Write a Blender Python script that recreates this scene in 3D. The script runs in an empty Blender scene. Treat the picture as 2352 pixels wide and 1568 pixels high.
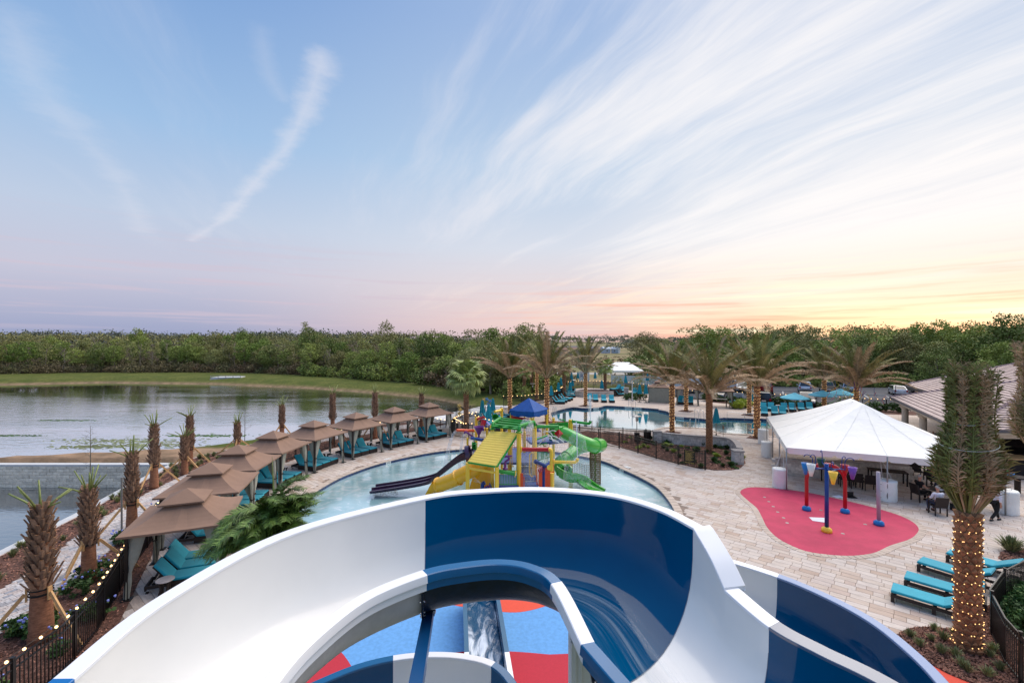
import bpy, math, random
import numpy as np
from mathutils import Vector, Matrix, Euler
from mathutils.geometry import tessellate_polygon
R = math.radians
rnd = random.Random(7)
sc = bpy.context.scene
COL = sc.collection
H = 8.4                       # eye height above the deck
FL = 1045.3                   # focal length in 1/2352ths of the frame width (16 mm on 36 mm)

# ------------------------------------------------------------------ camera
cam = bpy.data.cameras.new("camera"); cam.lens = 16.0; cam.sensor_width = 36.0
cam.clip_start = 0.05; cam.clip_end = 9000
camo = bpy.data.objects.new("camera", cam); COL.objects.link(camo)
camo.location = (0, 0, H); camo.rotation_euler = (R(90), 0, 0)
sc.camera = camo

# ------------------------------------------------------------------ world: dusk sky
SUN_AZ = R(43)                # clockwise from +Y, toward the glow on the right
w = bpy.data.worlds.new("World"); sc.world = w; w.use_nodes = True
wt = w.node_tree; wt.nodes.clear()
def lin(c):
 return tuple(((v / 12.92) if v <= .04045 else ((v + .055) / 1.055) ** 2.4) for v in c)
class NG:
 def __init__(s, t): s.t = t
 def n(s, typ, **kw):
  nd = s.t.nodes.new(typ)
  for k, v in kw.items():
   if k.startswith('i_'):
    nd.inputs[k[2:].replace('_', ' ')].default_value = v
   else: setattr(nd, k, v)
  return nd
 def l(s, a, b): s.t.links.new(a, b)
 def m(s, op, a, b=None, c=None, clamp=False):
  nd = s.t.nodes.new('ShaderNodeMath'); nd.operation = op; nd.use_clamp = clamp
  for i, v in enumerate((a, b, c)):
   if v is None: continue
   if isinstance(v, (int, float)): nd.inputs[i].default_value = v
   else: s.l(v, nd.inputs[i])
  return nd.outputs[0]
 def mr(s, v, a, b, c=0., d=1., smooth=True):
  nd = s.t.nodes.new('ShaderNodeMapRange'); nd.interpolation_type = 'SMOOTHSTEP' if smooth else 'LINEAR'
  s.l(v, nd.inputs[0])
  for i, x in enumerate((a, b, c, d)): nd.inputs[i + 1].default_value = x
  return nd.outputs[0]
 def ramp(s, v, stops):
  nd = s.t.nodes.new('ShaderNodeValToRGB'); cr = nd.color_ramp
  while len(cr.elements) < len(stops): cr.elements.new(0.5)
  for e, (p, c) in zip(cr.elements, stops):
   e.position = p; e.color = (*c[:3], 1)
  s.l(v, nd.inputs[0]); return nd.outputs[0]
 def mix(s, f, a, b, mode='MIX'):
  nd = s.t.nodes.new('ShaderNodeMix'); nd.data_type = 'RGBA'; nd.blend_type = mode
  for i, v in ((0, f), (6, a), (7, b)):
   if isinstance(v, (int, float)): nd.inputs[i].default_value = v
   elif isinstance(v, tuple): nd.inputs[i].default_value = (*v[:3], 1)
   else: s.l(v, nd.inputs[i])
  return nd.outputs[2]
 def noise(s, vec, scale, detail=4, rough=.55, dist=0., lac=2.):
  nd = s.t.nodes.new('ShaderNodeTexNoise')
  nd.inputs['Scale'].default_value = scale; nd.inputs['Detail'].default_value = detail
  nd.inputs['Roughness'].default_value = rough; nd.inputs['Distortion'].default_value = dist
  nd.inputs['Lacunarity'].default_value = lac
  if vec is not None: s.l(vec, nd.inputs['Vector'])
  return nd.outputs[0]
 def mapping(s, vec, loc=(0,0,0), rot=(0,0,0), scale=(1,1,1)):
  nd = s.t.nodes.new('ShaderNodeMapping')
  nd.inputs[1].default_value = loc; nd.inputs[2].default_value = rot; nd.inputs[3].default_value = scale
  s.l(vec, nd.inputs[0]); return nd.outputs[0]

g = NG(wt)
tc = g.n('ShaderNodeTexCoord').outputs['Generated']
sep = g.n('ShaderNodeSeparateXYZ'); g.l(tc, sep.inputs[0])
dx, dy, dz = sep.outputs
el = g.m('ABSOLUTE', dz)
hl = g.m('SQRT', g.m('ADD', g.m('MULTIPLY', dx, dx), g.m('ADD', g.m('MULTIPLY', dy, dy), 1e-5)))
sd = g.m('DIVIDE', g.m('ADD', g.m('MULTIPLY', dx, math.sin(SUN_AZ)), g.m('MULTIPLY', dy, math.cos(SUN_AZ))), hl)
cool = g.ramp(el, [(0, lin((.56, .60, .735))), (.05, lin((.665, .68, .78))), (.12, lin((.755, .755, .825))), (.22, lin((.72, .775, .86))),
     (.36, lin((.60, .725, .865))), (.58, lin((.465, .61, .81))), (1, lin((.44, .57, .77)))])
mid = g.ramp(el, [(0, lin((.85, .75, .765))), (.04, lin((.90, .79, .775))), (.10, lin((.875, .815, .82))), (.2, lin((.82, .84, .885))),
     (.36, lin((.70, .785, .88))), (.58, lin((.60, .70, .85))), (1, lin((.50, .62, .80)))])
warm = g.ramp(el, [(0, lin((.97, .70, .58))), (.02, lin((.985, .78, .63))), (.05, lin((.99, .88, .76))), (.10, lin((.985, .925, .875))),
     (.2, lin((.915, .91, .92))), (.35, lin((.80, .84, .90))), (.55, lin((.70, .765, .875))), (1, lin((.60, .69, .83)))])
c1 = g.mix(g.mr(sd, .15, .82), cool, mid)
base = g.mix(g.mr(sd, .80, 1.0), c1, warm)
# high thin cloud in a flat layer: streaks run toward a point on the horizon left of centre
den = g.m('MAXIMUM', g.m('ADD', dz, .055), .02)
px_ = g.m('DIVIDE', dx, den); py_ = g.m('DIVIDE', dy, den)
cv = g.n('ShaderNodeCombineXYZ'); g.l(px_, cv.inputs[0]); g.l(py_, cv.inputs[1])
VA = R(-22)
def rotated(a):
 u = g.m('ADD', g.m('MULTIPLY', px_, math.cos(a)), g.m('MULTIPLY', py_, math.sin(-a)))
 v = g.m('ADD', g.m('MULTIPLY', px_, math.sin(a)), g.m('MULTIPLY', py_, math.cos(a)))
 return u, v
u_, v_ = rotated(VA)
uv = g.n('ShaderNodeCombineXYZ'); g.l(u_, uv.inputs[0]); g.l(v_, uv.inputs[1])
warp = g.noise(uv.outputs[0], .55, 3, .5)
uw = g.m('ADD', u_, g.m('MULTIPLY', g.m('SUBTRACT', warp, .5), .55))
uvw = g.n('ShaderNodeCombineXYZ'); g.l(uw, uvw.inputs[0]); g.l(v_, uvw.inputs[1])
n1 = g.noise(g.mapping(uvw.outputs[0], scale=(1.0, .18, 1)), 1.35, 6, .58)
n2 = g.noise(g.mapping(uvw.outputs[0], loc=(4, 2, 0), scale=(1.0, .11, 1)), 4.2, 7, .66)
n3 = g.noise(g.mapping(uv.outputs[0], loc=(9, 1, 0), scale=(1, .45, 1)), .42, 3, .5)
st = g.m('ADD', g.m('MULTIPLY', n1, .62), g.m('MULTIPLY', n2, .38))
dens = g.m('ADD', st, g.m('MULTIPLY', g.m('SUBTRACT', n3, .5), .55))
dens = g.m('ADD', dens, g.m('MULTIPLY', g.m('SUBTRACT', sd, .70), .20))
cl = g.mr(dens, .44, .68)
fade = g.mr(el, .015, .10)
# two long wisps on the left
def wisp(pts, wd, amt):
 """pts: (tan azimuth, tan elevation) of the directions the wisp passes; distance measured on the cloud layer"""
 out = None
 P = []
 for ax, ey in pts:
  L = math.sqrt(ax*ax + 1 + ey*ey); d = (ax/L, 1/L, ey/L); q = d[2] + .055
  P.append((d[0]/q, d[1]/q))
 for (x0, y0), (x1, y1) in zip(P, P[1:]):
  ex, ey = x1-x0, y1-y0; LL = ex*ex+ey*ey
  ax_ = g.m('SUBTRACT', px_, x0); ay_ = g.m('SUBTRACT', py_, y0)
  t = g.m('DIVIDE', g.m('ADD', g.m('MULTIPLY', ax_, ex), g.m('MULTIPLY', ay_, ey)), LL, clamp=True)
  qx = g.m('SUBTRACT', ax_, g.m('MULTIPLY', t, ex)); qy = g.m('SUBTRACT', ay_, g.m('MULTIPLY', t, ey))
  d = g.m('SQRT', g.m('ADD', g.m('MULTIPLY', qx, qx), g.m('MULTIPLY', qy, qy)))
  out = d if out is None else g.m('MINIMUM', out, d)
 wn = g.noise(g.mapping(cv.outputs[0], scale=(1, 1, 1)), 3.0, 8, .68)
 out = g.m('ADD', out, g.m('MULTIPLY', g.m('SUBTRACT', wn, .5), wd * 2.6))
 return g.m('MULTIPLY', g.mr(out, wd, -wd * .25), amt)
def dpx(x, y): return ((x - 1176) / FL, (784 - y) / FL)
w1 = wisp([dpx(740, 130), dpx(715, 220), dpx(665, 330), dpx(585, 420), dpx(520, 500), dpx(440, 552)], .075, .5)
w2 = wisp([dpx(25, 40), dpx(80, 190), dpx(170, 290), dpx(265, 400), dpx(330, 530)], .12, .24)
w3 = wisp([dpx(600, 70), dpx(615, 170), dpx(650, 230)], .05, .14)
ws = g.m('MAXIMUM', w1, g.m('MAXIMUM', w2, w3))
amt = g.m('MULTIPLY', g.m('MULTIPLY', cl, fade), g.mr(sd, .1, .95, .25, .85))
amt = g.m('MAXIMUM', amt, ws)
ccol = g.mix(g.mr(sd, .55, 1.0), lin((.87, .87, .905)), lin((.97, .955, .95)))
ccol = g.mix(g.mr(el, .02, .22), g.mix(g.mr(sd, .35, .9), lin((.80, .75, .83)), lin((1, .87, .74))), ccol)
sky = g.mix(amt, base, ccol)
# warm streaks low over the horizon
lowv = g.n('ShaderNodeCombineXYZ'); g.l(g.m('MULTIPLY', g.m('ARCTAN2', dx, dy), 2.2), lowv.inputs[0]); g.l(g.m('MULTIPLY', dz, 62.), lowv.inputs[1])
ln = g.noise(lowv.outputs[0], 1.2, 6, .6)
lowm = g.m('MULTIPLY', g.m('MULTIPLY', g.mr(ln, .50, .64), g.mr(el, .17, .03)), g.mr(sd, .55, .95))
sky = g.mix(g.m('MULTIPLY', lowm, .75), sky, lin((.97, .69, .60)))
lowb = g.m('MULTIPLY', g.m('MULTIPLY', g.mr(ln, .49, .33), g.mr(el, .20, .02)), g.mr(sd, .75, .99))
sky = g.mix(g.m('MULTIPLY', lowb, .8), sky, lin((1, .985, .86)))
# glow where the sun has gone down
mauve = g.m('MULTIPLY', g.m('MULTIPLY', g.mr(ln, .50, .64), g.m('MULTIPLY', g.mr(el, .24, .08), g.mr(el, .0, .05))), g.mr(sd, .8, .4))
sky = g.mix(g.m('MULTIPLY', mauve, .55), sky, lin((.80, .735, .79)))
gl = g.m('MULTIPLY', g.mr(sd, .955, 1.0), g.mr(el, .10, .01))
sky = g.mix(1.0, sky, g.mix(gl, (0, 0, 0), (.38, .27, .12)), 'ADD')
nish = g.n('ShaderNodeTexSky'); nish.sky_type = 'NISHITA'; nish.sun_disc = False
nish.sun_elevation = R(3); nish.sun_rotation = SUN_AZ; nish.altitude = 20
bg1 = g.n('ShaderNodeBackground'); g.l(sky, bg1.inputs[0]); bg1.inputs[1].default_value = 1.0
bg2 = g.n('ShaderNodeBackground'); g.l(nish.outputs[0], bg2.inputs[0]); bg2.inputs[1].default_value = .003
ad = g.n('ShaderNodeAddShader'); g.l(bg1.outputs[0], ad.inputs[0]); g.l(bg2.outputs[0], ad.inputs[1])
wo = g.n('ShaderNodeOutputWorld'); g.l(ad.outputs[0], wo.inputs[0])
w.cycles.sampling_method = 'MANUAL'; w.cycles.sample_map_resolution = 512

# ------------------------------------------------------------------ one soft warm sun (glow of the west sky)
sl = bpy.data.lights.new("sun", 'SUN'); sl.energy = 3.2; sl.angle = R(70); sl.color = (1.0, .90, .79)
so = bpy.data.objects.new("sun", sl); COL.objects.link(so)
SE = R(57)
sdir = Vector((math.sin(SUN_AZ)*math.cos(SE), math.cos(SUN_AZ)*math.cos(SE), math.sin(SE)))
so.rotation_euler = sdir.to_track_quat('Z', 'Y').to_euler()
sc.view_settings.view_transform = 'Standard'; sc.view_settings.look = 'None'
sc.view_settings.exposure = 0.13; sc.view_settings.gamma = 1.0; sc.view_settings.use_curve_mapping = False
sc.cycles.max_bounces = 6; sc.cycles.transparent_max_bounces = 12
sc.cycles.sample_clamp_indirect = 6.0
try: sc.cycles.use_denoising = True
except Exception: pass

# ------------------------------------------------------------------ helpers
def W(px, py, z=0.):
 """point on the level z seen at that place of the photograph"""
 Y = (H - z) * FL / (py - 784.)
 return Vector(((px - 1176.) * Y / FL, Y, z))
def P(px, py, Y):
 return Vector(((px - 1176.) * Y / FL, Y, H - (py - 784.) * Y / FL))
def cA(x, y): return (1033.6 + x*.09157, 890.0 + y*.09157)
def cB(x, y): return (1033.6 + x*.09157, 1022.1 + y*.09157)
def cC(x, y): return (1205.9 + x*.09278, 890.0 + y*.09278)
def cD(x, y): return (1205.9 + x*.09278, 1022.1 + y*.09278)
def cE(x, y): return (803.9 + x*.2686, 890. + y*.2686)
def cF(x, y): return (1665.2 + x*.29198, 890. + y*.29198)
def cG(x, y): return (2009.8 + x*.2128, 1234.6 + y*.2128)
def cI(x, y): return (1033.6 + x*.1831, 717.8 + y*.1831)
def cJ(x, y): return (1378.1 + x*.2197, 717.8 + y*.2197)
def cK(x, y): return (1780.1 + x*.2432, 689. + y*.2432)

def mat(name, col, rough=.6, metal=0., var=.12, vscale=3., bump=0., bscale=20., coord='pos', col2=None, spec=None,
  trans=0., ior=None, coat=0., emis=None, estr=0., obj=0., tone=0., alpha=None, sss=0., detail=4, stretch=None, sheen=0.):
 m = bpy.data.materials.new(name); m.use_nodes = True
 t = m.node_tree; b = t.nodes['Principled BSDF']; G = NG(t)
 c = lin(col) if True else col
 if coord == 'pos': vec = G.n('ShaderNodeNewGeometry').outputs['Position']
 else: vec = G.n('ShaderNodeTexCoord').outputs['Object']
 if stretch: vec = G.mapping(vec, scale=stretch)
 out = None
 if var > 0 or col2:
  n = G.noise(vec, vscale, detail, .6)
  f = G.mr(n, .3, .7)
  a = lin(col2) if col2 else tuple(v * (1 - var) for v in c)
  bb = c if col2 else tuple(min(1, v * (1 + var)) for v in c)
  out = G.mix(f, a, bb)
 if tone > 0:
  at = G.n('ShaderNodeAttribute', attribute_name='tone')
  f = G.mr(at.outputs['Fac'], 0, 1, 1 - tone, 1 + tone, False)
  out = G.mix(1., out if out is not None else c, G_col(G, f), 'MULTIPLY')
 if obj > 0:
  oi = G.n('ShaderNodeObjectInfo').outputs['Random']
  f = G.mr(oi, 0, 1, 1 - obj, 1 + obj, False)
  out = G.mix(1., out if out is not None else c, G_col(G, f), 'MULTIPLY')
 if out is not None: G.l(out, b.inputs['Base Color'])
 else: b.inputs['Base Color'].default_value = (*c, 1)
 b.inputs['Roughness'].default_value = rough; b.inputs['Metallic'].default_value = metal
 if spec is not None: b.inputs['Specular IOR Level'].default_value = spec
 if ior: b.inputs['IOR'].default_value = ior
 if trans: b.inputs['Transmission Weight'].default_value = trans
 if coat: b.inputs['Coat Weight'].default_value = coat; b.inputs['Coat Roughness'].default_value = .08
 if sheen: b.inputs['Sheen Weight'].default_value = sheen
 if alpha is not None: b.inputs['Alpha'].default_value = alpha
 if emis: b.inputs['Emission Color'].default_value = (*emis, 1); b.inputs['Emission Strength'].default_value = estr; m.cycles.emission_sampling = 'NONE'
 if bump > 0:
  bn = G.n('ShaderNodeBump'); bn.inputs['Strength'].default_value = 1.; bn.inputs['Distance'].default_value = bump
  G.l(G.noise(vec, bscale, 5, .6), bn.inputs['Height']); G.l(bn.outputs[0], b.inputs['Normal'])
 return m
def G_col(G, f):
 c = G.n('ShaderNodeCombineColor')
 for i in range(3): G.l(f, c.inputs[i])
 return c.outputs[0]

class MB:
 def __init__(s): s.v = []; s.f = []; s.t = []; s.tone = None
 def add(s, vs, fs, tone=None):
  b = len(s.v); n0 = len(s.f); s.v.extend([tuple(v) for v in vs]); s.f.extend([tuple(i + b for i in f) for f in fs])
  if tone is not None:
   if not s.tone: s.t = [.5] * n0; s.tone = True
   s.t.extend([tone] * len(fs))
  elif s.tone: s.t.extend([.5] * len(fs))
  return s
 def box(s, c, size, rz=0., tone=None, M=None):
  x, y, z = size[0]/2, size[1]/2, size[2]/2
  vs = [(-x,-y,-z),(x,-y,-z),(x,y,-z),(-x,y,-z),(-x,-y,z),(x,-y,z),(x,y,z),(-x,y,z)]
  if M is not None: vs = [Vector(c) + M @ Vector(v) for v in vs]
  else:
   ca, sa = math.cos(rz), math.sin(rz)
   vs = [(c[0]+v[0]*ca-v[1]*sa, c[1]+v[0]*sa+v[1]*ca, c[2]+v[2]) for v in vs]
  return s.add(vs, [(0,3,2,1),(4,5,6,7),(0,1,5,4),(1,2,6,5),(2,3,7,6),(3,0,4,7)], tone)
 def bar(s, a, b, wd, th, up=(0,0,1), tone=None):
  """box beam from a to b"""
  a, b = Vector(a), Vector(b); d = b - a; L = d.length
  if L < 1e-6: return s
  x = d / L; u = Vector(up)
  if abs(x.dot(u)) > .98: u = Vector((1, 0, 0))
  y = u.cross(x).normalized(); z = x.cross(y)
  M = Matrix((x, y, z)).transposed()
  return s.box((a + b) / 2, (L, wd, th), tone=tone, M=M)
 def tube(s, pts, r, n=8, cap=True, closed=False, tone=None):
  pts = [Vector(p) for p in pts]; k = len(pts)
  rs = r if isinstance(r, (list, tuple)) else [r] * k
  vs = []; prev = None
  for i, p in enumerate(pts):
   if closed: d = pts[(i+1) % k] - pts[i-1]
   else: d = pts[min(i+1, k-1)] - pts[max(i-1, 0)]
   if d.length < 1e-9: d = Vector((0, 0, 1))
   d.normalize()
   if prev is None:
    u = Vector((0, 0, 1)) if abs(d.z) < .9 else Vector((1, 0, 0))
    a = d.cross(u).normalized()
   else:
    a = (prev - d * prev.dot(d))
    a = a.normalized() if a.length > 1e-6 else d.orthogonal().normalized()
   prev = a; b = d.cross(a)
   for j in range(n):
    t = 2*math.pi*j/n
    vs.append(p + (a*math.cos(t) + b*math.sin(t)) * rs[i])
  fs = []
  for i in range(k if closed else k-1):
   i2 = (i+1) % k
   for j in range(n):
    j2 = (j+1) % n
    fs.append((i*n+j, i*n+j2, i2*n+j2, i2*n+j))
  if cap and not closed:
   fs.append(tuple(range(n-1, -1, -1))); fs.append(tuple((k-1)*n + j for j in range(n)))
  return s.add(vs, fs, tone)
 def lathe(s, prof, c=(0,0,0), n=16, sx=1., sy=1., cap=True, a0=0., M=None, tone=None):
  vs = []; k = len(prof)
  for r, z in prof:
   for j in range(n):
    t = a0 + 2*math.pi*j/n; v = Vector((r*math.cos(t)*sx, r*math.sin(t)*sy, z))
    vs.append(Vector(c) + (M @ v if M is not None else v))
  fs = []
  for i in range(k-1):
   for j in range(n):
    j2 = (j+1) % n; fs.append((i*n+j, i*n+j2, (i+1)*n+j2, (i+1)*n+j))
  if cap:
   if prof[0][0] > 1e-5: fs.append(tuple(range(n-1, -1, -1)))
   if prof[-1][0] > 1e-5: fs.append(tuple((k-1)*n + j for j in range(n)))
  return s.add(vs, fs, tone)
 def prism(s, poly, z0, z1, bottom=True, holes=()):
  polys = [[Vector((p[0], p[1], 0)) for p in q] for q in [poly] + list(holes)]
  flat = [v for q in polys for v in q]; n = len(flat)
  tris = tessellate_polygon(polys)
  vs = [(v.x, v.y, z1) for v in flat] + [(v.x, v.y, z0) for v in flat]
  fs = []
  for t in tris:
   a, b, c = flat[t[0]], flat[t[1]], flat[t[2]]
   up = (b-a).cross(c-a).z > 0
   tt = t if up else (t[0], t[2], t[1])
   fs.append(tuple(tt))
   if bottom: fs.append((tt[0]+n, tt[2]+n, tt[1]+n))
  o = 0
  for q in polys:
   k = len(q)
   for i in range(k):
    i2 = (i+1) % k
    fs.append((o+i, o+i+n, o+i2+n, o+i2))
   o += k
  return s.add(vs, fs)
 def quad(s, a, b, c, d, tone=None): return s.add([a, b, c, d], [(0, 1, 2, 3)], tone)
 def sphere(s, c, r, n=8, sz=1., sx=1., sy=1., tone=None):
  k = max(3, n//2 + 1)
  prof = [(max(1e-4, r*math.sin(math.pi*i/k)), -r*sz*math.cos(math.pi*i/k)) for i in range(k+1)]
  return s.lathe(prof, c, n, cap=False, sx=sx, sy=sy, tone=tone)
 def mesh(s, name, smooth=False):
  me = bpy.data.meshes.new(name); me.from_pydata(s.v, [], s.f); me.update()
  if s.tone:
   at = me.attributes.new('tone', 'FLOAT', 'FACE'); at.data.foreach_set('value', s.t)
  if smooth:
   me.polygons.foreach_set('use_smooth', [True] * len(me.polygons))
  return me
 def build(s, name, m, parent=None, smooth=False, world=False, loc=None, rz=0., auto=None, kind=None):
  if world and parent is not None:
   pl = parent.matrix_world.translation if False else Vector(parent.location)
   if parent.parent: pl = pl + Vector(parent.parent.location)
   s.v = [(v[0]-pl.x, v[1]-pl.y, v[2]-pl.z) for v in s.v]
  me = s.mesh(name, smooth)
  if auto is not None and smooth:
   try: me.set_sharp_from_angle(angle=R(auto))
   except Exception: pass
  return obj(name, me, m, parent, loc, rz, kind)
def obj(name, me, m=None, parent=None, loc=None, rz=0., kind=None, rot=None, scale=None):
 if m is not None and not me.materials: me.materials.append(m)
 o = bpy.data.objects.new(name, me); COL.objects.link(o)
 if parent is not None: o.parent = parent
 if loc is not None: o.location = loc
 if rot is not None: o.rotation_euler = rot
 elif rz: o.rotation_euler = (0, 0, rz)
 if scale is not None: o.scale = scale
 if kind: o['kind'] = kind
 return o
def tag(o, label, cat, group=None):
 o['label'] = label; o['category'] = cat
 if group: o['group'] = group
 return o
def thing(name, label, cat, loc=(0,0,0), rz=0., group=None):
 o = bpy.data.objects.new(name, None); COL.objects.link(o); o.empty_display_size = .2
 o.location = loc; o.rotation_euler = (0, 0, rz)
 return tag(o, label, cat, group)
def struct(o, label=None):
 o['kind'] = 'structure'
 if label: o['label'] = label
 return o
def kids(o): return [c for c in o.children]
def dup(root, loc, rz=0., label=None, group=None, scale=None, skip=(), mats=None):
 def cp(o, par):
  c = o.copy(); COL.objects.link(c)
  if par is not None: c.parent = par
  for ch in KID.get(o.name, None) or list(o.children):
   if ch.name.split('.')[0] in skip: continue
   cp(ch, c)
  return c
 r = cp(root, None); r.location = loc; r.rotation_euler = (0, 0, rz)
 if scale is not None: r.scale = scale if not isinstance(scale, (int, float)) else (scale,)*3
 if label: r['label'] = label
 if group: r['group'] = group
 return r
KID = {}
def text_mesh(s, size, mname='lettering', ext=.002, align='CENTER'):
 cu = bpy.data.curves.new(mname, 'FONT'); cu.body = s; cu.size = size; cu.extrude = ext; cu.align_x = align; cu.align_y = 'CENTER'
 cu.resolution_u = 2
 o = bpy.data.objects.new('tmp', cu); COL.objects.link(o)
 dg = bpy.context.evaluated_depsgraph_get()
 me = bpy.data.meshes.new_from_object(o.evaluated_get(dg)); bpy.data.objects.remove(o); me.name = mname
 me.materials.clear()
 return me
def catmull(pts, n=6, closed=False):
 pts = [Vector(p) for p in pts]; k = len(pts); out = []
 rng = range(k) if closed else range(k-1)
 for i in rng:
  if closed: a, b, c, d = pts[i-1], pts[i], pts[(i+1) % k], pts[(i+2) % k]
  else: a, b, c, d = pts[max(i-1, 0)], pts[i], pts[i+1], pts[min(i+2, k-1)]
  for j in range(n):
   t = j/n
   out.append(.5*((2*b) + (-a+c)*t + (2*a-5*b+4*c-d)*t*t + (-a+3*b-3*c+d)*t*t*t))
 if not closed: out.append(pts[-1])
 return out
def inpoly(x, y, poly):
 c = False; j = len(poly)-1
 for i in range(len(poly)):
  xi, yi = poly[i][0], poly[i][1]; xj, yj = poly[j][0], poly[j][1]
  if (yi > y) != (yj > y) and x < (xj-xi)*(y-yi)/(yj-yi)+xi: c = not c
  j = i
 return c
def np_in(X, Y, poly):
 c = np.zeros(X.shape, bool); j = len(poly)-1
 for i in range(len(poly)):
  xi, yi = poly[i][0], poly[i][1]; xj, yj = poly[j][0], poly[j][1]
  if yi != yj:
   c ^= ((yi > Y) != (yj > Y)) & (X < (xj-xi)*(Y-yi)/(yj-yi)+xi)
  j = i
 return c
def np_dist(X, Y, poly):
 d = np.full(X.shape, 1e9)
 for i in range(len(poly)):
  a, b = poly[i-1], poly[i]
  ex, ey = b[0]-a[0], b[1]-a[1]; LL = ex*ex+ey*ey+1e-9
  t = np.clip(((X-a[0])*ex+(Y-a[1])*ey)/LL, 0, 1)
  d = np.minimum(d, np.hypot(X-a[0]-t*ex, Y-a[1]-t*ey))
 return d
def offset(poly, d):
 """offset a closed loop outward (d>0) for a counter-clockwise loop"""
 k = len(poly); A = sum(poly[i-1][0]*poly[i][1]-poly[i][0]*poly[i-1][1] for i in range(k))
 sgn = 1 if A > 0 else -1; out = []
 for i in range(k):
  a, b = Vector(poly[i-1][:2]), Vector(poly[(i+1) % k][:2])
  t = (b-a).normalized(); n = Vector((t.y, -t.x)) * sgn
  out.append((poly[i][0]+n.x*d, poly[i][1]+n.y*d))
 return out
def at_along(poly, closed, step, start=0.):
 """points every step metres along a polyline: (point, direction)"""
 out = []; acc = start; n = len(poly)
 seg = list(zip(poly, poly[1:])) + ([(poly[-1], poly[0])] if closed else [])
 d0 = 0.
 for a, b in seg:
  a, b = Vector(a), Vector(b); L = (b-a).length
  if L < 1e-6: continue
  while acc <= d0 + L:
   out.append((a + (b-a)*((acc-d0)/L), (b-a)/L)); acc += step
  d0 += L
 return out
# ------------------------------------------------------------------ materials
M = {}
M['white_gel'] = mat('white_gelcoat', (.925, .915, .895), .22, var=.035, vscale=.5, coat=.3)
M['blue_gel'] = mat('blue_gelcoat', (.0, .30, .46), .06, var=.06, vscale=.9, spec=.22)
M['blue_rough'] = mat('blue_fiberglass_back', (.03, .13, .24), .38, var=.2, vscale=9, bump=.004, bscale=18)
M['white_rough'] = mat('white_fiberglass_back', (.78, .76, .76), .5, var=.05, vscale=7, bump=.003, bscale=22)
M['blue_steel'] = mat('blue_painted_steel', (.03, .27, .46), .28, var=.08, vscale=2)
M['black_metal'] = mat('black_metal', (.055, .05, .05), .35, var=.1, spec=.6)
M['teal'] = mat('teal_cushion', (.06, .62, .70), .75, var=.05, vscale=6, obj=.08, coord='obj', sheen=.2)
M['wicker'] = mat('dark_wicker', (.165, .125, .115), .6, var=.35, vscale=60, bump=.004, bscale=90, coord='obj')
M['canopy'] = mat('tan_canopy_cloth', (.545, .43, .36), .85, var=.06, vscale=1.5, bump=.01, bscale=2.2, obj=.03)
M['curtain'] = mat('sage_curtain', (.58, .58, .53), .9, var=.08, vscale=5, sheen=.2)
M['bronze'] = mat('bronze_post', (.13, .105, .095), .45, var=.1)
M['marble'] = mat('marble_table_top', (.72, .68, .67), .35, var=.18, vscale=4, stretch=(1, 5, 1), coord='obj')
M['trunk'] = mat('palm_trunk', (.62, .42, .31), .95, var=.3, vscale=7, bump=.03, bscale=26, stretch=(1, 1, 3.4))
M['boot'] = mat('palm_boot', (.56, .44, .355), .9, var=.32, vscale=9, coord='pos', tone=.35)
M['datetrunk'] = mat('date_trunk', (.58, .41, .29), .9, var=.3, vscale=8, tone=.3)
M['cutface'] = mat('cut_palm_base', (.70, .50, .34), .85, var=.2, vscale=12)
M['stub'] = mat('green_stub', (.50, .54, .30), .6, var=.25, vscale=6)
M['lumber'] = mat('pine_lumber', (.84, .66, .45), .75, var=.14, vscale=5, stretch=(3, 3, .6))
M['frond_g'] = mat('green_frond', (.45, .47, .23), .6, var=.3, vscale=2, tone=.3, obj=.2)
M['frond_d'] = mat('dry_frond', (.68, .57, .44), .8, var=.22, vscale=3, tone=.25, obj=.15)
M['frond_b'] = mat('brown_green_frond', (.52, .49, .29), .75, var=.35, vscale=1.2, tone=.3, obj=.2)
M['frond_deep'] = mat('deep_green_frond', (.38, .48, .20), .5, var=.35, vscale=3, tone=.4, spec=.5)
M['fan'] = mat('fan_leaf', (.62, .66, .37), .6, var=.25, vscale=2, tone=.3, obj=.15)
M['bulb'] = mat('warm_bulb', (1, .85, .6), .4, var=0, emis=(1, .56, .20), estr=2.2)
M['bulb3'] = mat('far_bulb', (1, .85, .6), .4, var=0, emis=(1, .58, .22), estr=1.5)
M['bulb2'] = mat('string_bulb', (1, .85, .6), .4, var=0, emis=(1, .62, .26), estr=3.6)
M['wire'] = mat('black_wire', (.04, .045, .04), .6, var=0)
M['yellow'] = mat('yellow_paint', (1., .80, .24), .35, var=.04, vscale=3)
M['yellow_fg'] = mat('yellow_fiberglass', (.94, .69, .05), .25, var=.05, vscale=2, coat=.2)
M['yellow_roof'] = mat('yellow_roof_panel', (1., .85, .37), .5, var=.03)
M['green_fg'] = mat('green_fiberglass', (.30, .70, .25), .22, var=.06, vscale=2, coat=.3)
M['green'] = mat('green_paint', (.16, .60, .22), .35, var=.05)
M['purple'] = mat('dark_purple_fiberglass', (.22, .12, .24), .22, var=.1, vscale=2, coat=.3)
M['purple2'] = mat('purple_paint', (.45, .16, .50), .35, var=.05)
M['red'] = mat('red_paint', (.72, .07, .10), .32, var=.05)
M['orange'] = mat('orange_paint', (.88, .30, .08), .35, var=.06)
M['blue'] = mat('blue_paint', (.02, .22, .52), .28, var=.06)
M['skyblue'] = mat('bright_blue_plastic', (.08, .47, .75), .3, var=.05)
M['lav'] = mat('lavender_paint', (.60, .62, .85), .35, var=.04)
M['greypost'] = mat('lilac_grey_post', (.66, .62, .67), .4, var=.03)
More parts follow.
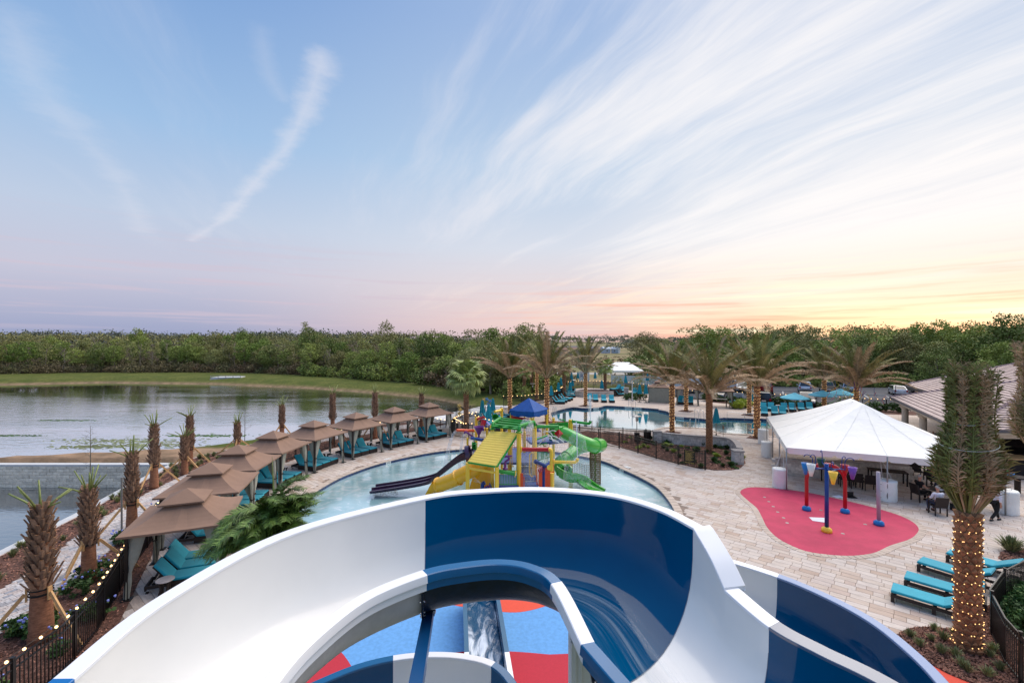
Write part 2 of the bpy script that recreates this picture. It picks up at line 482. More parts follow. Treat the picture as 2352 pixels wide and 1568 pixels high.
M['tealpanel'] = mat('teal_panel', (.02, .45, .42), .4, var=.08)
M['deckblue'] = mat('blue_deck', (.27, .37, .62), .45, var=.12, vscale=2)
M['navycloth'] = mat('blue_awning', (.0, .30, .60), .7, var=.1, vscale=4, bump=.03, bscale=4)
M['net'] = mat('rope_net', (.56, .46, .34), .9, var=.2, vscale=20)
M['white'] = mat('white_paint', (.88, .88, .87), .5, var=.03)
M['vinyl'] = mat('tent_vinyl', (.95, .94, .915), .42, var=.02, bump=.05, bscale=.9, vscale=2)
M['wrap'] = mat('white_wrap', (.95, .95, .93), .65, var=.04, bump=.03, bscale=9)
M['chrome'] = mat('stainless', (.80, .80, .80), .18, 1., var=0)
M['alu'] = mat('tent_pole', (.62, .61, .60), .35, .6, var=.05)
M['umb'] = mat('teal_umbrella', (.08, .55, .62), .8, var=.08, vscale=3, obj=.06)
M['umb2'] = mat('open_umbrella', (.40, .75, .83), .8, var=.04, vscale=2)
M['wood'] = mat('umbrella_pole', (.50, .34, .24), .6, var=.1)
M['asphalt'] = mat('asphalt', (.30, .30, .32), .9, var=.1, vscale=2, bump=.004, bscale=40)
M['linepaint'] = mat('line_paint', (.80, .80, .78), .8, var=.08, vscale=4)
M['kerb'] = mat('kerb_concrete', (.66, .64, .62), .85, var=.08, vscale=3)
M['roof'] = mat('roof_tile', (.73, .65, .62), .8, var=.08, vscale=1.6, tone=.10)
M['ridge'] = mat('ridge_tile', (.56, .47, .49), .8, var=.08, vscale=3)
M['fascia'] = mat('grey_fascia', (.36, .35, .37), .5, var=.05)
M['stucco'] = mat('cream_stucco', (.80, .75, .68), .85, var=.05, vscale=4)
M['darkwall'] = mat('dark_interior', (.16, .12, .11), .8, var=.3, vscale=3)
M['wallstone'] = mat('planter_stone', (.78, .75, .72), .85, var=.15, vscale=8, tone=.22, bump=.01, bscale=20)
M['capstone'] = mat('cap_stone', (.66, .63, .61), .85, var=.1, vscale=5, tone=.1)
M['block'] = mat('seawall_block', (.90, .86, .79), .9, var=.12, vscale=5, tone=.16, bump=.02, bscale=12)
M['conc'] = mat('pale_concrete', (.77, .77, .77), .85, var=.07, vscale=3)
M['mulch'] = mat('mulch_bed', (.40, .27, .22), .95, var=.5, vscale=14, bump=.03, bscale=30, detail=6)
M['chip'] = mat('bark_chip', (.56, .39, .32), .9, var=.3, vscale=5, tone=.55)
M['sand'] = mat('white_sand', (.88, .87, .86), .95, var=.05, vscale=2)
M['redpad'] = mat('red_rubber', (.755, .215, .345), .8, var=.10, vscale=1.3, bump=.003, bscale=120)
M['matblue'] = mat('blue_rubber', (.40, .63, .85), .85, var=.10, vscale=9, bump=.002, bscale=120, detail=6)
M['matred'] = mat('dark_red_rubber', (.74, .17, .24), .85, var=.05, vscale=20, detail=6)
M['matorange'] = mat('coral_rubber', (.90, .33, .24), .85, var=.05, vscale=20, detail=6)
M['tile'] = mat('blue_pool_tile', (.13, .23, .40), .3, var=.25, vscale=6, tone=.3)
M['coping'] = mat('coping_stone', (.76, .69, .63), .8, var=.08, vscale=3, tone=.08)
M['paper'] = mat('paper', (.90, .90, .92), .8, var=.02)
M['signblack'] = mat('black_sign', (.04, .045, .05), .4, var=0)
M['gold'] = mat('gold_lettering', (.80, .68, .36), .5, var=0)
M['black'] = mat('black_plastic', (.05, .05, .055), .45, var=.1)
M['rubber'] = mat('tyre_rubber', (.06, .06, .065), .8, var=.1)
M['glass'] = mat('car_glass', (.16, .18, .21), .08, var=0, spec=.8)
M['headl'] = mat('head_lamp_lens', (.85, .86, .9), .12, var=0)
M['taill'] = mat('tail_lamp_lens', (.65, .03, .05), .2, var=0)
M['skin'] = mat('skin', (.78, .56, .46), .6, var=.04)
M['hairgrey'] = mat('grey_hair', (.66, .65, .64), .8, var=.1)
M['hairdark'] = mat('dark_hair', (.12, .09, .08), .7, var=.1)
M['clothblack'] = mat('black_cloth', (.07, .07, .08), .85, var=.1, vscale=6)
M['clothwhite'] = mat('white_cloth', (.88, .88, .92), .8, var=.03, vscale=6)
M['clothblue'] = mat('blue_cloth', (.10, .18, .50), .85, var=.1, vscale=6)
M['denim'] = mat('denim', (.18, .22, .34), .85, var=.1)
M['leather'] = mat('shoe_leather', (.28, .15, .10), .5, var=.1)
M['bark'] = mat('grey_bark', (.46, .42, .37), .95, var=.2, vscale=5)
M['flower'] = mat('pale_blue_flower', (.58, .62, .92), .7, var=.1)
M['shrub'] = mat('shrub_leaf', (.27, .38, .17), .7, var=.3, vscale=4, tone=.35, obj=.2)
M['tuft'] = mat('grass_blade', (.50, .52, .34), .7, var=.3, vscale=6, tone=.35, obj=.25)
M['lime'] = mat('lime_leaf', (.62, .68, .25), .65, var=.2, vscale=4, tone=.3)
def water_jet():
 m = bpy.data.materials.new('spray'); m.use_nodes = True; b = m.node_tree.nodes['Principled BSDF']; G = NG(m.node_tree)
 b.inputs['Base Color'].default_value = (.95, .97, 1, 1); b.inputs['Roughness'].default_value = .5
 v = G.mapping(G.n('ShaderNodeNewGeometry').outputs['Position'], scale=(9, 9, 1.0))
 G.l(G.mr(G.noise(v, 3, 4, .7), .38, .72, .02, .62), b.inputs['Alpha']); return m
M['spray'] = water_jet()
def mist():
 m = water_jet(); m.name = 'thin_spray'; b = m.node_tree.nodes['Principled BSDF']
 for n in m.node_tree.nodes:
  if n.type == 'MAP_RANGE': n.inputs[4].default_value = .28; n.inputs[3].default_value = 0.
 return m
M['mist'] = mist()
M['jet'] = mat('water_jet', (.95, .97, 1.), .3, var=0, alpha=.75)

def foliage(name, a, b, tv=.3):
 m = bpy.data.materials.new(name); m.use_nodes = True; t = m.node_tree; G = NG(t); p = t.nodes['Principled BSDF']
 oi = G.n('ShaderNodeObjectInfo').outputs['Random']
 pos = G.n('ShaderNodeNewGeometry').outputs['Position']
 c = G.mix(oi, lin(a), lin(b))
 at = G.n('ShaderNodeAttribute', attribute_name='tone').outputs['Fac']
 c = G.mix(1., c, G_col(G, G.mr(at, 0, 1, 1-tv, 1+tv, False)), 'MULTIPLY')
 c = G.mix(1., c, G_col(G, G.mr(G.noise(pos, .9, 3), .3, .7, .8, 1.2)), 'MULTIPLY')
 G.l(c, p.inputs['Base Color']); p.inputs['Roughness'].default_value = .65; p.inputs['Specular IOR Level'].default_value = .25
 return m
M['leafA'] = foliage('wood_leaf', (.46, .54, .25), (.62, .65, .35), .5)
M['leafB'] = foliage('olive_leaf', (.53, .51, .32), (.59, .60, .37), .45)
M['leafC'] = foliage('dark_leaf', (.37, .43, .21), (.47, .52, .27), .45)
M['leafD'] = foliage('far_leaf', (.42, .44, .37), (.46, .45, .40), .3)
M['brush'] = foliage('brown_brush', (.47, .38, .29), (.44, .44, .29), .35)
M['twig'] = mat('bare_twig', (.55, .50, .44), .9, var=.1, obj=.15)

def ground_mat():
 m = bpy.data.materials.new('ground'); m.use_nodes = True; t = m.node_tree; G = NG(t); p = t.nodes['Principled BSDF']
 pos = G.n('ShaderNodeNewGeometry').outputs['Position']
 z = G.n('ShaderNodeAttribute', attribute_name='zone').outputs['Fac']
 gr = G.mix(G.mr(G.noise(pos, .22, 6, .65), .35, .65), lin((.33, .38, .165)), lin((.44, .45, .23)))
 gr = G.mix(G.mr(G.noise(pos, 2.2, 5, .7), .35, .7), gr, lin((.30, .32, .16)))
 fi = G.mix(G.mr(G.noise(pos, .04, 6, .6), .35, .65), lin((.60, .53, .41)), lin((.47, .47, .32)))
 mud = G.mix(G.mr(G.noise(pos, .8, 5, .6), .35, .65), lin((.52, .43, .35)), lin((.66, .54, .44)))
 c = G.mix(G.mr(z, 1., 2., 0, 1, False), gr, fi)
 c = G.mix(G.mr(z, 1., 0., 0, 1, False), c, mud)
 c = G.mix(G.mr(z, 2., 3., 0, 1, False), c, G.mix(G.mr(G.noise(pos, .5, 4), .4, .6), lin((.22, .17, .13)), lin((.28, .25, .16))))
 G.l(c, p.inputs['Base Color']); p.inputs['Roughness'].default_value = .95; p.inputs['Specular IOR Level'].default_value = .1
 b = G.n('ShaderNodeBump'); b.inputs['Distance'].default_value = .12; G.l(G.noise(pos, 1.6, 6, .7), b.inputs['Height']); G.l(b.outputs[0], p.inputs['Normal'])
 return m
def water_mat(name, deep, shallow, rip=.02, rs=1.2, rough=.03, white=0., ior=(.3, .95, .0, .5), lee=False):
 m = bpy.data.materials.new(name); m.use_nodes = True; t = m.node_tree; G = NG(t); p = t.nodes['Principled BSDF']
 pos = G.n('ShaderNodeNewGeometry').outputs['Position']
 n = G.noise(G.mapping(pos, scale=(.5, 1.2, 1)), .5, 4)
 c = G.mix(G.mr(n, .35, .65), lin(deep), lin(shallow))
 if white:
  wv = G.noise(pos, 1.1, 5, .6, 1.4)
  c = G.mix(G.mr(wv, .5, .66, 0, white), c, (.72, .80, .82))
 G.l(c, p.inputs['Base Color']); p.inputs['Roughness'].default_value = rough; p.inputs['IOR'].default_value = 1.33
 b = G.n('ShaderNodeBump'); b.inputs['Distance'].default_value = rip
 rv = G.noise(G.mapping(pos, scale=(.55, 1.5, 1)), rs, 4, .55)
 band = G.mr(G.noise(G.mapping(pos, rot=(0, 0, .25), scale=(.02, .09, 1)), 1., 3), .38, .62, .25, 1.)
 if lee:
  sy_ = G.n('ShaderNodeSeparateXYZ'); G.l(pos, sy_.inputs[0]); band = G.m('MULTIPLY', band, G.mr(G.m('ADD', sy_.outputs[1], G.m('MULTIPLY', sy_.outputs[0], -.30)), 120., 106., .08, 1.))
 G.l(G.m('MULTIPLY', rv, band), b.inputs['Height']); G.l(b.outputs[0], p.inputs['Normal'])
 lw = G.n('ShaderNodeLayerWeight'); G.l(b.outputs[0], lw.inputs['Normal'])
 gl = G.n('ShaderNodeBsdfGlossy'); gl.inputs['Roughness'].default_value = rough; gl.inputs['Color'].default_value = (.97, .97, .98, 1); G.l(b.outputs[0], gl.inputs['Normal'])
 mx = G.n('ShaderNodeMixShader'); G.l(G.mr(lw.outputs['Facing'], *ior), mx.inputs[0]); G.l(p.outputs[0], mx.inputs[1]); G.l(gl.outputs[0], mx.inputs[2])
 G.l(mx.outputs[0], [n for n in t.nodes if n.type == 'OUTPUT_MATERIAL'][0].inputs[0])
 return m
M['lake'] = water_mat('lake_water', (.10, .105, .10), (.15, .15, .14), .05, 1.5, .06, ior=(.2, .62, .35, .98), lee=True)
M['canal'] = water_mat('canal_water', (.14, .15, .16), (.19, .20, .21), .012, 2.4, .04, ior=(.3, .95, .0, .62))
M['pool'] = water_mat('pool_water', (.16, .62, .70), (.30, .74, .80), .008, 1.5, .03, ior=(.6, .90, .05, .86))
M['splash'] = water_mat('splash_pool_water', (.60, .76, .78), (.70, .82, .83), .012, 5., .06, .7, (.35, .85, .0, .52))
M['run'] = water_mat('run_out_water', (.06, .30, .44), (.16, .44, .56), .03, 5., .05, 0.)

# ------------------------------------------------------------------ plan of the place
LAKE = [(-75, 33.4), (-56, 34.4), (-40, 34.9), (-35.8, 36.2), (-31.3, 37.1), (-26.8, 38.3), (-22.5, 42.), (-18, 46.2), (-13, 50.2), (-8.6, 53.3), (-6.2, 57.5),
  (-6.6, 63.5), (-8.6, 70.), (-14.5, 76.5), (-26, 84), (-42, 92.5), (-66, 101.), (-94.6, 104.5), (-112, 99.5), (-150, 93), (-260, 85), (-330, 60), (-200, 30)]
CANAL = [(-19.6, 6.), (-20.05, 12.), (-20.5, 17.9), (-21.4, 22.5), (-22.6, 27.), (-23.8, 31.1), (-90., 31.1), (-90., 4.)]
SITE = [(-19.4, 5.5), (-19.7, 12.), (-20.15, 17.9), (-21.05, 22.5), (-22.2, 27.), (-23.3, 31.6), (-22.8, 34.), (-21.4, 37.4), (-18, 41.4), (-14, 45.4), (-9.8, 48.6), (-4.6, 50.6),
  (-2.2, 56), (.2, 60.), (4.2, 65.), (7.5, 72.), (9.5, 80.), (13.5, 82.7), (19.7, 79.6), (25.8, 66.3), (31.2, 64.2), (35.4, 61.6), (41.4, 57.9), (46, 56), (62, 52), (62, 5.5)]
SPOOL = catmull([(-9.9, 21.1), (-10.9, 24.0), (-10.85, 26.4), (-10.3, 28.8), (-8.6, 31.9), (-5.2, 34.9), (-1.5, 35.6), (1.5, 35.5), (3.6, 34.4), (6.2, 32.2),
     (7.2, 30.), (8.05, 27.6), (8.35, 25.4), (7.9, 21.9), (6.2, 18.6), (2.2, 16.6), (-3., 16.4), (-7.6, 18.2)], 5, True)
SPOOL = [(p.x, p.y) for p in SPOOL]
mp = [W(*q) for q in [(1265,949.5),(1275,944.8),(1296,939),(1317,935.5),(1345,937.8),(1377.5,935.5),(1391.5,931.8),(1437,934),(1507,939),(1514,941.3),(1533.5,945.7),
  (1549.5,956),(1598,960.3),(1634.5,963.3),(1661,959.7),(1722.6,961.8),(1765,963)]] + [Vector((28.3, 45, 0)), Vector((25.5, 41.2, 0)), Vector((22.9, 40.4, 0))] + \
  [W(*q) for q in [(1722.6,998.4),(1656,994),(1634.5,986.7),(1612.5,983),(1539,980.8),(1510,984.5),(1498,989),(1480,989),(1400,985),(1320,978),(1275,965)]]
MPOOL = [(p.x, p.y) for p in catmull(mp, 3, True)]

# ------------------------------------------------------------------ terrain: one sheet to the horizon
def axis(a, b, near, far0, far1, grow=1.28):
 xs = list(np.arange(a, b + 1e-6, near)); s = near; x = b
 while x < far1: s *= grow; x += s; xs.append(x)
 s = near; x = a
 while x > far0: s *= grow; x -= s; xs.insert(0, x)
 return np.array(xs)
gx = axis(-150, 66, 1.0, -4500, 4500); gy = axis(-2, 132, 1.0, -900, 6500)
GX, GY = np.meshgrid(gx, gy)
dl = np_dist(GX, GY, LAKE); dl[np_in(GX, GY, LAKE)] *= -1
rng = np.random.RandomState(3)
Z = np.where(dl > 0, -1.15 + 1.03 * np.clip(dl / np.where(GY < 46, 1.7, 4.2), 0, 1)**.8, -1.2 + .3 * dl)
Z = np.maximum(Z, -2.8)
Z += np.where((dl > 4) & (GY > 60), np.sin(GX*.07)*np.cos(GY*.06)*.10, 0)
ins = np_in(GX, GY, offset(SITE, -.7)); Z[ins] = -1.9
can = np_in(GX, GY, offset(CANAL, 1.0)); Z[can] = -2.9
zone = np.ones_like(Z)
zone = np.where(dl < 1.6, np.clip(dl / 1.6, 0, 1), zone)
field = np.clip((GY - 84) / 10, 0, 1) * np.clip((GX + 4 + 0) / 8, 0, 1)
zone = np.where(field > 0, 1 + field, zone)
WE = [(-4000, 118), (-190, 119), (-135, 119), (-115, 126), (-82, 126), (-66, 121), (-52.6, 114.5), (-32.6, 103.5), (-15.4, 90.4), (-9, 83.5), (-5.9, 79), (.8, 73), (4, 71), (12, 97), (10, 150), (-60, 240), (-60, 5000), (-4000, 5000)]
wd_ = np_in(GX, GY, WE) | np_in(GX, GY, [(42, 88), (110, 84), (70, 64), (4000, 60), (4000, 5000), (200, 200), (60, 130)]); zone[wd_] = 3.
strip = (GY > 30) & (GY < 37) & (GX < -19); zone[strip] = np.where(GY[strip] < 32.2, .8, .05)
nx, ny = len(gx), len(gy)
idx = np.arange(nx*ny).reshape(ny, nx)
fc = np.stack([idx[:-1, :-1], idx[:-1, 1:], idx[1:, 1:], idx[1:, :-1]], -1).reshape(-1, 4)
me = bpy.data.meshes.new('ground'); me.from_pydata(np.stack([GX.ravel(), GY.ravel(), Z.ravel()], 1).tolist(), [], fc.tolist()); me.update()
at = me.attributes.new('zone', 'FLOAT', 'POINT'); at.data.foreach_set('value', zone.ravel())
me.polygons.foreach_set('use_smooth', [True]*len(me.polygons))
struct(obj('ground', me, ground_mat()), 'grass, field and lake banks running out to the horizon')

struct(MB().prism([(-400, 31.6), (-24.5, 31.6), (-20, 36), (-5, 46), (-5, 120), (-400, 120)], -1.105, -1.1, False).build('lake_water', M['lake']), 'dark rippled lake reflecting the evening sky')
struct(MB().prism(CANAL, -1.605, -1.6, False).build('canal_water', M['canal']), 'still water below the block seawall')

# deck sheet with the two pools cut out
b = MB().prism(SITE, -.30, 0., False, holes=[SPOOL, MPOOL])
M['deckfar'] = None
def paver_mat(name, cols, individual):
 m = bpy.data.materials.new(name); m.use_nodes = True; t = m.node_tree; G = NG(t); p = t.nodes['Principled BSDF']
 pos = G.n('ShaderNodeNewGeometry').outputs['Position']
 rot = G.mapping(pos, rot=(0, 0, R(40)))
 if individual:
  tone = G.n('ShaderNodeAttribute', attribute_name='tone').outputs['Fac']
  c = G.ramp(tone, [(i/(len(cols)-1), lin(k)) for i, k in enumerate(cols)])
  st = G.noise(G.mapping(rot, scale=(1.2, 9, 1)), 1.6, 5, .6)
  st2 = G.noise(pos, .5, 3)
  c = G.mix(1., c, G_col(G, G.mr(st, .3, .7, .84, 1.12)), 'MULTIPLY')
  c = G.mix(1., c, G_col(G, G.mr(st2, .3, .7, .94, 1.05)), 'MULTIPLY')
 else:
  br = G.n('ShaderNodeTexBrick'); G.l(rot, br.inputs[0]); br.offset = .37; br.inputs['Scale'].default_value = 1.
  br.inputs['Brick Width'].default_value = .6; br.inputs['Row Height'].default_value = .3; br.inputs['Mortar Size'].default_value = .006
  br.inputs['Color1'].default_value = (*lin(cols[1]), 1); br.inputs['Color2'].default_value = (*lin(cols[-2]), 1); br.inputs['Mortar'].default_value = (*lin((.5, .43, .38)), 1)
  st2 = G.noise(pos, .5, 5)
  c = G.mix(1., br.outputs[0], G_col(G, G.mr(st2, .3, .7, .90, 1.08)), 'MULTIPLY')
 G.l(c, p.inputs['Base Color']); p.inputs['Roughness'].default_value = .75; p.inputs['Specular IOR Level'].default_value = .35
 return m
PC = [(.725, .635, .57), (.765, .69, .63), (.79, .73, .68), (.81, .76, .72), (.78, .72, .68), (.75, .67, .62)]
M['paver'] = paver_mat('deck_paver', PC, True)
M['deckfar'] = paver_mat('deck_far', PC, False)
M['lakepaver'] = paver_mat('lake_path_paver', [(.64, .62, .62), (.78, .75, .735), (.80, .74, .70), (.72, .66, .635), (.83, .80, .78), (.60, .60, .62)], True)
M['joint'] = mat('joint_sand', (.55, .48, .43), .95, var=.1)
deck = struct(b.build('pool_deck', M['deckfar']), 'blond paver terrace around the pools')
near = struct(MB().prism([(-16, 9), (32, 9), (32, 44), (-16, 44)], .001, .004, False, holes=[SPOOL, [(9.6,44.), (9.6, 41.5), (22.8, 41.5), (22.8, 44.)]]).build('joint_bed', M['joint'], None), 'sandy joints under the terrace pavers')

# pavers as pieces
MULCH_L = [(-19.2, 5.6), (-19.5, 12.), (-20.0, 17.9), (-20.9, 22.5), (-22.0, 27.), (-23.0, 31.6), (-22.6, 33.8), (-21.2, 37.2), (-17.8, 41.2), (-13.8, 45.2), (-9.6, 48.4), (-6.6, 46.2),
   (-9.3, 42.2), (-11.9, 39.0), (-14.3, 35.4), (-15.9, 31.2), (-16.5, 27.), (-16.2, 23.5), (-15.3, 20), (-13.6, 16.9), (-11.45, 13.1), (-10.8, 11.5), (-10.6, 10.2), (-10.4, 8.), (-10.4, 5.6)]
BED_C = [W(*q) for q in [(1330, 1006), (1378, 1012), (1425, 1026), (1470, 1041), (1515, 1055), (1560, 1066), (1600, 1075), (1640, 1080), (1680, 1080), (1702, 1074), (1712, 1064), (1708, 1052), (1690, 1046), (1690, 1030), (1660, 1016), (1612, 1010), (1560, 1006), (1512, 1010), (1470, 1000), (1400, 993), (1300, 990), (1255, 991), (1262, 998)]]
BED_C = [(p.x, p.y) for p in BED_C]
BED_R = [(p.x, p.y) for p in [W(*cG(*q)) for q in [(210, 1080), (300, 1010), (420, 975), (600, 965), (760, 985), (900, 990), (1050, 900), (1180, 770), (1250, 720), (1400, 700), (1700, 640), (1700, 1700), (1600, 1640), (1100, 1600), (800, 1480), (560, 1350), (400, 1275), (250, 1150)]]]
BED_R2 = [(p.x, p.y) for p in [W(*q) for q in [(2293, 1283), (2300, 1268), (2322, 1262), (2365, 1260), (2400, 1262), (2400, 1300), (2330, 1300)]]]
PAD = [(p.x, p.y) for p in catmull([W(*cF(*q)) for q in [(120,830),(150,797),(230,785),(400,795),(640,825),(900,880),(1150,940),(1350,1000),(1470,1055),(1523,1110),(1500,1160),(1440,1200),
  (1300,1245),(1180,1300),(1050,1322),(930,1325),(800,1315),(640,1290),(500,1235),(400,1175),(330,1100),(290,1020),(250,950),(180,890)]], 4, True)]
MATZ = [(-9, 8), (-7.5, 15.5), (-2., 16.0), (2.5, 16.), (4.0, 14.2), (6, 12.6), (8.2, 11.9), (10., 11.95), (10.85, 12.2), (11.4, 11.4), (12, 10.2), (12, 8)]
TH = R(-40); ca, sa = math.cos(TH), math.sin(TH)
cands = []; PW, PH, GAP = .6, .3, .012
for j in range(-260, 260):
 i = -160; u = -90 + rnd.random() * .6
 v0 = j * PH
 while u < 90:
  Lw = rnd.choice([.6, .6, .6, .45, .3])
  uc, vc = u + Lw/2, v0 + PH/2
  x, y = uc*ca - vc*sa, uc*sa + vc*ca; u += Lw
  if not (9 < y < 44) or abs(x) > y*1.16 + 1 or x > 31.5 or x < -15.8: continue
  if x < -9.9 and inpoly(x, y, MULCH_L): continue
  cands.append((x, y, Lw))
def blocked(x, y, polys, Lw):
 hx, hy = Lw/2, PH/2
 for sx, sy in ((-1, -1), (1, -1), (1, 1), (-1, 1), (0, 0)):
  qx = x + sx*hx*ca - sy*hy*sa; qy = y + sx*hx*sa + sy*hy*ca
  if any(inpoly(qx, qy, q) for q in polys): return True
 return False
SP1 = offset(SPOOL, .05); MP1 = offset(MPOOL, .05); PADi = offset(PAD, -.5)
AR = np.array([(c[0], c[1]) for c in cands])
far_ok = (np_dist(AR[:, 0], AR[:, 1], SPOOL) > .5) & ~np_in(AR[:, 0], AR[:, 1], SPOOL) & (np_dist(AR[:, 0], AR[:, 1], MPOOL) > .5) & ~np_in(AR[:, 0], AR[:, 1], MPOOL) \
 & ~np_in(AR[:, 0], AR[:, 1], PADi) & ~np_in(AR[:, 0], AR[:, 1], MATZ) & ~np_in(AR[:, 0], AR[:, 1], offset(BED_C, -.5)) & ~np_in(AR[:, 0], AR[:, 1], offset(BED_R, -.5))
cands = [c for c, k in zip(cands, far_ok) if k]
# the ones that show largest: clear ground on the right and by the near cabana
def showpx(c):
 x, y = c[0], c[1]; px = 1176 + x/y*FL; py = 784 + H/y*FL
 vis = (px > 1660 or px < 500) and py < 1560 and px < 2340
 if px > 1660 and py > 1283 + (px-1640)*.55: vis = False
 if px < 500 and py > 1568 - (px - 170)*.66: vis = False
 return (0 if vis else 1, y)
cands.sort(key=showpx)
pm = {}
def paver_mesh(Lw):
 b = MB(); x, y = Lw/2 - GAP/2, PH/2 - GAP/2; e = .004
 b.add([(-x,-y,0),(x,-y,0),(x,y,0),(-x,y,0),(-x,-y,.008),(x,-y,.008),(x,y,.008),(-x,y,.008),(-x+e,-y+e,.012),(x-e,-y+e,.012),(x-e,y-e,.012),(-x+e,y-e,.012)],
   [(0,1,5,4),(1,2,6,5),(2,3,7,6),(3,0,4,7),(4,5,9,8),(5,6,10,9),(6,7,11,10),(7,4,8,11),(8,9,10,11)])
 return b
def tone(): return min(1, max(0, rnd.gauss(.5, .27)))
for k, (x, y, Lw) in enumerate(cands[:300]):
 tn = round(tone()*11)/11; key = (Lw, tn)
 if key not in pm:
  bb = paver_mesh(Lw); bb.t = [tn]*len(bb.f); bb.tone = True; pm[key] = bb.mesh('paver')
 obj('paver', pm[key], M['paver'], deck, (x, y, .003 + rnd.random()*.002), TH)
b = MB()
for x, y, Lw in cands[300:]:
 pv = paver_mesh(Lw); z = .003 + rnd.random()*.002
 b.add([(x + v[0]*ca - v[1]*sa, y + v[0]*sa + v[1]*ca, v[2] + z) for v in pv.v], pv.f, tone())
b.build('paver_field', M['paver'], deck, kind='stuff')
# coping and waterline tile of the pools
def ring(poly, r0, r1, z0, z1, name, m, parent=None):
 a, c = offset(poly, r0), offset(poly, r1); k = len(poly); b = MB()
 vs = [(p[0], p[1], z1) for p in a] + [(p[0], p[1], z1) for p in c] + [(p[0], p[1], z0) for p in c] + [(p[0], p[1], z0) for p in a]
 for i in range(k):
  j = (i+1) % k
  b.add([vs[i], vs[j], vs[k+j], vs[k+i]], [(0, 1, 2, 3)], tone())
  b.add([vs[k+i], vs[k+j], vs[2*k+j], vs[2*k+i]], [(0, 1, 2, 3)], .5)
  b.add([vs[i], vs[j], vs[3*k+j], vs[3*k+i]], [(0, 1, 2, 3)], .5)
 return b.build(name, m, parent)
def seg_ring(poly, r0, r1, z, step, name, m, parent, th=.02, limit=300, cond=None):
 """separate stones laid round a loop"""
 pts = at_along(poly, True, step); n = 0
 for i, (p, d) in enumerate(pts):
  if cond and not cond(p): continue
  nrm = Vector((d[1], -d[0]));
  c = Vector((p[0], p[1]))
  A = sum(poly[q-1][0]*poly[q][1]-poly[q][0]*poly[q-1][1] for q in range(len(poly)))
  if A < 0: nrm = -nrm
  c = c + nrm*(r0+r1)/2
  if n >= limit: break
  n += 1
  t = round(rnd.random()*7)/7; key = (name, step, t)
  if key not in pm:
   bb = MB().box((0, 0, 0), (step*.93, r1-r0, th), tone=t); pm[key] = bb.mesh(name)
  obj(name, pm[key], m, parent, (c.x, c.y, z), math.atan2(d[1], d[0]))
for nm, poly, wl, wm, lab, depth in (('splash_pool', SPOOL, -.14, M['splash'], 'shallow splash pool under the play tower', .35), ('main_pool', MPOOL, -.20, M['pool'], 'large freeform swimming pool with blue tile line', 1.3)):
 root = MB().prism(poly, -depth - .02, -depth, False).build(nm + '_floor', M['white'])
 root.name = nm; struct(root, lab)
 ring(poly, .0, .36, -.02, .018, 'coping_bed', M['joint'], root)
 seg_ring(poly, -.03, .34, .030, .42, 'coping_stone', M['coping'], root, .04)
 k = len(poly); b = MB()
 for i in range(k):
  p, q = poly[i], poly[(i+1) % k]
  b.add([(p[0], p[1], .0), (q[0], q[1], .0), (q[0], q[1], -depth), (p[0], p[1], -depth)], [(0, 1, 2, 3)], rnd.random())
 b.build('pool_wall', M['tile'], root)
 seg_ring(poly, -.02, .005, -.075, .30, 'waterline_tile', M['tile'], root, .15, cond=(lambda p: p[1] > 22))
 struct(MB().prism(offset(poly, .02), wl-.002, wl, False).build(nm + '_water', wm), 'pale turquoise water of the ' + nm.replace('_', ' '))
# depth markers in the coping face
sp = bpy.data.objects['splash_pool']; mpo = bpy.data.objects['main_pool']
def near_edge(poly, p, inset=.05):
 best = min(at_along([Vector((q[0], q[1], 0)) for q in poly], True, .2), key=lambda a: (a[0]-p).length)
 return best
for (x, y, txt, wd, par, poly) in ((893.6, 1060, '9 IN', .42, sp, SPOOL), (1424, 1078, '9 IN', .42, sp, SPOOL), (1376, 937.6, '1 FT 6 IN', .95, mpo, MPOOL), (1440, 936, '3 FT 6 IN', .9, mpo, MPOOL),
         (1462, 937, '4 FT 6 IN', .9, mpo, MPOOL), (1562, 959, '3 FT 6 IN', .9, mpo, MPOOL)):
 q, d = near_edge(poly, W(x, y)); a = math.atan2(d[1], d[0])
 n = Vector((math.cos(a), math.sin(a), 0)); inward = Vector((-n.y, n.x, 0))
 c = Vector((sum(v[0] for v in poly)/len(poly), sum(v[1] for v in poly)/len(poly), 0))
 if inward.dot(c-q) < 0: inward = -inward
 if (Vector((0, -1, 0))).rotate(Euler((0, 0, a))) is None: pass
 if Vector((math.sin(a), -math.cos(a), 0)).dot(inward) < 0: a += math.pi
 pos = q + inward*.045
 o = MB().box((0, 0, 0), (wd, .02, .16)).build('depth_tile', M['white'], par, loc=(pos.x, pos.y, -.07), rz=a)
 obj('lettering', text_mesh(txt, .17), M['black'], o, (0, -.012, 0), rot=(R(90), 0, 0))
for x, y in ((885, 1052), (1447, 1073)):
 q, d = near_edge(SPOOL, W(x, y)); a = math.atan2(d[1], d[0]); c = Vector((-1.3, 26, 0)); out = (q-c).normalized()
 pos = q + out*.62
 o = MB().box((0, 0, 0), (.5, .3, .006)).build('no_diving_plate', M['white'], deck, loc=(pos.x, pos.y, .024), rz=math.atan2(out.y, out.x)-math.pi/2)
 obj('lettering', text_mesh('NO DIVING', .08), M['black'], o, (0, 0, .004))

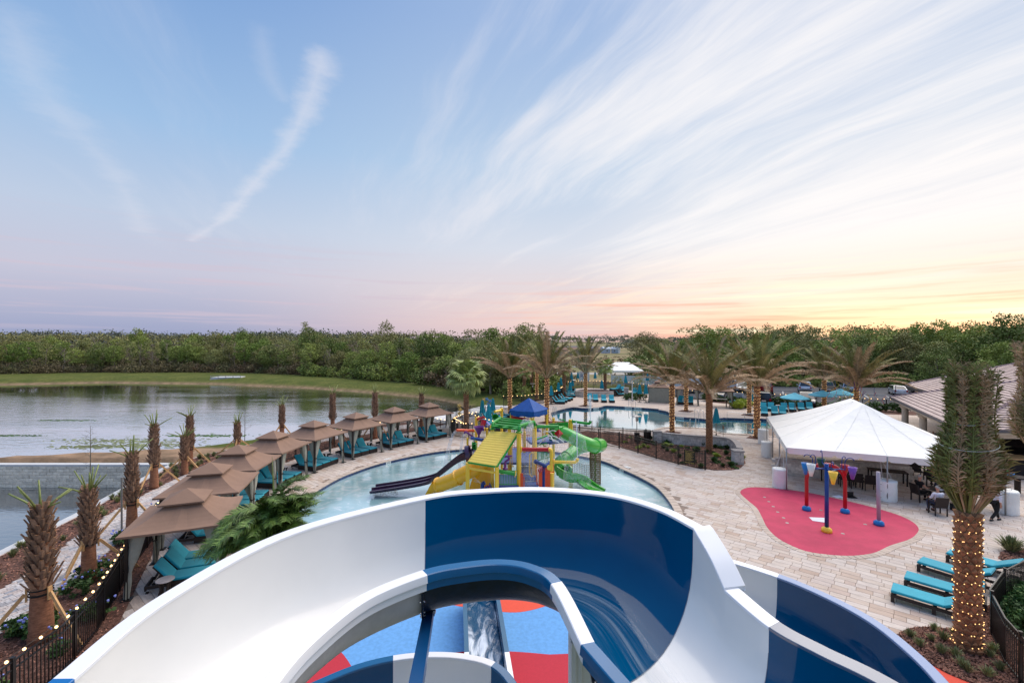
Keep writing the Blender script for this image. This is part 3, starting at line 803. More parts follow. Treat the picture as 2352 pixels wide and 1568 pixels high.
# red splash pad and coloured mats under the slide
pad = struct(MB().prism(PAD, 0, .026, False).build('splash_pad', M['redpad']), 'raspberry red rubber splash pad with a wavy edge')
seg_ring(PAD, .0, .26, .014, .24, 'border_paver', M['coping'], deck, .030)
for x, y in ((311, 864), (345, 899), (380, 938), (415, 981), (461, 1027), (489, 1067), (1103, 1078), (927, 1151), (755, 966)):
 p = W(*cF(x, y)); MB().lathe([(.075, 0), (.07, .006)], n=14).build('spray_nozzle', M['alu'], pad, loc=(p.x, p.y, .026))
play_mat = struct(MB().prism(MATZ, 0, .018, False).build('play_mat', M['matblue']), 'light blue rubber mat with red and coral waves under the water slide')
MB().prism([(p.x, p.y) for p in catmull([(-2.1, 14.8, 0), (-1.9, 14.5, 0), (-.9, 14.25, 0), (-.1, 14.1, 0), (.4, 14.15, 0), (1.0, 14.4, 0), (2.0, 15.0, 0), (2.4, 15.8, 0), (0, 15.9, 0), (-2, 15.8, 0)], 3, True)], .015, .022, False).build('coral_wave', M['matorange'], play_mat)
MB().prism([(7.6, 11.95), (8.2, 11.95), (10., 12.), (10.85, 12.25), (11.45, 11.4), (12.05, 10.2), (12.05, 8.2), (7.6, 8.2)], .015, .022, False).build('coral_wave', M['matorange'], play_mat)
MB().prism([(p.x, p.y) for p in catmull([(-1.7, 12.15, 0), (-.9, 12.35, 0), (.2, 12.3, 0), (1.0, 12.2, 0), (2.2, 12.05, 0), (2.4, 10, 0), (0, 9, 0), (-1.5, 11.2, 0)], 3, True)], .015, .022, False).build('red_wave', M['matred'], play_mat)
MB().prism([(p.x, p.y) for p in catmull([(-5.1, 12.6, 0), (-4.3, 11.95, 0), (-3.9, 11.4, 0), (-3.2, 10.9, 0), (-4, 9.6, 0), (-7, 9.6, 0), (-6.8, 12.6, 0)], 3, True)], .015, .022, False).build('red_wave', M['matred'], play_mat)

# mulch, lakeside path, planter beds
mulch_l = struct(MB().prism(MULCH_L, .002, .03, False).build('lakeside_mulch_bed', M['mulch']), 'brown bark mulch between the lake path and the fence')
PATHC = catmull([(-15.3, 5.6, 0), (-15.4, 10., 0), (-15.75, 13.4, 0), (-16.9, 17.6, 0), (-18.5, 22., 0), (-19.4, 27., 0), (-19.5, 31., 0), (-18.7, 35., 0), (-15.8, 39.4, 0), (-12.2, 43.2, 0), (-8.0, 46.6, 0)], 8)
PATH_W = .95
PL, PR = [], []
for i, p in enumerate(PATHC):
 d = (PATHC[min(i+1, len(PATHC)-1)] - PATHC[max(i-1, 0)]).normalized(); n = Vector((-d.y, d.x, 0)); PL.append(p + n*PATH_W); PR.append(p - n*PATH_W)
pathpoly = [(p.x, p.y) for p in PL] + [(p.x, p.y) for p in reversed(PR)]
lpath = struct(MB().prism(pathpoly, .02, .045, False).build('lakeside_path', M['joint']), 'walkway of grey and cream pavers beside the lake')
ca2, sa2 = math.cos(R(68)), math.sin(R(68)); pc = []
for j in range(-200, 260):
 u = -30 + rnd.random()*.4; v0 = j*.15
 while u < 70:
  Lw = rnd.choice([.3, .3, .22, .15]); x, y = (u+Lw/2)*ca2-(v0+.075)*sa2, (u+Lw/2)*sa2+(v0+.075)*ca2; u += Lw
  if -22 < x < -10 and 7 < y < 47 and inpoly(x, y, pathpoly): pc.append((x, y, Lw))
pc.sort(key=lambda c: (0 if (c[1] > 10.5 and 1176 + c[0]/c[1]*FL > 0) else 1, c[1]))
for x, y, Lw in pc[:300]:
 t = round(rnd.random()*9)/9; key = ('lp', Lw, t)
 if key not in pm:
  bb = MB().box((0, 0, 0), (Lw-.012, .138, .012), tone=t); pm[key] = bb.mesh('path_paver')
 obj('path_paver', pm[key], M['lakepaver'], lpath, (x, y, .050 + rnd.random()*.003), R(68))
b = MB()
for x, y, Lw in pc[300:]: b.box((x, y, .050 + rnd.random()*.003), (Lw-.012, .138, .012), R(68), tone=rnd.random())
b.build('path_paver_field', M['lakepaver'], lpath, kind='stuff')
bed_c = struct(MB().prism(BED_C, .002, .034, False).build('planter_mulch_bed', M['mulch']), 'mulch bed inside the pool fence and low stone wall')
bed_r = struct(MB().prism(BED_R, .002, .034, False).build('palm_mulch_bed', M['mulch']), 'mulch bed round the lit palm in the corner')
bed_r2 = struct(MB().prism(BED_R2, .002, .034, False).build('small_mulch_bed', M['mulch']), 'small mulch bed behind the loungers')
def chips(poly, n, name, parent, zz, ymax, size=.05, cond=None):
 xs = [p[0] for p in poly]; ys = [p[1] for p in poly]; b = MB(); k = 0; tries = 0
 x0, x1, y0, y1 = min(xs), max(xs), max(9.5, min(ys)), min(max(ys), ymax)
 while k < n and tries < n*12:
  tries += 1
  y = y0 + (y1-y0)*rnd.random()**1.5; x = x0 + (x1-x0)*rnd.random()
  if abs(x) > y*1.16 or not inpoly(x, y, poly) or (cond and not cond(x, y)): continue
  k += 1; a = rnd.random()*6.28; L = size*(.5+rnd.random()*1.4)*max(1., y/14); wd = size*.35*max(1, y/14); t = rnd.uniform(-.5, .5)
  dx, dy = math.cos(a), math.sin(a)
  b.add([(x-dx*L/2, y-dy*L/2, zz-.01), (x+dx*L/2, y+dy*L/2, zz+.02+abs(t)*.03), (x-dy*wd, y+dx*wd, zz+.022), (x+dy*wd, y-dx*wd, zz+.004)], [(0, 3, 2), (3, 1, 2)], rnd.random())
 b.build(name, M['chip'], parent, kind='stuff')
def notpath(x, y): return not inpoly(x, y, pathpoly)
chips(MULCH_L, 9000, 'bark_chips', mulch_l, .035, 40, .06, notpath)
chips(BED_R, 9000, 'bark_chips', bed_r, .04, 19, .055)
chips(BED_C, 4000, 'bark_chips', bed_c, .04, 45, .06)
chips(BED_R2, 900, 'bark_chips', bed_r2, .04, 22, .06)

# ------------------------------------------------------------------ the water slide in the foreground
ST = [((-80,1790),2.65,(520,1700),2.75), ((170,1560),2.6,(600,1568),2.75), ((400,1372),2.5,(700,1462),2.8), ((680,1224),2.42,(830,1366),2.8), ((977,1146),2.4,(970,1310),2.8),
  ((1120,1130),2.4,(1060,1292),2.8), ((1260,1127),2.4,(1150,1285),2.8), ((1400,1140),2.4,(1225,1297),2.8), ((1510,1171),2.4,(1290,1336),2.83), ((1592,1213),2.42,(1365,1475),2.95),
  ((1632,1282),2.65,(1407,1522),3.0), ((1666,1357),2.9,(1450,1570),3.05), ((1766,1441),3.0,(1540,1690),3.12), ((1880,1504),3.05,(1660,1820),3.2), ((2010,1568),3.1,(1820,1980),3.3), ((2230,1700),3.2,(2080,2200),3.4)]
def rim(q, d): return W(q[0], q[1], H-d)
slide = thing('water_slide', 'large white and blue open flume water slide curving across the foreground', 'water slide', (0, 6, 0))
NS = 8
def flume_samples(st):
 O, I = [], []
 for a, b in ((0, 9), (9, 11), (11, 15)):
  o = catmull([rim(s[0], s[1]) for s in st[a:b+1]], NS); i = catmull([rim(s[2], s[3]) for s in st[a:b+1]], NS)
  O += o if not O else o[1:]; I += i if not I else i[1:]
 return O, I
def section(O, I, depth, n=22):
 """bowl cross-section from the inner rim I down and up to the outer rim O"""
 out = []
 for k in range(n+1):
  t = math.pi*k/n
  f = (1-math.cos(t))/2; s_ = abs(math.sin(t))**.62
  p = I.lerp(O, f)
  zr = I.z if f < .5 else O.z
  low = min(I.z, O.z) - depth
  z = low + (zr - low)*(1-s_)
  out.append(Vector((p.x, p.y, z)))
 return out
def flume(O, I, a, b, depth, m_in, m_out, parent, name='flume_section'):
 ni = b - a + 1; n = 22; vi = []
 for i in range(a, b+1): vi += section(O[i], I[i], depth, n)
 B = MB(); fs = []
 for i in range(ni-1):
  for k in range(n): fs.append((i*(n+1)+k, i*(n+1)+k+1, (i+1)*(n+1)+k+1, (i+1)*(n+1)+k))
 B.add(vi, fs); o = B.build(name, m_in, parent, True, world=True)
 # underside skin 15 mm below
 nrm = [Vector(v.normal) for v in o.data.vertices]
 up = sum(n_.z for n_ in nrm)
 sg = -1 if up > 0 else 1
 vo = [Vector(v.co) + nv*sg*.016 for v, nv in zip(o.data.vertices, nrm)]
 B2 = MB(); B2.add(vo, fs); B2.build('underside', m_out, o, True)
 return o
def rim_cap(O, I, a, b, wd, m, parent, name, drop=.16, step=True):
 """flat lip turned out from the rim with a folded edge below"""
 B = MB(); secs = []
 for i in range(a, b+1):
  o, q = O[i], I[i]; n = Vector((o.x-q.x, o.y-q.y, 0))
  t = (O[min(i+1, len(O)-1)] - O[max(i-1, 0)]); t.z = 0; t.normalize()
  nn = Vector((t.y, -t.x, 0));
  if nn.dot(n) < 0: nn = -nn
  n = nn
  prof = [(-.006, -.02), (-.004, .004), (.004, .010), (wd-.012, .010), (wd, .002), (wd+.004, -.012), (wd+.012, -drop*.45), (wd-.02, -drop*.55), (wd-.02, -drop), (wd-.05, -drop)] if step else \
    [(-.006, -.02), (-.004, .004), (.004, .010), (wd-.012, .010), (wd, .002), (wd+.004, -.012), (wd+.004, -drop*.5), (wd-.02, -drop*.5)]
  secs.append([o + n*u + Vector((0, 0, z)) for u, z in prof])
 n = len(secs[0]); vs = [v for s_ in secs for v in s_]; fs = []
 for i in range(len(secs)-1):
  for k in range(n-1): fs.append((i*n+k, i*n+k+1, (i+1)*n+k+1, (i+1)*n+k))
 fs.append(tuple(range(n))); fs.append(tuple((len(secs)-1)*n+k for k in range(n-1, -1, -1)))
 B.add(vs, fs); return B.build(name, m, parent, True, world=True, auto=25)
O1, I1 = flume_samples(ST)
for a, b_, mi, mo in ((0, 1, 'blue_gel', 'blue_rough'), (1, 4, 'white_gel', 'white_rough'), (4, 9, 'blue_gel', 'blue_rough'), (9, 12, 'white_gel', 'white_rough'), (12, 15, 'blue_gel', 'blue_rough')):
 flume(O1, I1, a*NS, b_*NS, .76, M[mi], M[mo], slide)
M['rimwhite'] = mat('white_rim', (.93, .93, .94), .3, var=.01)
M['rimsky'] = mat('blue_lip', (.05, .40, .66), .25)
M['rimbronze'] = mat('polished_blue_rim', (.30, .36, .46), .12, var=.05, coat=.6)
M['rimblue'] = mat('blue_rim', (.06, .37, .56), .22, var=.04)
for a, b_, m_ in ((0, NS, 'rimsky'), (NS, 4*NS, 'rimwhite'), (4*NS, 9*NS, 'rimwhite'), (9*NS, 11*NS, 'rimwhite'), (11*NS, 12*NS, 'rimwhite'), (12*NS, 15*NS, 'rimbronze')):
 wd = .17 if b_ <= 9*NS else .28 if b_ == 11*NS else .20
 rim_cap(O1, I1, a, b_, wd, M[m_], slide, 'outer_rim', .1, False)
for a, b_, m_ in ((0, 4*NS, 'rimwhite'), (4*NS, 8*NS, 'rimblue'), (8*NS, 9*NS, 'rimwhite'), (9*NS, 15*NS, 'rimblue')):
 rim_cap(I1, O1, a, b_, .145, M[m_], slide, 'inner_rim', .19, True)
# seams of the moulded sections
M['seam'] = mat('seam_sealant', (.45, .50, .56), .5)
for O_, I_, ss in ((O1, I1, (NS, 4*NS, 9*NS, 12*NS)), ):
 for si in ss:
  sec = section(O_[si], I_[si], .757); MB().tube([p + Vector((0, 0, .004)) for p in sec[1:-1]], .004, 4, cap=False).build('seam', M['seam'], slide, world=True)
# bolted flange under the joint
for si in (4*NS, 9*NS):
 sec = section(O1[si], I1[si], .76); t = (O1[si+1]-O1[si-1]).normalized(); B = MB(); c = sum(sec, Vector())/len(sec)
 for k in range(len(sec)-1):
  p, q = sec[k], sec[k+1]
  op = Vector((p.x-c.x, p.y-c.y, (p.z-c.z)*1.6-.5)).normalized()*.085; oq = Vector((q.x-c.x, q.y-c.y, (q.z-c.z)*1.6-.5)).normalized()*.085
  if k < 1 or k > len(sec)-3: continue
  for e in (-.012, .012):
   B.add([p+t*e, q+t*e, q+oq+t*e, p+op+t*e], [(0, 1, 2, 3)])
  B.add([p+op-t*.012, q+oq-t*.012, q+oq+t*.012, p+op+t*.012], [(0, 1, 2, 3)])
 fo = B.build('joint_flange', M['blue_rough'], slide, world=True)
 bb = None
 for k in range(2, 20, 2):
  p = sec[k]; op = Vector((p.x-c.x, p.y-c.y, (p.z-c.z)*1.6-.5)).normalized()*.05
  for e in (-.022, .022):
   pos = p+op+t*e - Vector(slide.location)
   if bb is None: bb = MB().sphere((0, 0, 0), .016, 6).mesh('bolt')
   obj('bolt', bb, M['chrome'], fo, pos)
# film of water down the floor of the curve
B = MB(); rows = []
for i in range(5*NS, 12*NS+4):
 sec = section(O1[i], I1[i], .752, 22); rows.append(sec[6:15])
n = len(rows[0]); vs = [v + Vector((0, 0, .012)) for r_ in rows for v in r_]
B.add(vs, [(i*n+k, i*n+k+1, (i+1)*n+k+1, (i+1)*n+k) for i in range(len(rows)-1) for k in range(n-1)])
def film():
 m = bpy.data.materials.new('water_film'); m.use_nodes = True; b = m.node_tree.nodes['Principled BSDF']; G = NG(m.node_tree)
 v = G.n('ShaderNodeTexCoord').outputs['UV']
 s1 = G.noise(G.mapping(v, scale=(1.4, 11, 1)), 1., 5, .6)
 b.inputs['Base Color'].default_value = (.62, .74, .82, 1); b.inputs['Roughness'].default_value = .08
 sp_ = G.n('ShaderNodeSeparateXYZ'); G.l(v, sp_.inputs[0])
 edge = G.m('MULTIPLY', G.mr(sp_.outputs[1], 0., .25), G.mr(sp_.outputs[1], 1., .7)); ends = G.m('MULTIPLY', G.mr(sp_.outputs[0], 0., .3), G.mr(sp_.outputs[0], 1., .8))
 G.l(G.m('MULTIPLY', G.m('MULTIPLY', G.mr(s1, .42, .78, .0, .34), edge), ends), b.inputs['Alpha']);
 bn = G.n('ShaderNodeBump'); bn.inputs['Distance'].default_value = .003; G.l(s1, bn.inputs['Height']); G.l(bn.outputs[0], b.inputs['Normal'])
 return m
fo = B.build('water_film', film(), slide, True, world=True)
uvl = fo.data.uv_layers.new(name='uv')
for poly in fo.data.polygons:
 for li, vi in zip(poly.loop_indices, poly.vertices):
  uvl.data[li].uv = ((vi//n)/(len(rows)-1), (vi % n)/(n-1))
fo['kind'] = 'stuff'

# the lower loop seen on the right and the third loop below
def offs(pts, c, wd, dz):
 out = []
 for p in pts:
  v = Vector((p.x-c[0], p.y-c[1], 0)).normalized(); out.append(Vector((p.x-v.x*wd, p.y-v.y*wd, p.z+dz)))
 return out
L2 = [W(1570, 1282, H-3.75), W(1645, 1284, H-3.8), W(1785, 1326, H-3.85), W(1900, 1375, H-3.9), W(2000, 1431, H-3.95), W(2085, 1500, H-4.0), W(2150, 1568, H-4.05), W(2215, 1660, H-4.1), W(2230, 1800, H-4.15)]
K2 = [Vector((2.2, 6.4, 4.1)), Vector((2.7, 6.35, 4.1)), Vector((3.05, 6.1, 4.1)), Vector((3.25, 5.75, 4.05)), Vector((3.35, 5.4, 4.)), Vector((3.35, 4.9, 4.)), Vector((3.2, 4.4, 3.95)), Vector((2.9, 3.9, 3.9)), Vector((2.5, 3.4, 3.9))]
O2 = catmull(L2, NS); I2 = catmull(K2, NS)
flume(O2, I2, 0, 2*NS, .55, M['white_gel'], M['white_rough'], slide)
flume(O2, I2, 2*NS, 8*NS, .55, M['blue_gel'], M['blue_rough'], slide)
rim_cap(O2, I2, 0, 2*NS, .15, M['rimwhite'], slide, 'outer_rim', .1, False)
M['rimpale'] = mat('pale_blue_rim', (.50, .58, .72), .35, var=.02)
rim_cap(O2, I2, 2*NS, 8*NS, .15, M['rimpale'], slide, 'outer_rim', .1, False)
L3 = [W(560, 1680, H-5.0), W(645, 1617, H-5.0), W(745, 1568, H-5.0), W(825, 1536, H-5.), W(903, 1517, H-5.), W(985, 1509, H-5.), W(1062, 1513, H-5.02), W(1128, 1531, H-5.05), W(1170, 1575, H-5.1), W(1200, 1650, H-5.15)]
K3 = [Vector((-2.9, 4.3, 3.1)), Vector((-2.6, 4.8, 3.1)), Vector((-2.3, 5.2, 3.1)), Vector((-1.95, 5.45, 3.1)), Vector((-1.6, 5.6, 3.1)), Vector((-1.25, 5.65, 3.1)), Vector((-.95, 5.6, 3.1)), Vector((-.7, 5.45, 3.05)), Vector((-.5, 5.1, 3.)), Vector((-.4, 4.7, 3.))]
O3 = catmull(L3, NS); I3 = catmull(K3, NS)
for a, b_, mi, mo in ((0, 4, 'blue_gel', 'blue_rough'), (4, 7, 'white_gel', 'white_rough'), (7, 9, 'blue_gel', 'blue_rough')):
 flume(O3, I3, a*NS, b_*NS, .55, M[mi], M[mo], slide)
 rim_cap(O3, I3, a*NS, b_*NS, .13, M['rimwhite' if mi[0] == 'w' else 'rimblue'], slide, 'outer_rim', .1, False)
# run-out trough with fast water
RX = lambda y: (-.60 + (10.99-y)*-.095*-1*-1)
run = thing('run_out_trough', 'straight blue slide run-out trough full of rushing water on the light blue mat', 'slide run-out', (-.7, 12, 0))
ys = [8.6, 9.8, 10.95, 12., 13., 14., 15.2]
def trough(y0, y1, mi, mrim):
 n_ = 8; secs = []
 for i in range(n_+1):
  y = y0 + (y1-y0)*i/n_; xc = -.61 - (y-10.99)*.125
  secs.append([Vector((xc+u, y, z)) for u, z in ((-.54, .70), (-.54, .90), (-.43, .90), (-.42, .50), (-.36, .36), (.36, .36), (.42, .50), (.43, .90), (.54, .90), (.54, .70))])
 k = len(secs[0]); B = MB(); B.add([v for s_ in secs for v in s_], [(i*k+j, i*k+j+1, (i+1)*k+j+1, (i+1)*k+j) for i in range(n_) for j in range(k-1)])
 o = B.build('trough_section', mi, run, world=True)
 for s_ in (-1, 1):
  B = MB()
  for i in range(n_):
   ya, yb = y0 + (y1-y0)*i/n_, y0 + (y1-y0)*(i+1)/n_
   B.bar((-.61-(ya-10.99)*.125+s_*.485, ya, .915), (-.61-(yb-10.99)*.125+s_*.485, yb, .915), .115, .02)
  B.build('rim', mrim, o, world=False) if False else B.build('trough_rim', mrim, run, world=True)
 return o
M['rimteal'] = mat('blue_grey_rim', (.20, .38, .50), .3, var=.04)
trough(10.97, 14.4, M['blue_gel'], M['rimteal']); trough(7.5, 10.97, M['white_gel'], M['rimwhite'])
B = MB().box((-.61-(14.4-10.99)*.125, 14.42, .62), (1.08, .05, .6)); B.build('end_wall', M['blue_gel'], run, world=True)
for y in (9.2, 11.4, 13.4):
 for s_ in (-.35, .35): MB().box((-.61-(y-10.99)*.125+s_, y, .17), (.09, .09, .34)).build('support_foot', M['blue_steel'], run, world=True)
def rush():
 m = bpy.data.materials.new('rushing_water'); m.use_nodes = True; p = m.node_tree.nodes['Principled BSDF']; G = NG(m.node_tree)
 pos = G.n('ShaderNodeNewGeometry').outputs['Position']
 a = G.noise(G.mapping(pos, scale=(1.5, .55, 1)), 2.2, 6, .55, 1.0)
 sp_ = G.n('ShaderNodeSeparateXYZ'); G.l(pos, sp_.inputs[0])
 k = G.mr(sp_.outputs[1], 14.2, 11.2, .0, .17)
 f = G.mr(G.m('ADD', a, k), .58, .82)
 G.l(G.mix(f, lin((.05, .28, .42)), lin((.86, .90, .95))), p.inputs['Base Color']); p.inputs['Roughness'].default_value = .12
 b = G.n('ShaderNodeBump'); b.inputs['Distance'].default_value = .05; G.l(a, b.inputs['Height']); G.l(b.outputs[0], p.inputs['Normal'])
 return m
B = MB(); nn = 60
for i in range(nn+1):
 y = 7.5 + 6.9*i/nn; xc = -.61 - (y-10.99)*.125
 for k in range(11):
  B.v.append((xc - .41 + .082*k, y, .52 + .012*math.sin(i*1.7+k*1.1) + .01*math.sin(k*2.3+i*.6)))
B.f = [(i*11+k, i*11+k+1, (i+1)*11+k+1, (i+1)*11+k) for i in range(nn) for k in range(10)]
B.build('water', rush(), run, True, world=True, kind='stuff')
# steel arm, pole
arm = thing('support_arm', 'dark blue steel arm running to the underside of the slide joint', 'steel arm', (-1.1, 5.6, 4.6))
a0 = P(985, 1408, 6.1); a1 = P(957, 1568, 4.35); a2 = a1 + (a1-a0)*1.6
MB().bar(a0, a2, .13, .13).build('beam', M['blue_steel'], arm, world=True)
MB().box(a0 + Vector((.0, .02, .06)), (.16, .10, .16)).build('bracket', M['blue_steel'], arm, world=True)
MB().tube([a0+Vector((-.1, -.04, .05)), a0+Vector((.1, -.04, .05))], .022, 8).build('bolt', M['chrome'], arm, world=True)
col = thing('support_column', 'white square ribbed column standing on the mat behind the inner rim of the slide', 'column', (.95, 5.9, 0))
MB().box((.95, 5.9, 2.3), (.40, .34, 4.6)).build('shaft', M['white'], col, world=True)
for u in (-.15, -.08): MB().box((.95+u, 5.72, 2.3), (.025, .02, 4.6)).build('rib', M['white'], col, world=True)
MB().box((.95, 5.9, .02), (.55, .55, .04)).build('base_plate', M['blue_steel'], col, world=True)

# ------------------------------------------------------------------ cabanas beside the lake
S_ = 3.08; EZ = 2.15; PK = 3.1
def cabana_proto(size=S_, closed=False):
 t = thing('cabana', 'x', 'cabana', (0, 0, 0))
 h = size/2; B = MB(); n = 6
 # lower roof: four panels with a slight sag and seams
 tz = PK - .42; th = .52
 ring_ = lambda r, z: [Vector((-r, -r, z)), Vector((r, -r, z)), Vector((r, r, z)), Vector((-r, r, z))]
 for s_ in range(4):
  rows = []
  for i in range(n+1):
   f = i/n; r = h + (th-h)*f; z = EZ + (tz-EZ)*f - .16*math.sin(math.pi*f)*.6
   a, b_ = ring_(r, z)[s_], ring_(r, z)[(s_+1) % 4]
   row = []
   for j in range(9):
    u = j/8; p = a.lerp(b_, u); sag = -.055*(1-abs(2*u-1)) * (1-f*.5) + (.03 if j == 4 else 0)
    row.append(p + Vector((0, 0, sag if i else sag*.4)))
   rows.append(row)
  vs = [p for r_ in rows for p in r_]
  B.add(vs, [(i*9+j, i*9+j+1, (i+1)*9+j+1, (i+1)*9+j) for i in range(n) for j in range(8)])
  # hem
  hem = [p - Vector((0, 0, .07)) for p in rows[0]]
  B.add(rows[0]+hem, [(j+9, j+10, j+1, j) for j in range(8)])
 B.build('canopy', M['canopy'], t)
 B = MB(); r2 = .68
 for s_ in range(4):
  c4 = ring_(r2, PK-.34); a, b_ = c4[s_], c4[(s_+1) % 4]
  B.add([a, b_, Vector((0, 0, PK))], [(0, 1, 2)])
  B.add([a, b_, b_-Vector((0, 0, .05)), a-Vector((0, 0, .05))], [(0, 3, 2, 1)])
 B.build('top_vent', M['canopy'], t)
 q = h - .22
 for sx in (-1, 1):
  for sy in (-1, 1):
   px_ = MB(); px_.box((sx*q, sy*q, EZ/2), (.09, .09, EZ-.02)).box((sx*q, sy*q, .02), (.3, .3, .04)); px_.build('post', M['bronze'], t)
 B = MB()
 for s_ in (-1, 1): B.bar((-q, s_*q, EZ-.08), (q, s_*q, EZ-.08), .06, .08); B.bar((s_*q, -q, EZ-.08), (s_*q, q, EZ-.08), .06, .08)
 B.build('roof_frame', M['bronze'], t)
 # curtains gathered and tied at the posts
 for sx in (-1, 1):
  for sy in (-1, 1):
   for k, (dx_, dy_) in enumerate(((-sx*.5, 0), (0, -sy*.5))):
    B = MB(); n_ = 14; rows = []; ph = rnd.random()*6
    for i in range(n_+1):
     f = i/n_; z = (EZ-.12)*(1-f) + .06*f
     tie = math.exp(-((f-.56)/.14)**2)
     wd = (.30*(1-f)**1.1 + .13 + .05*f) * (1-.62*tie)
     cx_ = sx*q + dx_*(.62*(1-f)**1.4) ; cy_ = sy*q + dy_*(.62*(1-f)**1.4)
     row = []
     for j in range(12):
      an = 2*math.pi*j/12; fold = 1 + .28*math.sin(an*4+ph+f*1.5)
      ux = (wd*.5+ (.04 if dx_ == 0 else .09+.2*(1-f))*0) * fold
      ex = wd*(.75 if dx_ else .28); ey = wd*(.28 if dx_ else .75)
      row.append(Vector((cx_ + math.cos(an)*ex*fold*.62, cy_ + math.sin(an)*ey*fold*.62, z)))
     rows.append(row)
    vs = [p for r_ in rows for p in r_]
    B.add(vs, [(i*12+j, i*12+(j+1) % 12, (i+1)*12+(j+1) % 12, (i+1)*12+j) for i in range(n_) for j in range(12)])
    cu = B.build('curtain', M['curtain'], t, True)
    if k == 0:
     zt = (EZ-.12)*.44 + .06*.56
     MB().lathe([(.10, -.025), (.105, .025)], (sx*q + dx_*.12, sy*q + dy_*.12, zt), 12, cap=False).build('tie_back', M['bronze'], cu)
 return t
def lounger_proto(back=52, legs=False):
 t = thing('lounger', 'x', 'lounger', (0, 0, 0))      # foot end at -x, head at +x, origin at centre
 F = MB()
 if legs:
  for s_ in (-.33, .33): F.box((0, s_, .20), (1.96, .055, .09))
  F.box((-.955, 0, .20), (.05, .66, .09)).box((.955, 0, .20), (.05, .66, .09))
  F.build('frame', M['wicker'], t)
  for x in (-.93, .05, .93):
   for s_ in (-.32, .32): MB().box((x, s_, .08), (.09, .07, .16)).build('leg', M['wicker'], t)
 else:
  for s_ in (-.34, .34): F.box((-.30, s_, .16), (1.36, .05, .24)).box((.66, s_, .20), (.62, .05, .10))
  F.box((-.97, 0, .16), (.05, .70, .24)).box((.965, 0, .17), (.05, .70, .16)); F.box((-.3, 0, .27), (1.34, .66, .02))
  F.build('frame', M['wicker'], t)
  for x in (-.9, .92):
   for s_ in (-.3, .3): MB().box((x, s_, .02), (.08, .08, .05)).build('leg', M['wicker'], t)
 def cushion(L, name):
  B = MB(); e = .02; w_ = .335; hh = .085
  prof = [(-L/2+e, -w_+e), (L/2-e, -w_+e), (L/2-e, w_-e), (-L/2+e, w_-e)]; P2 = [(-L/2, -w_), (L/2, -w_), (L/2, w_), (-L/2, w_)]
  vs = [(x, y, 0) for x, y in prof] + [(x, y, e) for x, y in P2] + [(x, y, hh-e) for x, y in P2] + [(x, y, hh) for x, y in prof]
  fs = [(3, 2, 1, 0), (12, 13, 14, 15)]
  for r_ in range(3):
   for k in range(4): fs.append((r_*4+k, r_*4+(k+1) % 4, (r_+1)*4+(k+1) % 4, (r_+1)*4+k))
  B.add(vs, fs); return B.mesh(name)
 obj('seat_cushion', cushion(1.27, 'seat_cushion'), M['teal'], t, (-.34, 0, .285))
 a = R(back); L = .74
 bk = obj('back_cushion', cushion(L, 'back_cushion'), M['teal'], t, (.30 + math.cos(a)*L/2, 0, .29 + math.sin(a)*L/2), rot=(0, -a, 0))
 Bf = MB().box((.0, 0, -.015), (L, .66, .03)); bf = Bf.mesh('back_frame'); obj('back_frame', bf, M['wicker'], t, (.30 + math.cos(a)*L/2, 0, .275 + math.sin(a)*L/2), rot=(0, -a, 0))
 for s_ in (-.2, .2): MB().tube([(.30+math.cos(a)*L*.6, s_, .27+math.sin(a)*L*.6), (.80, s_, .22)], .009, 5).build('back_strut', M['chrome'], t)
 return t
def table_proto():
 t = thing('side_table', 'x', 'side table', (0, 0, 0))
 MB().lathe([(.255, 0), (.265, .008), (.265, .022), (.255, .03)], (0, 0, .50), 24).build('table_top', M['marble'], t)
 for k in range(4):
  a = k*math.pi/2 + .4; B = MB(); pts = [(.20*math.cos(a), .20*math.sin(a), 0), (.13*math.cos(a), .13*math.sin(a), .22), (.15*math.cos(a), .15*math.sin(a), .38), (.21*math.cos(a), .21*math.sin(a), .5)]
  B.tube(pts, [.05, .035, .035, .045], 4); B.build('leg', M['wicker'], t)
 return t
def used(proto, first, loc, rz, label, group, scale=None):
 """the prototype itself is the first of its kind, copies follow"""
 if first[0]:
  first[0] = False; proto.location = loc; proto.rotation_euler = (0, 0, rz); proto['label'] = label; proto['group'] = group
  if scale: proto.scale = (scale,)*3
  return proto
 return dup(proto, loc, rz, label, group, scale)
CAB = [(429, 1120, 112), (484, 1061, 105), (547, 1020, 96), (628, 988, 84), (721, 964, 70), (818, 946, 57), (906, 933, 51), (986, 923, 48)]
ords = ['nearest', 'second nearest', 'third nearest', 'fourth nearest', 'fifth nearest', 'third farthest', 'second farthest', 'farthest']
cabp = cabana_proto(); cf = [True]; lp = lounger_proto(); lf = [True]; tp = table_proto(); tf = [True]; cab_pos = []
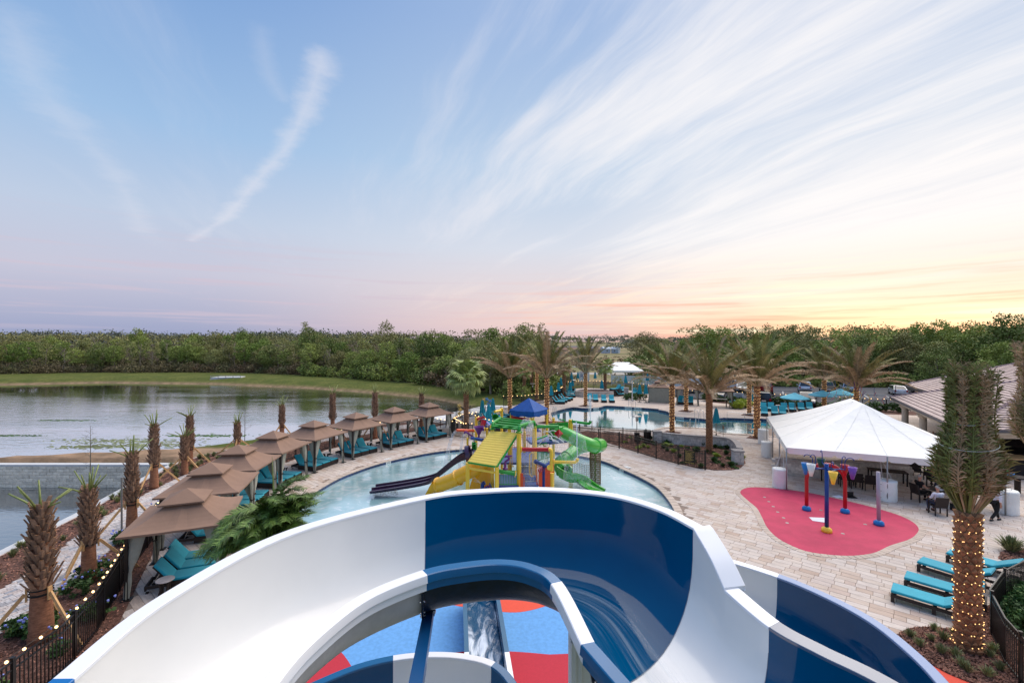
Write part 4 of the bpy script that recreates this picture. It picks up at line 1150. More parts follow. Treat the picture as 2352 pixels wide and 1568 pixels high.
for i, (x, y, ang) in enumerate(CAB):
 p = W(x, y, PK); a = R(ang); cab_pos.append((p.x, p.y, a))
 used(cabp, cf, (p.x, p.y, 0), a, f'{ords[i]} tan-roofed cabana of the row beside the lake', 'tan cabanas in a row beside the lake')
 # row direction u = (cos a, sin a); pool side = to the right of it
 u = Vector((math.cos(a), math.sin(a), 0)); v = Vector((math.sin(a), -math.cos(a), 0))
 for k, off in enumerate((-.80, -.02, .76)):
  q = Vector((p.x, p.y, 0)) + u*off + v*(.12 + rnd.uniform(-.05, .05))
  used(lp, lf, (q.x, q.y, .02), math.atan2(-v.y, -v.x), ('nearest', 'middle', 'farthest')[k] + f' of three teal loungers under the {ords[i]} lakeside cabana', 'teal loungers under the lakeside cabanas')
 q = Vector((p.x, p.y, 0)) + u*(1.42 if i not in (0,) else -1.45) + v*(-.25)
 used(tp, tf, (q.x, q.y, .02), rnd.random(), f'round marble-topped side table beside the loungers of the {ords[i]} lakeside cabana', 'side tables in the lakeside cabanas')
# ------------------------------------------------------------------ fences
fence_picket = MB().box((0, 0, .63), (.02, .02, 1.18)).mesh('picket')
fence_post = MB().box((0, 0, .65), (.062, .062, 1.3)).box((0, 0, 1.31), (.075, .075, .03)).mesh('post')
fence_post_far = fence_post
def fence(pts, label, near_cond=None, span=1.83, h=1.27, step=.105, lights=None, z=0., loclabel=None):
 pts = [Vector((p[0], p[1], z)) for p in pts]; t = thing('metal_fence', label, 'fence', pts[0]); off = Vector(pts[0])
 posts = at_along(pts, False, span); n = 0; rest = MB(); nr = 0
 for p, d in posts: obj('post', fence_post, M['black_metal'], t, p-off, math.atan2(d[1], d[0]))
 for p, d in at_along(pts, False, step):
  if near_cond and near_cond(p) and n < 300: obj('picket', fence_picket, M['black_metal'], t, p-off, math.atan2(d[1], d[0])); n += 1
  else: q = p-off; rest.box((q.x, q.y, q.z+.63), (.028, .028, 1.18), math.atan2(d[1], d[0])); nr += 1
 if nr: rest.build('pickets', M['black_metal'], t, kind='stuff')
 for zz, th in ((1.235, .035), (1.06, .03), (.12, .035)):
  B = MB()
  for a, b_ in zip(pts, pts[1:]): B.bar(a-off+Vector((0, 0, zz)), b_-off+Vector((0, 0, zz)), .034, th)
  B.build('rail', M['black_metal'], t)
 return t
bulb_me = MB().sphere((0, 0, 0), .034, 8).mesh('bulb', True); cap_me = MB().lathe([(.015, .02), (.015, .055)], n=6).mesh('socket')
bulb_far = MB().sphere((0, 0, 0), .042, 6).mesh('bulb')
def lights_on(pts, step, label, z=1.34, sag=.03, far=False, group='string lights along the fences'):
 pts = [Vector((p[0], p[1], z if len(p) < 3 else p[2])) for p in pts]; off = Vector(pts[0]); t = thing('string_light', label, 'string lights', off, group=group)
 al = at_along(pts, False, step); wire = [p-off + Vector((0, 0, .03)) for p, d in al]
 if len(wire) > 1: MB().tube(wire, .008, 4).build('wire', M['wire'], t)
 for p, d in al:
  o = obj('bulb', bulb_far if far else bulb_me, M['bulb2'], t, p-off + Vector((0, 0, rnd.uniform(-sag, 0))))
 return t
F1 = [(-10.95, 8.4), (-11.2, 10.2), (-11.35, 11.5), (-11.95, 13.1), (-14.0, 16.75), (-15.55, 20), (-16.35, 23.5), (-16.75, 27), (-16.2, 31.1), (-14.6, 35.2), (-12.3, 38.8), (-9.9, 41.7), (-7.6, 42.6), (-5.6, 40.6), (-4.2, 39.4), (-3.4, 39.2)]
fence(F1, 'long black metal picket fence between the lakeside path and the cabanas', lambda p: p.y < 19.5)
lights_on([(p[0], p[1]) for p in F1[:10]], .42, 'warm bulbs strung along the top rail of the lakeside fence')
lights_on([(p[0], p[1]) for p in F1[9:]], .55, 'warm bulbs strung along the fence behind the farthest lakeside cabana', far=True)
F2 = [(2.1, 39.2), (5.0, 38.2), (7.12, 36.8), (8.5, 35.6), (9.56, 34.0), (10.4, 32.4), (11.4, 30.95), (12.67, 29.7)]
fence(F2, 'curved black picket fence round the splash pool carrying the rules sign', lambda p: True)
fence([(4.2, 39.9), (6.9, 38.4), (9.1, 37.6), (10.95, 36.9)], 'short black picket fence behind the patio heater beside the main pool')
fence([(-3.4, 39.2), (-.5, 39.6), (2.1, 39.2)], 'straight black picket fence hidden partly behind the play tower')
fence([(-6.4, 44.2), (-6.9, 48.6), (-4.4, 50.6), (-1.0, 49.6), (.4, 48.3)], 'black picket fence enclosing the corner with the folded umbrellas by the lake')
fence([(-5.6, 40.6), (-5.4, 43.2), (-4.2, 45.), (-2.9, 46.2)], 'black fence with gates beside the tall fan palm')
lights_on([(-4.2, 39.4), (-5.4, 42.2), (-4.6, 44.9), (-2.8, 46.3)], .42, 'warm bulbs on the fence beside the tall fan palm', far=True)
lights_on([(-3.6, 40.9, 1.9), (-1.9, 40.2, 1.45), (-.6, 39.9, 1.35)], .35, 'slanting string of warm bulbs near the folded umbrellas', far=True)
FR = [(-1.1, 58.9), (1.2, 59.2), (4.5, 62.), (6.3, 65.), (8.0, 71.5), (9.4, 79.7), (13.3, 82.2), (19.7, 79.7), (22.8, 73.5), (25.8, 65.9), (31.2, 63.9), (35.4, 61.3), (41.4, 57.6), (46.0, 55.8), (50, 54.3)]
fence(FR, 'long black picket fence along the far side of the terrace by the car park', None, span=2.4)
lights_on([(p[0], p[1]) for p in FR[:6]], .6, 'warm bulbs climbing the fence behind the far left loungers', far=True, sag=.0)
lights_on([(p[0], p[1]) for p in FR[5:9]], .6, 'warm bulbs on the fence in front of the white vinyl fence', far=True)
lights_on([(p[0], p[1]) for p in FR[8:]], .65, 'warm bulbs along the fence beside the car park', far=True)
# right corner fence
q = [W(*cG(*c), 1.27) for c in ((1700, 185), (1608, 240), (1385, 350), (1240, 545), (1405, 850), (1640, 1105), (1900, 1330))]
FC = [(p.x, p.y) for p in q]
fence(FC, 'black picket fence bending round the mulch bed in the corner', lambda p: True, span=2.2)
q = [W(*cG(*c), 1.27) for c in ((1385, 350), (1500, 345), (1640, 350), (1800, 380))]

# ------------------------------------------------------------------ vents, rules sign
sg = thing('rules_sign', 'black sign with gold lettering hung on the curved fence', 'sign', (11.85, 30.3, 0), math.atan2(-1.25, 1.27))
MB().box((0, -.06, .72), (.78, .02, .92)).build('panel', M['signblack'], sg)
obj('lettering', text_mesh('SPLASH PAD RULES', .075), M['gold'], sg, (0, -.075, 1.10), rot=(R(90), 0, 0))
obj('lettering', text_mesh('NO DIVING', .125), M['gold'], sg, (0, -.075, .34), rot=(R(90), 0, 0))
for k in range(13): MB().box((-.28+(.56-(k*7 % 5)*.05)/2, -.072, 1.0-k*.043), (.56-(k*7 % 5)*.05, .004, .012)).build('line_of_text', M['gold'], sg)

# ------------------------------------------------------------------ palms: cut sabal palms with braces
def sabal(x, y, h, label, seed, r=.19, boots=.6, stakes=3, lean=0.):
 rr = random.Random(seed); t = thing('cut_palm', label, 'palm', (x, y, .03), group='freshly planted palms with clipped fronds along the lake')
 prof = []; n = 22
 for i in range(n+1):
  f = i/n; prof.append((r*(1.12 - .42*f + .15*math.exp(-f*9) + .012*math.sin(i*2.4)) , h*f))
 MB().lathe(prof, (0, 0, 0), 14).build('trunk', M['trunk'], t, True)
 # old leaf bases on the upper trunk
 B = MB(); C = MB(); z = h*(1-boots); row = 0
 while z < h:
  f = (z-h*(1-boots))/(h*boots); rad = r*(1.02 - .36*f**2); nb = 9
  for k in range(nb):
   a = 2*math.pi*(k + .5*(row % 2) + rr.uniform(-.12, .12))/nb; L = rr.uniform(.17, .27)*(1.25 if f < .12 else 1)*(r/.19); wd = rr.uniform(.055, .08)*(r/.19); out = rr.uniform(.45, .95)
   ca_, sa_ = math.cos(a), math.sin(a); base = Vector((ca_*rad*.85, sa_*rad*.85, z)); tip = base + Vector((ca_*out*L*.75, sa_*out*L*.75, L))
   s_ = Vector((-sa_, ca_, 0)); up = Vector((ca_*.035, sa_*.035, 0)); tn = rr.random()
   B.add([base-s_*wd, base+s_*wd, tip+s_*wd*.62, tip-s_*wd*.62, base+up*1.6, tip+up*.9], [(0, 1, 4), (1, 2, 5, 4), (3, 0, 4, 5), (0, 3, 2, 1)], tn)
   C.add([tip-s_*wd*.62, tip+s_*wd*.62, tip+up*.9], [(0, 1, 2)])
  z += .115*(r/.19); row += 1
 B.build('leaf_bases', M['boot'], t, kind='stuff'); C.build('cut_faces', M['cutface'], t, kind='stuff')
 for k in range(rr.randint(7, 9)):
  a = 2*math.pi*k/8 + rr.uniform(-.3, .3); e = rr.uniform(.2, 1.4); L = rr.uniform(.6, 1.05)
  d = Vector((math.cos(a)*math.cos(e+.2), math.sin(a)*math.cos(e+.2), math.sin(e+.2)))
  b0 = Vector((math.cos(a)*.06, math.sin(a)*.06, h-.05))
  MB().tube([b0, b0+d*L*.5+Vector((0, 0, .03)), b0+d*L], [.035, .026, .020], 5).build('frond_stub', M['stub'], t, True)
 hb = h*.36 if h > 3.2 else h*.42
 MB().lathe([(r*1.15, -.03), (r*1.15, .03)], (0, 0, hb), 12, cap=False).lathe([(r*1.15, .12), (r*1.15, .16)], (0, 0, hb), 12, cap=False).build('strap', M['wire'], t)
 for k in range(stakes):
  a = rr.uniform(-.3, .3) + 2*math.pi*k/stakes + seed; d = Vector((math.cos(a), math.sin(a), 0))
  MB().bar(d*(r*1.12+.03)+Vector((0, 0, hb-.16)), d*(r*1.12+.03)+Vector((0, 0, hb+.2)), .10, .045, up=d).build('brace_block', M['lumber'], t)
  MB().bar(d*(r*1.2+.04)+Vector((0, 0, hb+.05)), d*(1.15+r)+Vector((0, 0, .0)), .045, .09).build('brace', M['lumber'], t)
 return t
SAB = [(95,1470,3.68,.235,'stout clipped palm nearest the slide, at the front of the lakeside row'), (204,1334,3.1,.20,'second clipped palm of the lakeside row with a bushy head of leaf bases'), (303,1220,3.3,.19,'clipped palm standing beside a metal pole behind the nearest cabana'),
  (354,1122,3.5,.19,'slim clipped palm in front of the seawall corner'), (424,1090,2.35,.18,'shortest clipped palm, leaning close to a taller one by the seawall'), (436,1074,3.35,.18,'tall clipped palm just behind a short one by the seawall')]
for i, (x, y, h, r, lb) in enumerate(SAB):
 p = W(x, y); sabal(p.x, p.y, h, lb, i+2, r*1.0)
for i, (x, Y, ht, lb) in enumerate([(545, 34., 974, 'clipped palm with peeling bark rising beside a bare sapling'), (647.5, 38., 933, 'clipped palm rising behind the fourth cabana roof'), (764, 37.2, 907.5, 'clipped palm rising between the fifth and sixth cabanas'),
        (861, 39.4, 905, 'clipped palm behind the sixth lakeside cabana against dark water'), (968, 43.2, 907.6, 'clipped palm with few stubs behind the farthest lakeside cabana')]):
 X = (x-1176)*Y/FL; h = H - Y*(ht-784)/FL; sabal(X, Y, h, lb, 20+i, .18, .5)
# galvanised pole and bare saplings
pp = W(301, 1226); t = thing('metal_pole', 'thin galvanised pole standing beside the fence and nearest cabana', 'pole', (pp.x+.02, pp.y-.5, 0))
MB().lathe([(.035, 0), (.035, 2.55), (.045, 2.56), (.045, 2.62)], n=10).build('shaft', M['alu'], t)
def sapling(x, y, h, seed, label):
 rr = random.Random(seed); t = thing('bare_sapling', label, 'tree', (x, y, 0), group='bare saplings on the lake bank'); MB().tube([(0, 0, 0), (.03, 0, h*.5), (0, .02, h)], [.03, .02, .008], 5).build('trunk', M['bark'], t)
 B = MB()
 for k in range(16):
  z = h*(.25+.7*k/16); a = rr.random()*6.28; L = (h-z)*.35+.15; d = Vector((math.cos(a), math.sin(a), .5))
  p0 = Vector((0, 0, z)); p1 = p0 + d*L; B.tube([p0, p0+d*L*.5+Vector((0, 0, .04)), p1], [.009, .006, .003], 3)
  for _ in range(2): B.tube([p0+d*L*.5, p0+d*L*.5+Vector((rr.uniform(-.2, .2), rr.uniform(-.2, .2), .2))], [.005, .002], 3)
 B.build('branches', M['bark'], t)
for (x, Y, h, lb) in ((562, 38.5, 3.0, 'bare sapling beside the peeling clipped palm'), (207, 27.6, 3.3, 'bare reddish sapling in front of the block seawall')):
 sapling((x-1176)*Y/FL, Y, h, int(x), lb)

# date palms
def frond_mesh(L, e0, droop, nl, lw, ll, seed, twist=.0, name='frond', vshape=.5, tipcut=1., lt=None):
 """arching feather leaf in the x-z plane starting at the origin; e0 = starting elevation, droop = total bend"""
 rr = random.Random(seed); n = 10; pts = []; p = Vector((0, 0, 0)); e = e0
 for i in range(n+1):
  pts.append(p.copy()); e = e0 - droop*(i/n)**1.5; p = p + Vector((math.cos(e), 0, math.sin(e)))*L/n
 B = MB(); B.tube(pts, [.035*(1-.8*i/n)*L/3 for i in range(n+1)], 4, cap=False, tone=.75)
 for i in range(nl):
  f = .14 + .86*i/nl; s_ = f*n; k = min(int(s_), n-1); q = pts[k].lerp(pts[k+1], s_-k); d = (pts[k+1]-pts[k]).normalized()
  up = Vector((-d.z, 0, d.x))
  l_ = ll*(.45+.55*math.sin(math.pi*min(1, f*1.02)**.8))*rr.uniform(.8, 1.1)
  for sy in (-1, 1):
   out = (Vector((0, sy, 0)) + d*rr.uniform(.55, 1.0) + up*rr.uniform(vshape-.35, vshape+.25)).normalized()
   tip = q + out*l_ + Vector((0, 0, -l_*rr.uniform(.08, .4)))
   mid = q + out*l_*.55 + Vector((0, 0, rr.uniform(0, .03)))
   w_ = d*lw
   B.add([q-w_*.5, q+w_*.5, mid+w_*.7, mid-w_*.7, tip], [(0, 1, 2, 3), (3, 2, 4)], rr.random())
 return B.mesh(name)
DF = {}
for k, (L, e0, dr) in enumerate([(3.3, 1.45, .45), (3.4, 1.1, .7), (3.4, .75, .95), (3.3, .4, 1.1), (3.1, .05, 1.0)]):
 DF[k] = [frond_mesh(L*1.42, 0, dr, 62, .050, .66, 11*k+j) for j in range(2)]
def crown(t, h, nf, elev, scale, rr, mats, tilt=(0., 0.), r0=.12, wind=0.):
 for i in range(nf):
  f = (i+.5)/nf; a = i*2.39996 + rr.uniform(-.15, .15)
  e = elev(f) + rr.uniform(-.1, .1)
  k = 0 if e > 1.25 else 1 if e > .9 else 2 if e > .5 else 3 if e > .15 else 4
  s_ = scale*rr.uniform(.86, 1.08); m = mats(f, rr)
  a += wind*math.sin(a)*.0
  base = DF[k][i % 2]
  key = (id(base), m)
  if key not in pm: c = base.copy(); c.materials.clear(); c.materials.append(M[m]); pm[key] = c
  obj('frond', pm[key], None, t, (math.cos(a)*r0, math.sin(a)*r0, h + .25*(1-f)), rot=Euler((rr.uniform(-.15, .15), -e, a), 'XYZ'), scale=(s_,)*3)
def diamond_trunk(t, h, r, m, cutm, lights=None, rows=None, mname='trunk', rr=rnd, sc_=1.):
 MB().lathe([(r*1.25, -.05), (r*1.08, .15), (r*1.0, .5), (r*.95, h*.5), (r*.97, h)], n=16).build(mname, M[m], t, True)
 B = MB(); C = MB(); z = .08; row = 0; st = .12*sc_; nb = 9
 while z < h:
  for k in range(nb):
   a = 2*math.pi*(k+.5*(row % 2))/nb; wd = math.pi*r/nb*1.02; ca_, sa_ = math.cos(a), math.sin(a); s_ = Vector((-sa_, ca_, 0)); o = Vector((ca_, sa_, 0))
   rr_ = r*(1.2 if z < .1 else 1.0); tn = rr.random()
   l_ = o*rr_*.93 - s_*wd + Vector((0, 0, z)); r_ = o*rr_*.93 + s_*wd + Vector((0, 0, z)); tp_ = o*(rr_+.065*sc_) + Vector((0, 0, z+st*.45)); bt = o*rr_*.95 + Vector((0, 0, z-st*.95)); ti = o*rr_*.93 + Vector((0, 0, z+st*.7))
   B.add([l_, r_, tp_, bt], [(0, 3, 2), (3, 1, 2)], tn); C.add([l_, r_, tp_, ti], [(0, 2, 3), (2, 1, 3)])
  z += st; row += 1
 B.build('leaf_scars', M[m], t, kind='stuff'); C.build('cut_faces', M[cutm], t, kind='stuff')
light_small = MB().sphere((0, 0, 0), .013, 6).mesh('bulb')
def palm_lights(x, y, h, r, n, label, individual=False, z0=.1, size=.045, rr=rnd):
 t = thing('string_light', label, 'string lights', (x, y, 0), group='string lights wound round the palm trunks')
 turns = max(6, int(h/.28)); pts = []; N = turns*12
 for i in range(N+1):
  f = i/N; a = f*turns*2*math.pi; rad = r*(1.05 if f > .08 else 1.05+(.08-f)*3) + .035; pts.append(Vector((math.cos(a)*rad, math.sin(a)*rad, z0+(h-z0)*f)))
 MB().tube(pts, .006, 3, cap=False).build('wire', M['wire'], t)
 B = MB()
 for i in range(n):
  f = (i+rr.random())/n; k = f*N; j = min(int(k), N-1); p = pts[j].lerp(pts[j+1], k-j); o = Vector((p.x, p.y, 0)).normalized()*.02; p = p + o + Vector((0, 0, rr.uniform(-.06, .06)))
  if individual: obj('bulb', light_small, M['bulb'], t, p)
  else: B.sphere(p, size*.5, 4)
 if not individual: B.build('bulbs', M['bulb3'], t, kind='stuff')
 return t
def bed_square(x, y, a, s_=1.3, label=''):
 t = thing('tree_pit', label, 'tree pit', (x, y, 0), a, group='square mulch pits round the lit palms'); MB().box((0, 0, .02), (s_, s_, .035)).build('mulch', M['mulch'], t)
 for sx, sy in ((-1, -1), (1, 1)): MB().lathe([(.07, 0), (.07, .02)], (sx*s_*.4, sy*s_*.4, .038), 8).build('ground_light', M['white'], t)
gb = lambda f, rr: 'frond_d' if f > .56 or rr.random() < .15 else ('frond_b' if f > .3 or rr.random() < .5 else 'frond_g')
DATES = [  # px, base y, trunk top y, crown scale, lit, elevations, label
 (1171, 954, 868, 1.05, 1, 'up', 'lit date palm with windblown brown fronds left of the blue awning'),
 (1233, 919, 853, .95, 1, 'up', 'slim lit date palm standing back between two others above the blue awning'),
 (1256, 970.5, 868, 1.05, 1, 'up', 'lit date palm rising directly behind the blue awning'),
 (1344.9, 932, 857, 1.0, 1, 'up', 'lit date palm with upswept fronds at the far edge of the pool'),
 (1543.5, 993.5, 884, 1.0, 1, 'mid', 'lit date palm with greener fronds beside the stone planter wall'),
 (1575.8, 944, 866, .9, 1, 'mid', 'lit date palm standing in front of the middle pool cabana'),
 (1629, 1040.8, 906, .95, 0, 'mid', 'unlit date palm with dry brown fronds inside the planter bed'),
 (1720.8, 952.9, 862, .95, 1, 'mid', 'lit date palm next to the folded umbrella on the far terrace'),
 (1738.5, 1005.6, 888, 1.08, 1, 'mid', 'largest lit date palm, beside the white-wrapped barrels of the tent'),
 (1893.2, 947, 870, 1.0, 1, 'mid', 'lit date palm between the open umbrellas'),
 (1967, 968, 890, 1.2, 1, 'mid', 'wide date palm with coloured streamers behind the tent peak')]
for i, (x, by, ty, s_, lit, kind, lb) in enumerate(DATES):
 p = W(x, by); h = H - p.y*(ty-784)/FL; rr = random.Random(100+i)
 t = thing('date_palm', lb, 'palm', (p.x, p.y, .02), group='date palms round the pools'); r = .185 if i not in (8, 6) else .205
 diamond_trunk(t, h, r, 'datetrunk', 'cutface', rr=rr)
 if kind == 'up': crown(t, h, 27, lambda f: 1.5-.95*f, s_, rr, gb)
 else: crown(t, h, 33, lambda f: 1.45-1.12*f, s_*.92, rr, gb)
 if lit:
  palm_lights(p.x, p.y, h*.97, r, 200 if h > 4 else 170, 'fairy lights on the ' + ' '.join(lb.replace('lit ', '').split()[:12]), rr=rr, size=.037)
 if i not in (6, 10, 9): bed_square(p.x, p.y, R(48), 1.35, 'mulch pit of the ' + ' '.join(lb.replace('lit ', '').split()[:12]))

# the two tied palms at the right
def tied_palm(x, y, h, lb, scale, seed, lit):
 rr = random.Random(seed); t = thing('tied_palm', lb, 'palm', (x, y, .03)); r = .235*scale
 diamond_trunk(t, h, r, 'datetrunk', 'cutface', rr=rr, sc_=1.35)
 fm = []
 for k in range(4):
  L = 4.1*scale; n = 14; B = MB(); rk = random.Random(seed*7+k); pts = []
  for i in range(n+1):
   f = i/n; bul = .92*scale*math.sin(math.pi*min(1, (f*1.15)**.75)*.98)*(1-f*.35) if f < .85 else 0
   rad = float(np.interp(f, [0, .08, .18, .30, .42, .54, .66, .8, 1], [.16, .36, .66, .86, .82, .60, .50, .50, .54]))*scale
   pts.append(Vector((rad, 0, f*L)))
  B.tube(pts, [.05*scale*(1-.8*i/n) for i in range(n+1)], 5, cap=False, tone=.3)
  for i in range(92):
   f = .16+.84*i/92; s_ = f*n; j = min(int(s_), n-1); q = pts[j].lerp(pts[j+1], s_-j); d = (pts[j+1]-pts[j]).normalized(); o = Vector((1, 0, 0))
   for sy in (-1, 1):
    l_ = rk.uniform(.30, .52)*scale*(1 if f < .5 else .72); v = (Vector((0, sy, 0))*rk.uniform(.2, 1.1) + d*rk.uniform(.25, 1.1) + o*rk.uniform(-.35, .8)).normalized()
    mid = q+v*l_*.5; tip = q+v*l_ + Vector((rk.uniform(-.05, .12), rk.uniform(-.06, .06), -rk.uniform(0, .12))); w_ = d.cross(v).normalized()*.0 + Vector((d.x, sy*.3, d.z)).normalized()*.024*scale
    B.add([q-w_*.6, q+w_*.6, mid+w_, mid-w_, tip], [(0, 1, 2, 3), (3, 2, 4)], rk.random())
  fm.append(B.mesh('frond'))
 for i in range(54):
  m = rr.choices(['frond_b', 'frond_d', 'frond_g'], [4, 6, 3])[0]; key = ('tied', seed, i % 4, m)
  if key not in pm: c = fm[i % 4].copy(); c.materials.append(M[m]); pm[key] = c
  s_ = rr.uniform(.86, 1.02); obj('frond', pm[key], None, t, (0, 0, h-.12), rot=(rr.uniform(-.04, .04), rr.uniform(-.05, .05), i*2.39996), scale=(s_*rr.uniform(.5, .82), s_*rr.uniform(.5, .82), s_))
 for z, rad in ((2.5, .40), (1.85, .60)):
  B = MB(); B.tube([Vector((math.cos(a)*rad*scale, math.sin(a)*rad*scale, h+z*scale+.12*math.sin(a+1)))  for a in [2*math.pi*k/24 for k in range(24)]], .006, 4, closed=True); B.build('tie_cord', M['white'], t)
 return t
pt = W(2223, 1492); tied_palm(pt.x, pt.y, 3.75, 'palm with fronds tied up in a tall bundle above a light-wound trunk', 1.0, 5, True)
palm_lights(pt.x, pt.y, 3.65, .25, 210, 'warm fairy lights wound round the trunk of the tied palm in the corner bed', True, rr=random.Random(5))
tied_palm(20.9, 18., 3.9, 'second tied-up palm, cut by the edge of the frame', 1.12, 6, False)

# fan palms
def fan_mesh(rad, seed, seg=22, pet=.9):
 rr = random.Random(seed); B = MB(); B.tube([(0, 0, 0), (pet*.5, 0, .03), (pet, 0, 0)], [.03, .02, .015], 4, tone=.8); c = Vector((pet, 0, 0))
 for i in range(seg):
  a = -2.2 + 4.4*i/(seg-1); L = rad*(.75+.25*math.cos(a))*rr.uniform(.9, 1.05); d = Vector((math.cos(a), math.sin(a), 0)); s_ = Vector((-d.y, d.x, 0))*rad*.085
  m_ = c+d*L*.6 + Vector((0, 0, .04)); tip = c+d*L + Vector((0, 0, -L*rr.uniform(.15, .5)))
  B.add([c, m_+s_, m_-s_, tip], [(0, 2, 1), (2, 3, 1)], rr.random())
 return B.mesh('leaf')
fans = [fan_mesh(.85, k) for k in range(3)]
def fan_palm(x, y, h, lb, s_, seed, n=34, brown=.15):
 rr = random.Random(seed); t = thing('fan_palm', lb, 'palm', (x, y, .02)); diamond_trunk(t, h, .2, 'boot', 'cutface', rr=rr, sc_=1.3)
 for i in range(n):
  f = (i+.5)/n; a = i*2.39996; e = 1.35-2.3*f + rr.uniform(-.15, .15); m = 'frond_d' if (f > .8 and brown > .08 and rr.random() < .6) or rr.random() < brown else 'fan'; key = ('fan', i % 3, m)
  if key not in pm: c = fans[i % 3].copy(); c.materials.append(M[m]); pm[key] = c
  k = s_*rr.uniform(.85, 1.1); obj('leaf', pm[key], None, t, (0, 0, h), rot=Euler((rr.uniform(-.5, .5), -e, a)), scale=(k,)*3)
fan_palm(-4.4, 43.7, 4.9, 'tall full fan palm standing at the fence corner beside the lake', 1.2, 1, 56, .0)
for (x, y, ty, s_, b_, lb) in ((1296, 912, 846, .95, .45, 'ragged yellowing fan palm behind the far left loungers'), (1389.8, 906, 842, 1.05, .2, 'loose green fan palm behind the round planter'), (1203.9, 912, 856, .8, .1, 'short rough-trunked fan palm left of the lamp post'), (1221, 906, 852, .8, .1, 'rough-trunked fan palm right beside the lamp post')):
 p = W(x, y); fan_palm(p.x, p.y, H-p.y*(ty-784)/FL, lb, s_, int(x), 28, b_)
# bushy pygmy palm in front of the first cabana
pc_ = P(632, 1205, 14.6); t = thing('bushy_palm', 'bushy dark green palm cluster between the slide and the nearest cabana', 'palm', (pc_.x, pc_.y, 0)); rr = random.Random(9)
for k in range(5):
 a = k*1.26; MB().tube([(math.cos(a)*.12, math.sin(a)*.12, 0), (math.cos(a)*.2, math.sin(a)*.2, 1.0), (math.cos(a)*.3, math.sin(a)*.3, 2.3)], [.07, .06, .05], 7).build('trunk', M['trunk'], t)
bf = [frond_mesh(1.8, 0, 1.5, 78, .024, .44, 60+k, vshape=.15) for k in range(4)]
for m_ in bf: m_.materials.append(M['frond_deep'])
for i in range(170):
 a = i*2.39996; st = i % 5; e = 1.35 - 2.1*((i*.618) % 1) + rr.uniform(-.1, .1); sa_ = st*1.26
 obj('frond', bf[i % 4], None, t, (math.cos(sa_)*.35, math.sin(sa_)*.35, 2.5+rr.uniform(-.6, .3)), rot=Euler((rr.uniform(-.2, .2), -e, a)), scale=(rr.uniform(.8, 1.15),)*3)
for k, (a, e, L) in enumerate(((2.9, 1.52, 2.3), (.35, .9, 1.5))):
 d = Vector((math.cos(a)*math.cos(e), math.sin(a)*math.cos(e), math.sin(e))); MB().tube([Vector((0, 0, 2.4)), Vector((0, 0, 2.4))+d*L*.5, Vector((0, 0, 2.4))+d*L+Vector((0, 0, .0))], [.03, .03, .006], 5).build('spear_leaf', M['stub'], t)
# ------------------------------------------------------------------ play tower in the splash pool
play = thing('play_tower', 'multicoloured water play tower with slides standing in the splash pool', 'play structure', (0, 25, -.3))
def part(b, name, m, smooth=True, parent=None, auto=30, kind=None): return b.build(name, M[m], parent or play, smooth, world=True, auto=auto, kind=kind)
def pole(px, pytop, Y, r=.075, m='yellow', zb=-.33, x=None):
 p = P(px, pytop, Y); b = MB().tube([(p.x, Y, zb), (p.x, Y, p.z)], r, 12).lathe([(r, 0), (r*.7, .035), (.001, .05)], p, 12); return part(b, 'post', m), p
def pipe(pts, r, m, name='pipe', n=10, parent=None): return part(MB().tube(pts, r, n), name, m, parent=parent)
def flange(p, d, r, m='yellow', parent=None):
 d = Vector(d).normalized(); p = Vector(p); return part(MB().tube([p-d*.02, p+d*.02], r, 12), 'flange', m, False, parent)
# posts
for px, y, Y, r in ((*cA(440, 1265), 27.5, .065), (*cA(657, 755), 28.6, .085), (*cA(1297, 520), 29.0, .085), (*cA(928, 1020), 27.3, .08), (*cC(705, 755), 29.5, .085),
     (*cC(1110, 800), 29.0, .09), (*cC(1150, 808), 29.1, .09), (*cA(1490, 1000), 26.5, .10), (*cB(1060, 520), 23.5, .085)):
 pole(px, y, Y, r)
YF = 22.8
pF, pFp = pole(*cA(1730, 1112), YF, .115); pR, pRp = pole(*cA(2120, 985), 24.9, .125)
pL, pLp = pole(*cA(1068, 1035), 24.0, .085)
# blue square awning on four thin poles
aw = {'l': (-.15, 25.96), 'f': (1.22, 25.2), 'r': (2.1, 26.5), 'b': (.73, 27.26)}; ez = 4.5; cx_ = sum(v[0] for v in aw.values())/4; cy_ = sum(v[1] for v in aw.values())/4; pk = Vector((cx_, cy_, 5.15))
order = [Vector((*aw[k], ez)) for k in 'lfrb']; B = MB()
for i in range(4):
 a, b_ = order[i], order[(i+1) % 4]; rows = []
 for r_ in range(7):
  f = r_/6; row = []
  for j in range(9):
   u = j/8; p = a.lerp(b_, u).lerp(pk, f); p.z += -.03*math.sin(math.pi*u)*(1-f); row.append(p)
  rows.append(row)
 B.add([p for r_ in rows for p in r_], [(r_*9+j, r_*9+j+1, (r_+1)*9+j+1, (r_+1)*9+j) for r_ in range(6) for j in range(8)])
 B.add(rows[0] + [p + Vector((.02*math.sin(j*2.6+i), .02*math.cos(j*1.9+i), -.30+.03*math.sin(j*1.7))) for j, p in enumerate(rows[0])], [(j+9, j+10, j+1, j) for j in range(8)])
part(B, 'awning', 'navycloth', False)
for k, z0 in (('l', 3.2), ('f', 3.25), ('r', -.33), ('b', 3.0)):
 x, y = aw[k]; x = cx_+(x-cx_)*.94; y = cy_+(y-cy_)*.94
 part(MB().tube([(x, y, -.33), (x, y, z0)], .085, 12), 'post', 'yellow'); part(MB().tube([(x, y, z0 if z0 > 0 else 3.0), (x, y, ez-.05)], .04 if k != 'r' else .07, 8), 'awning_pole', 'yellow')
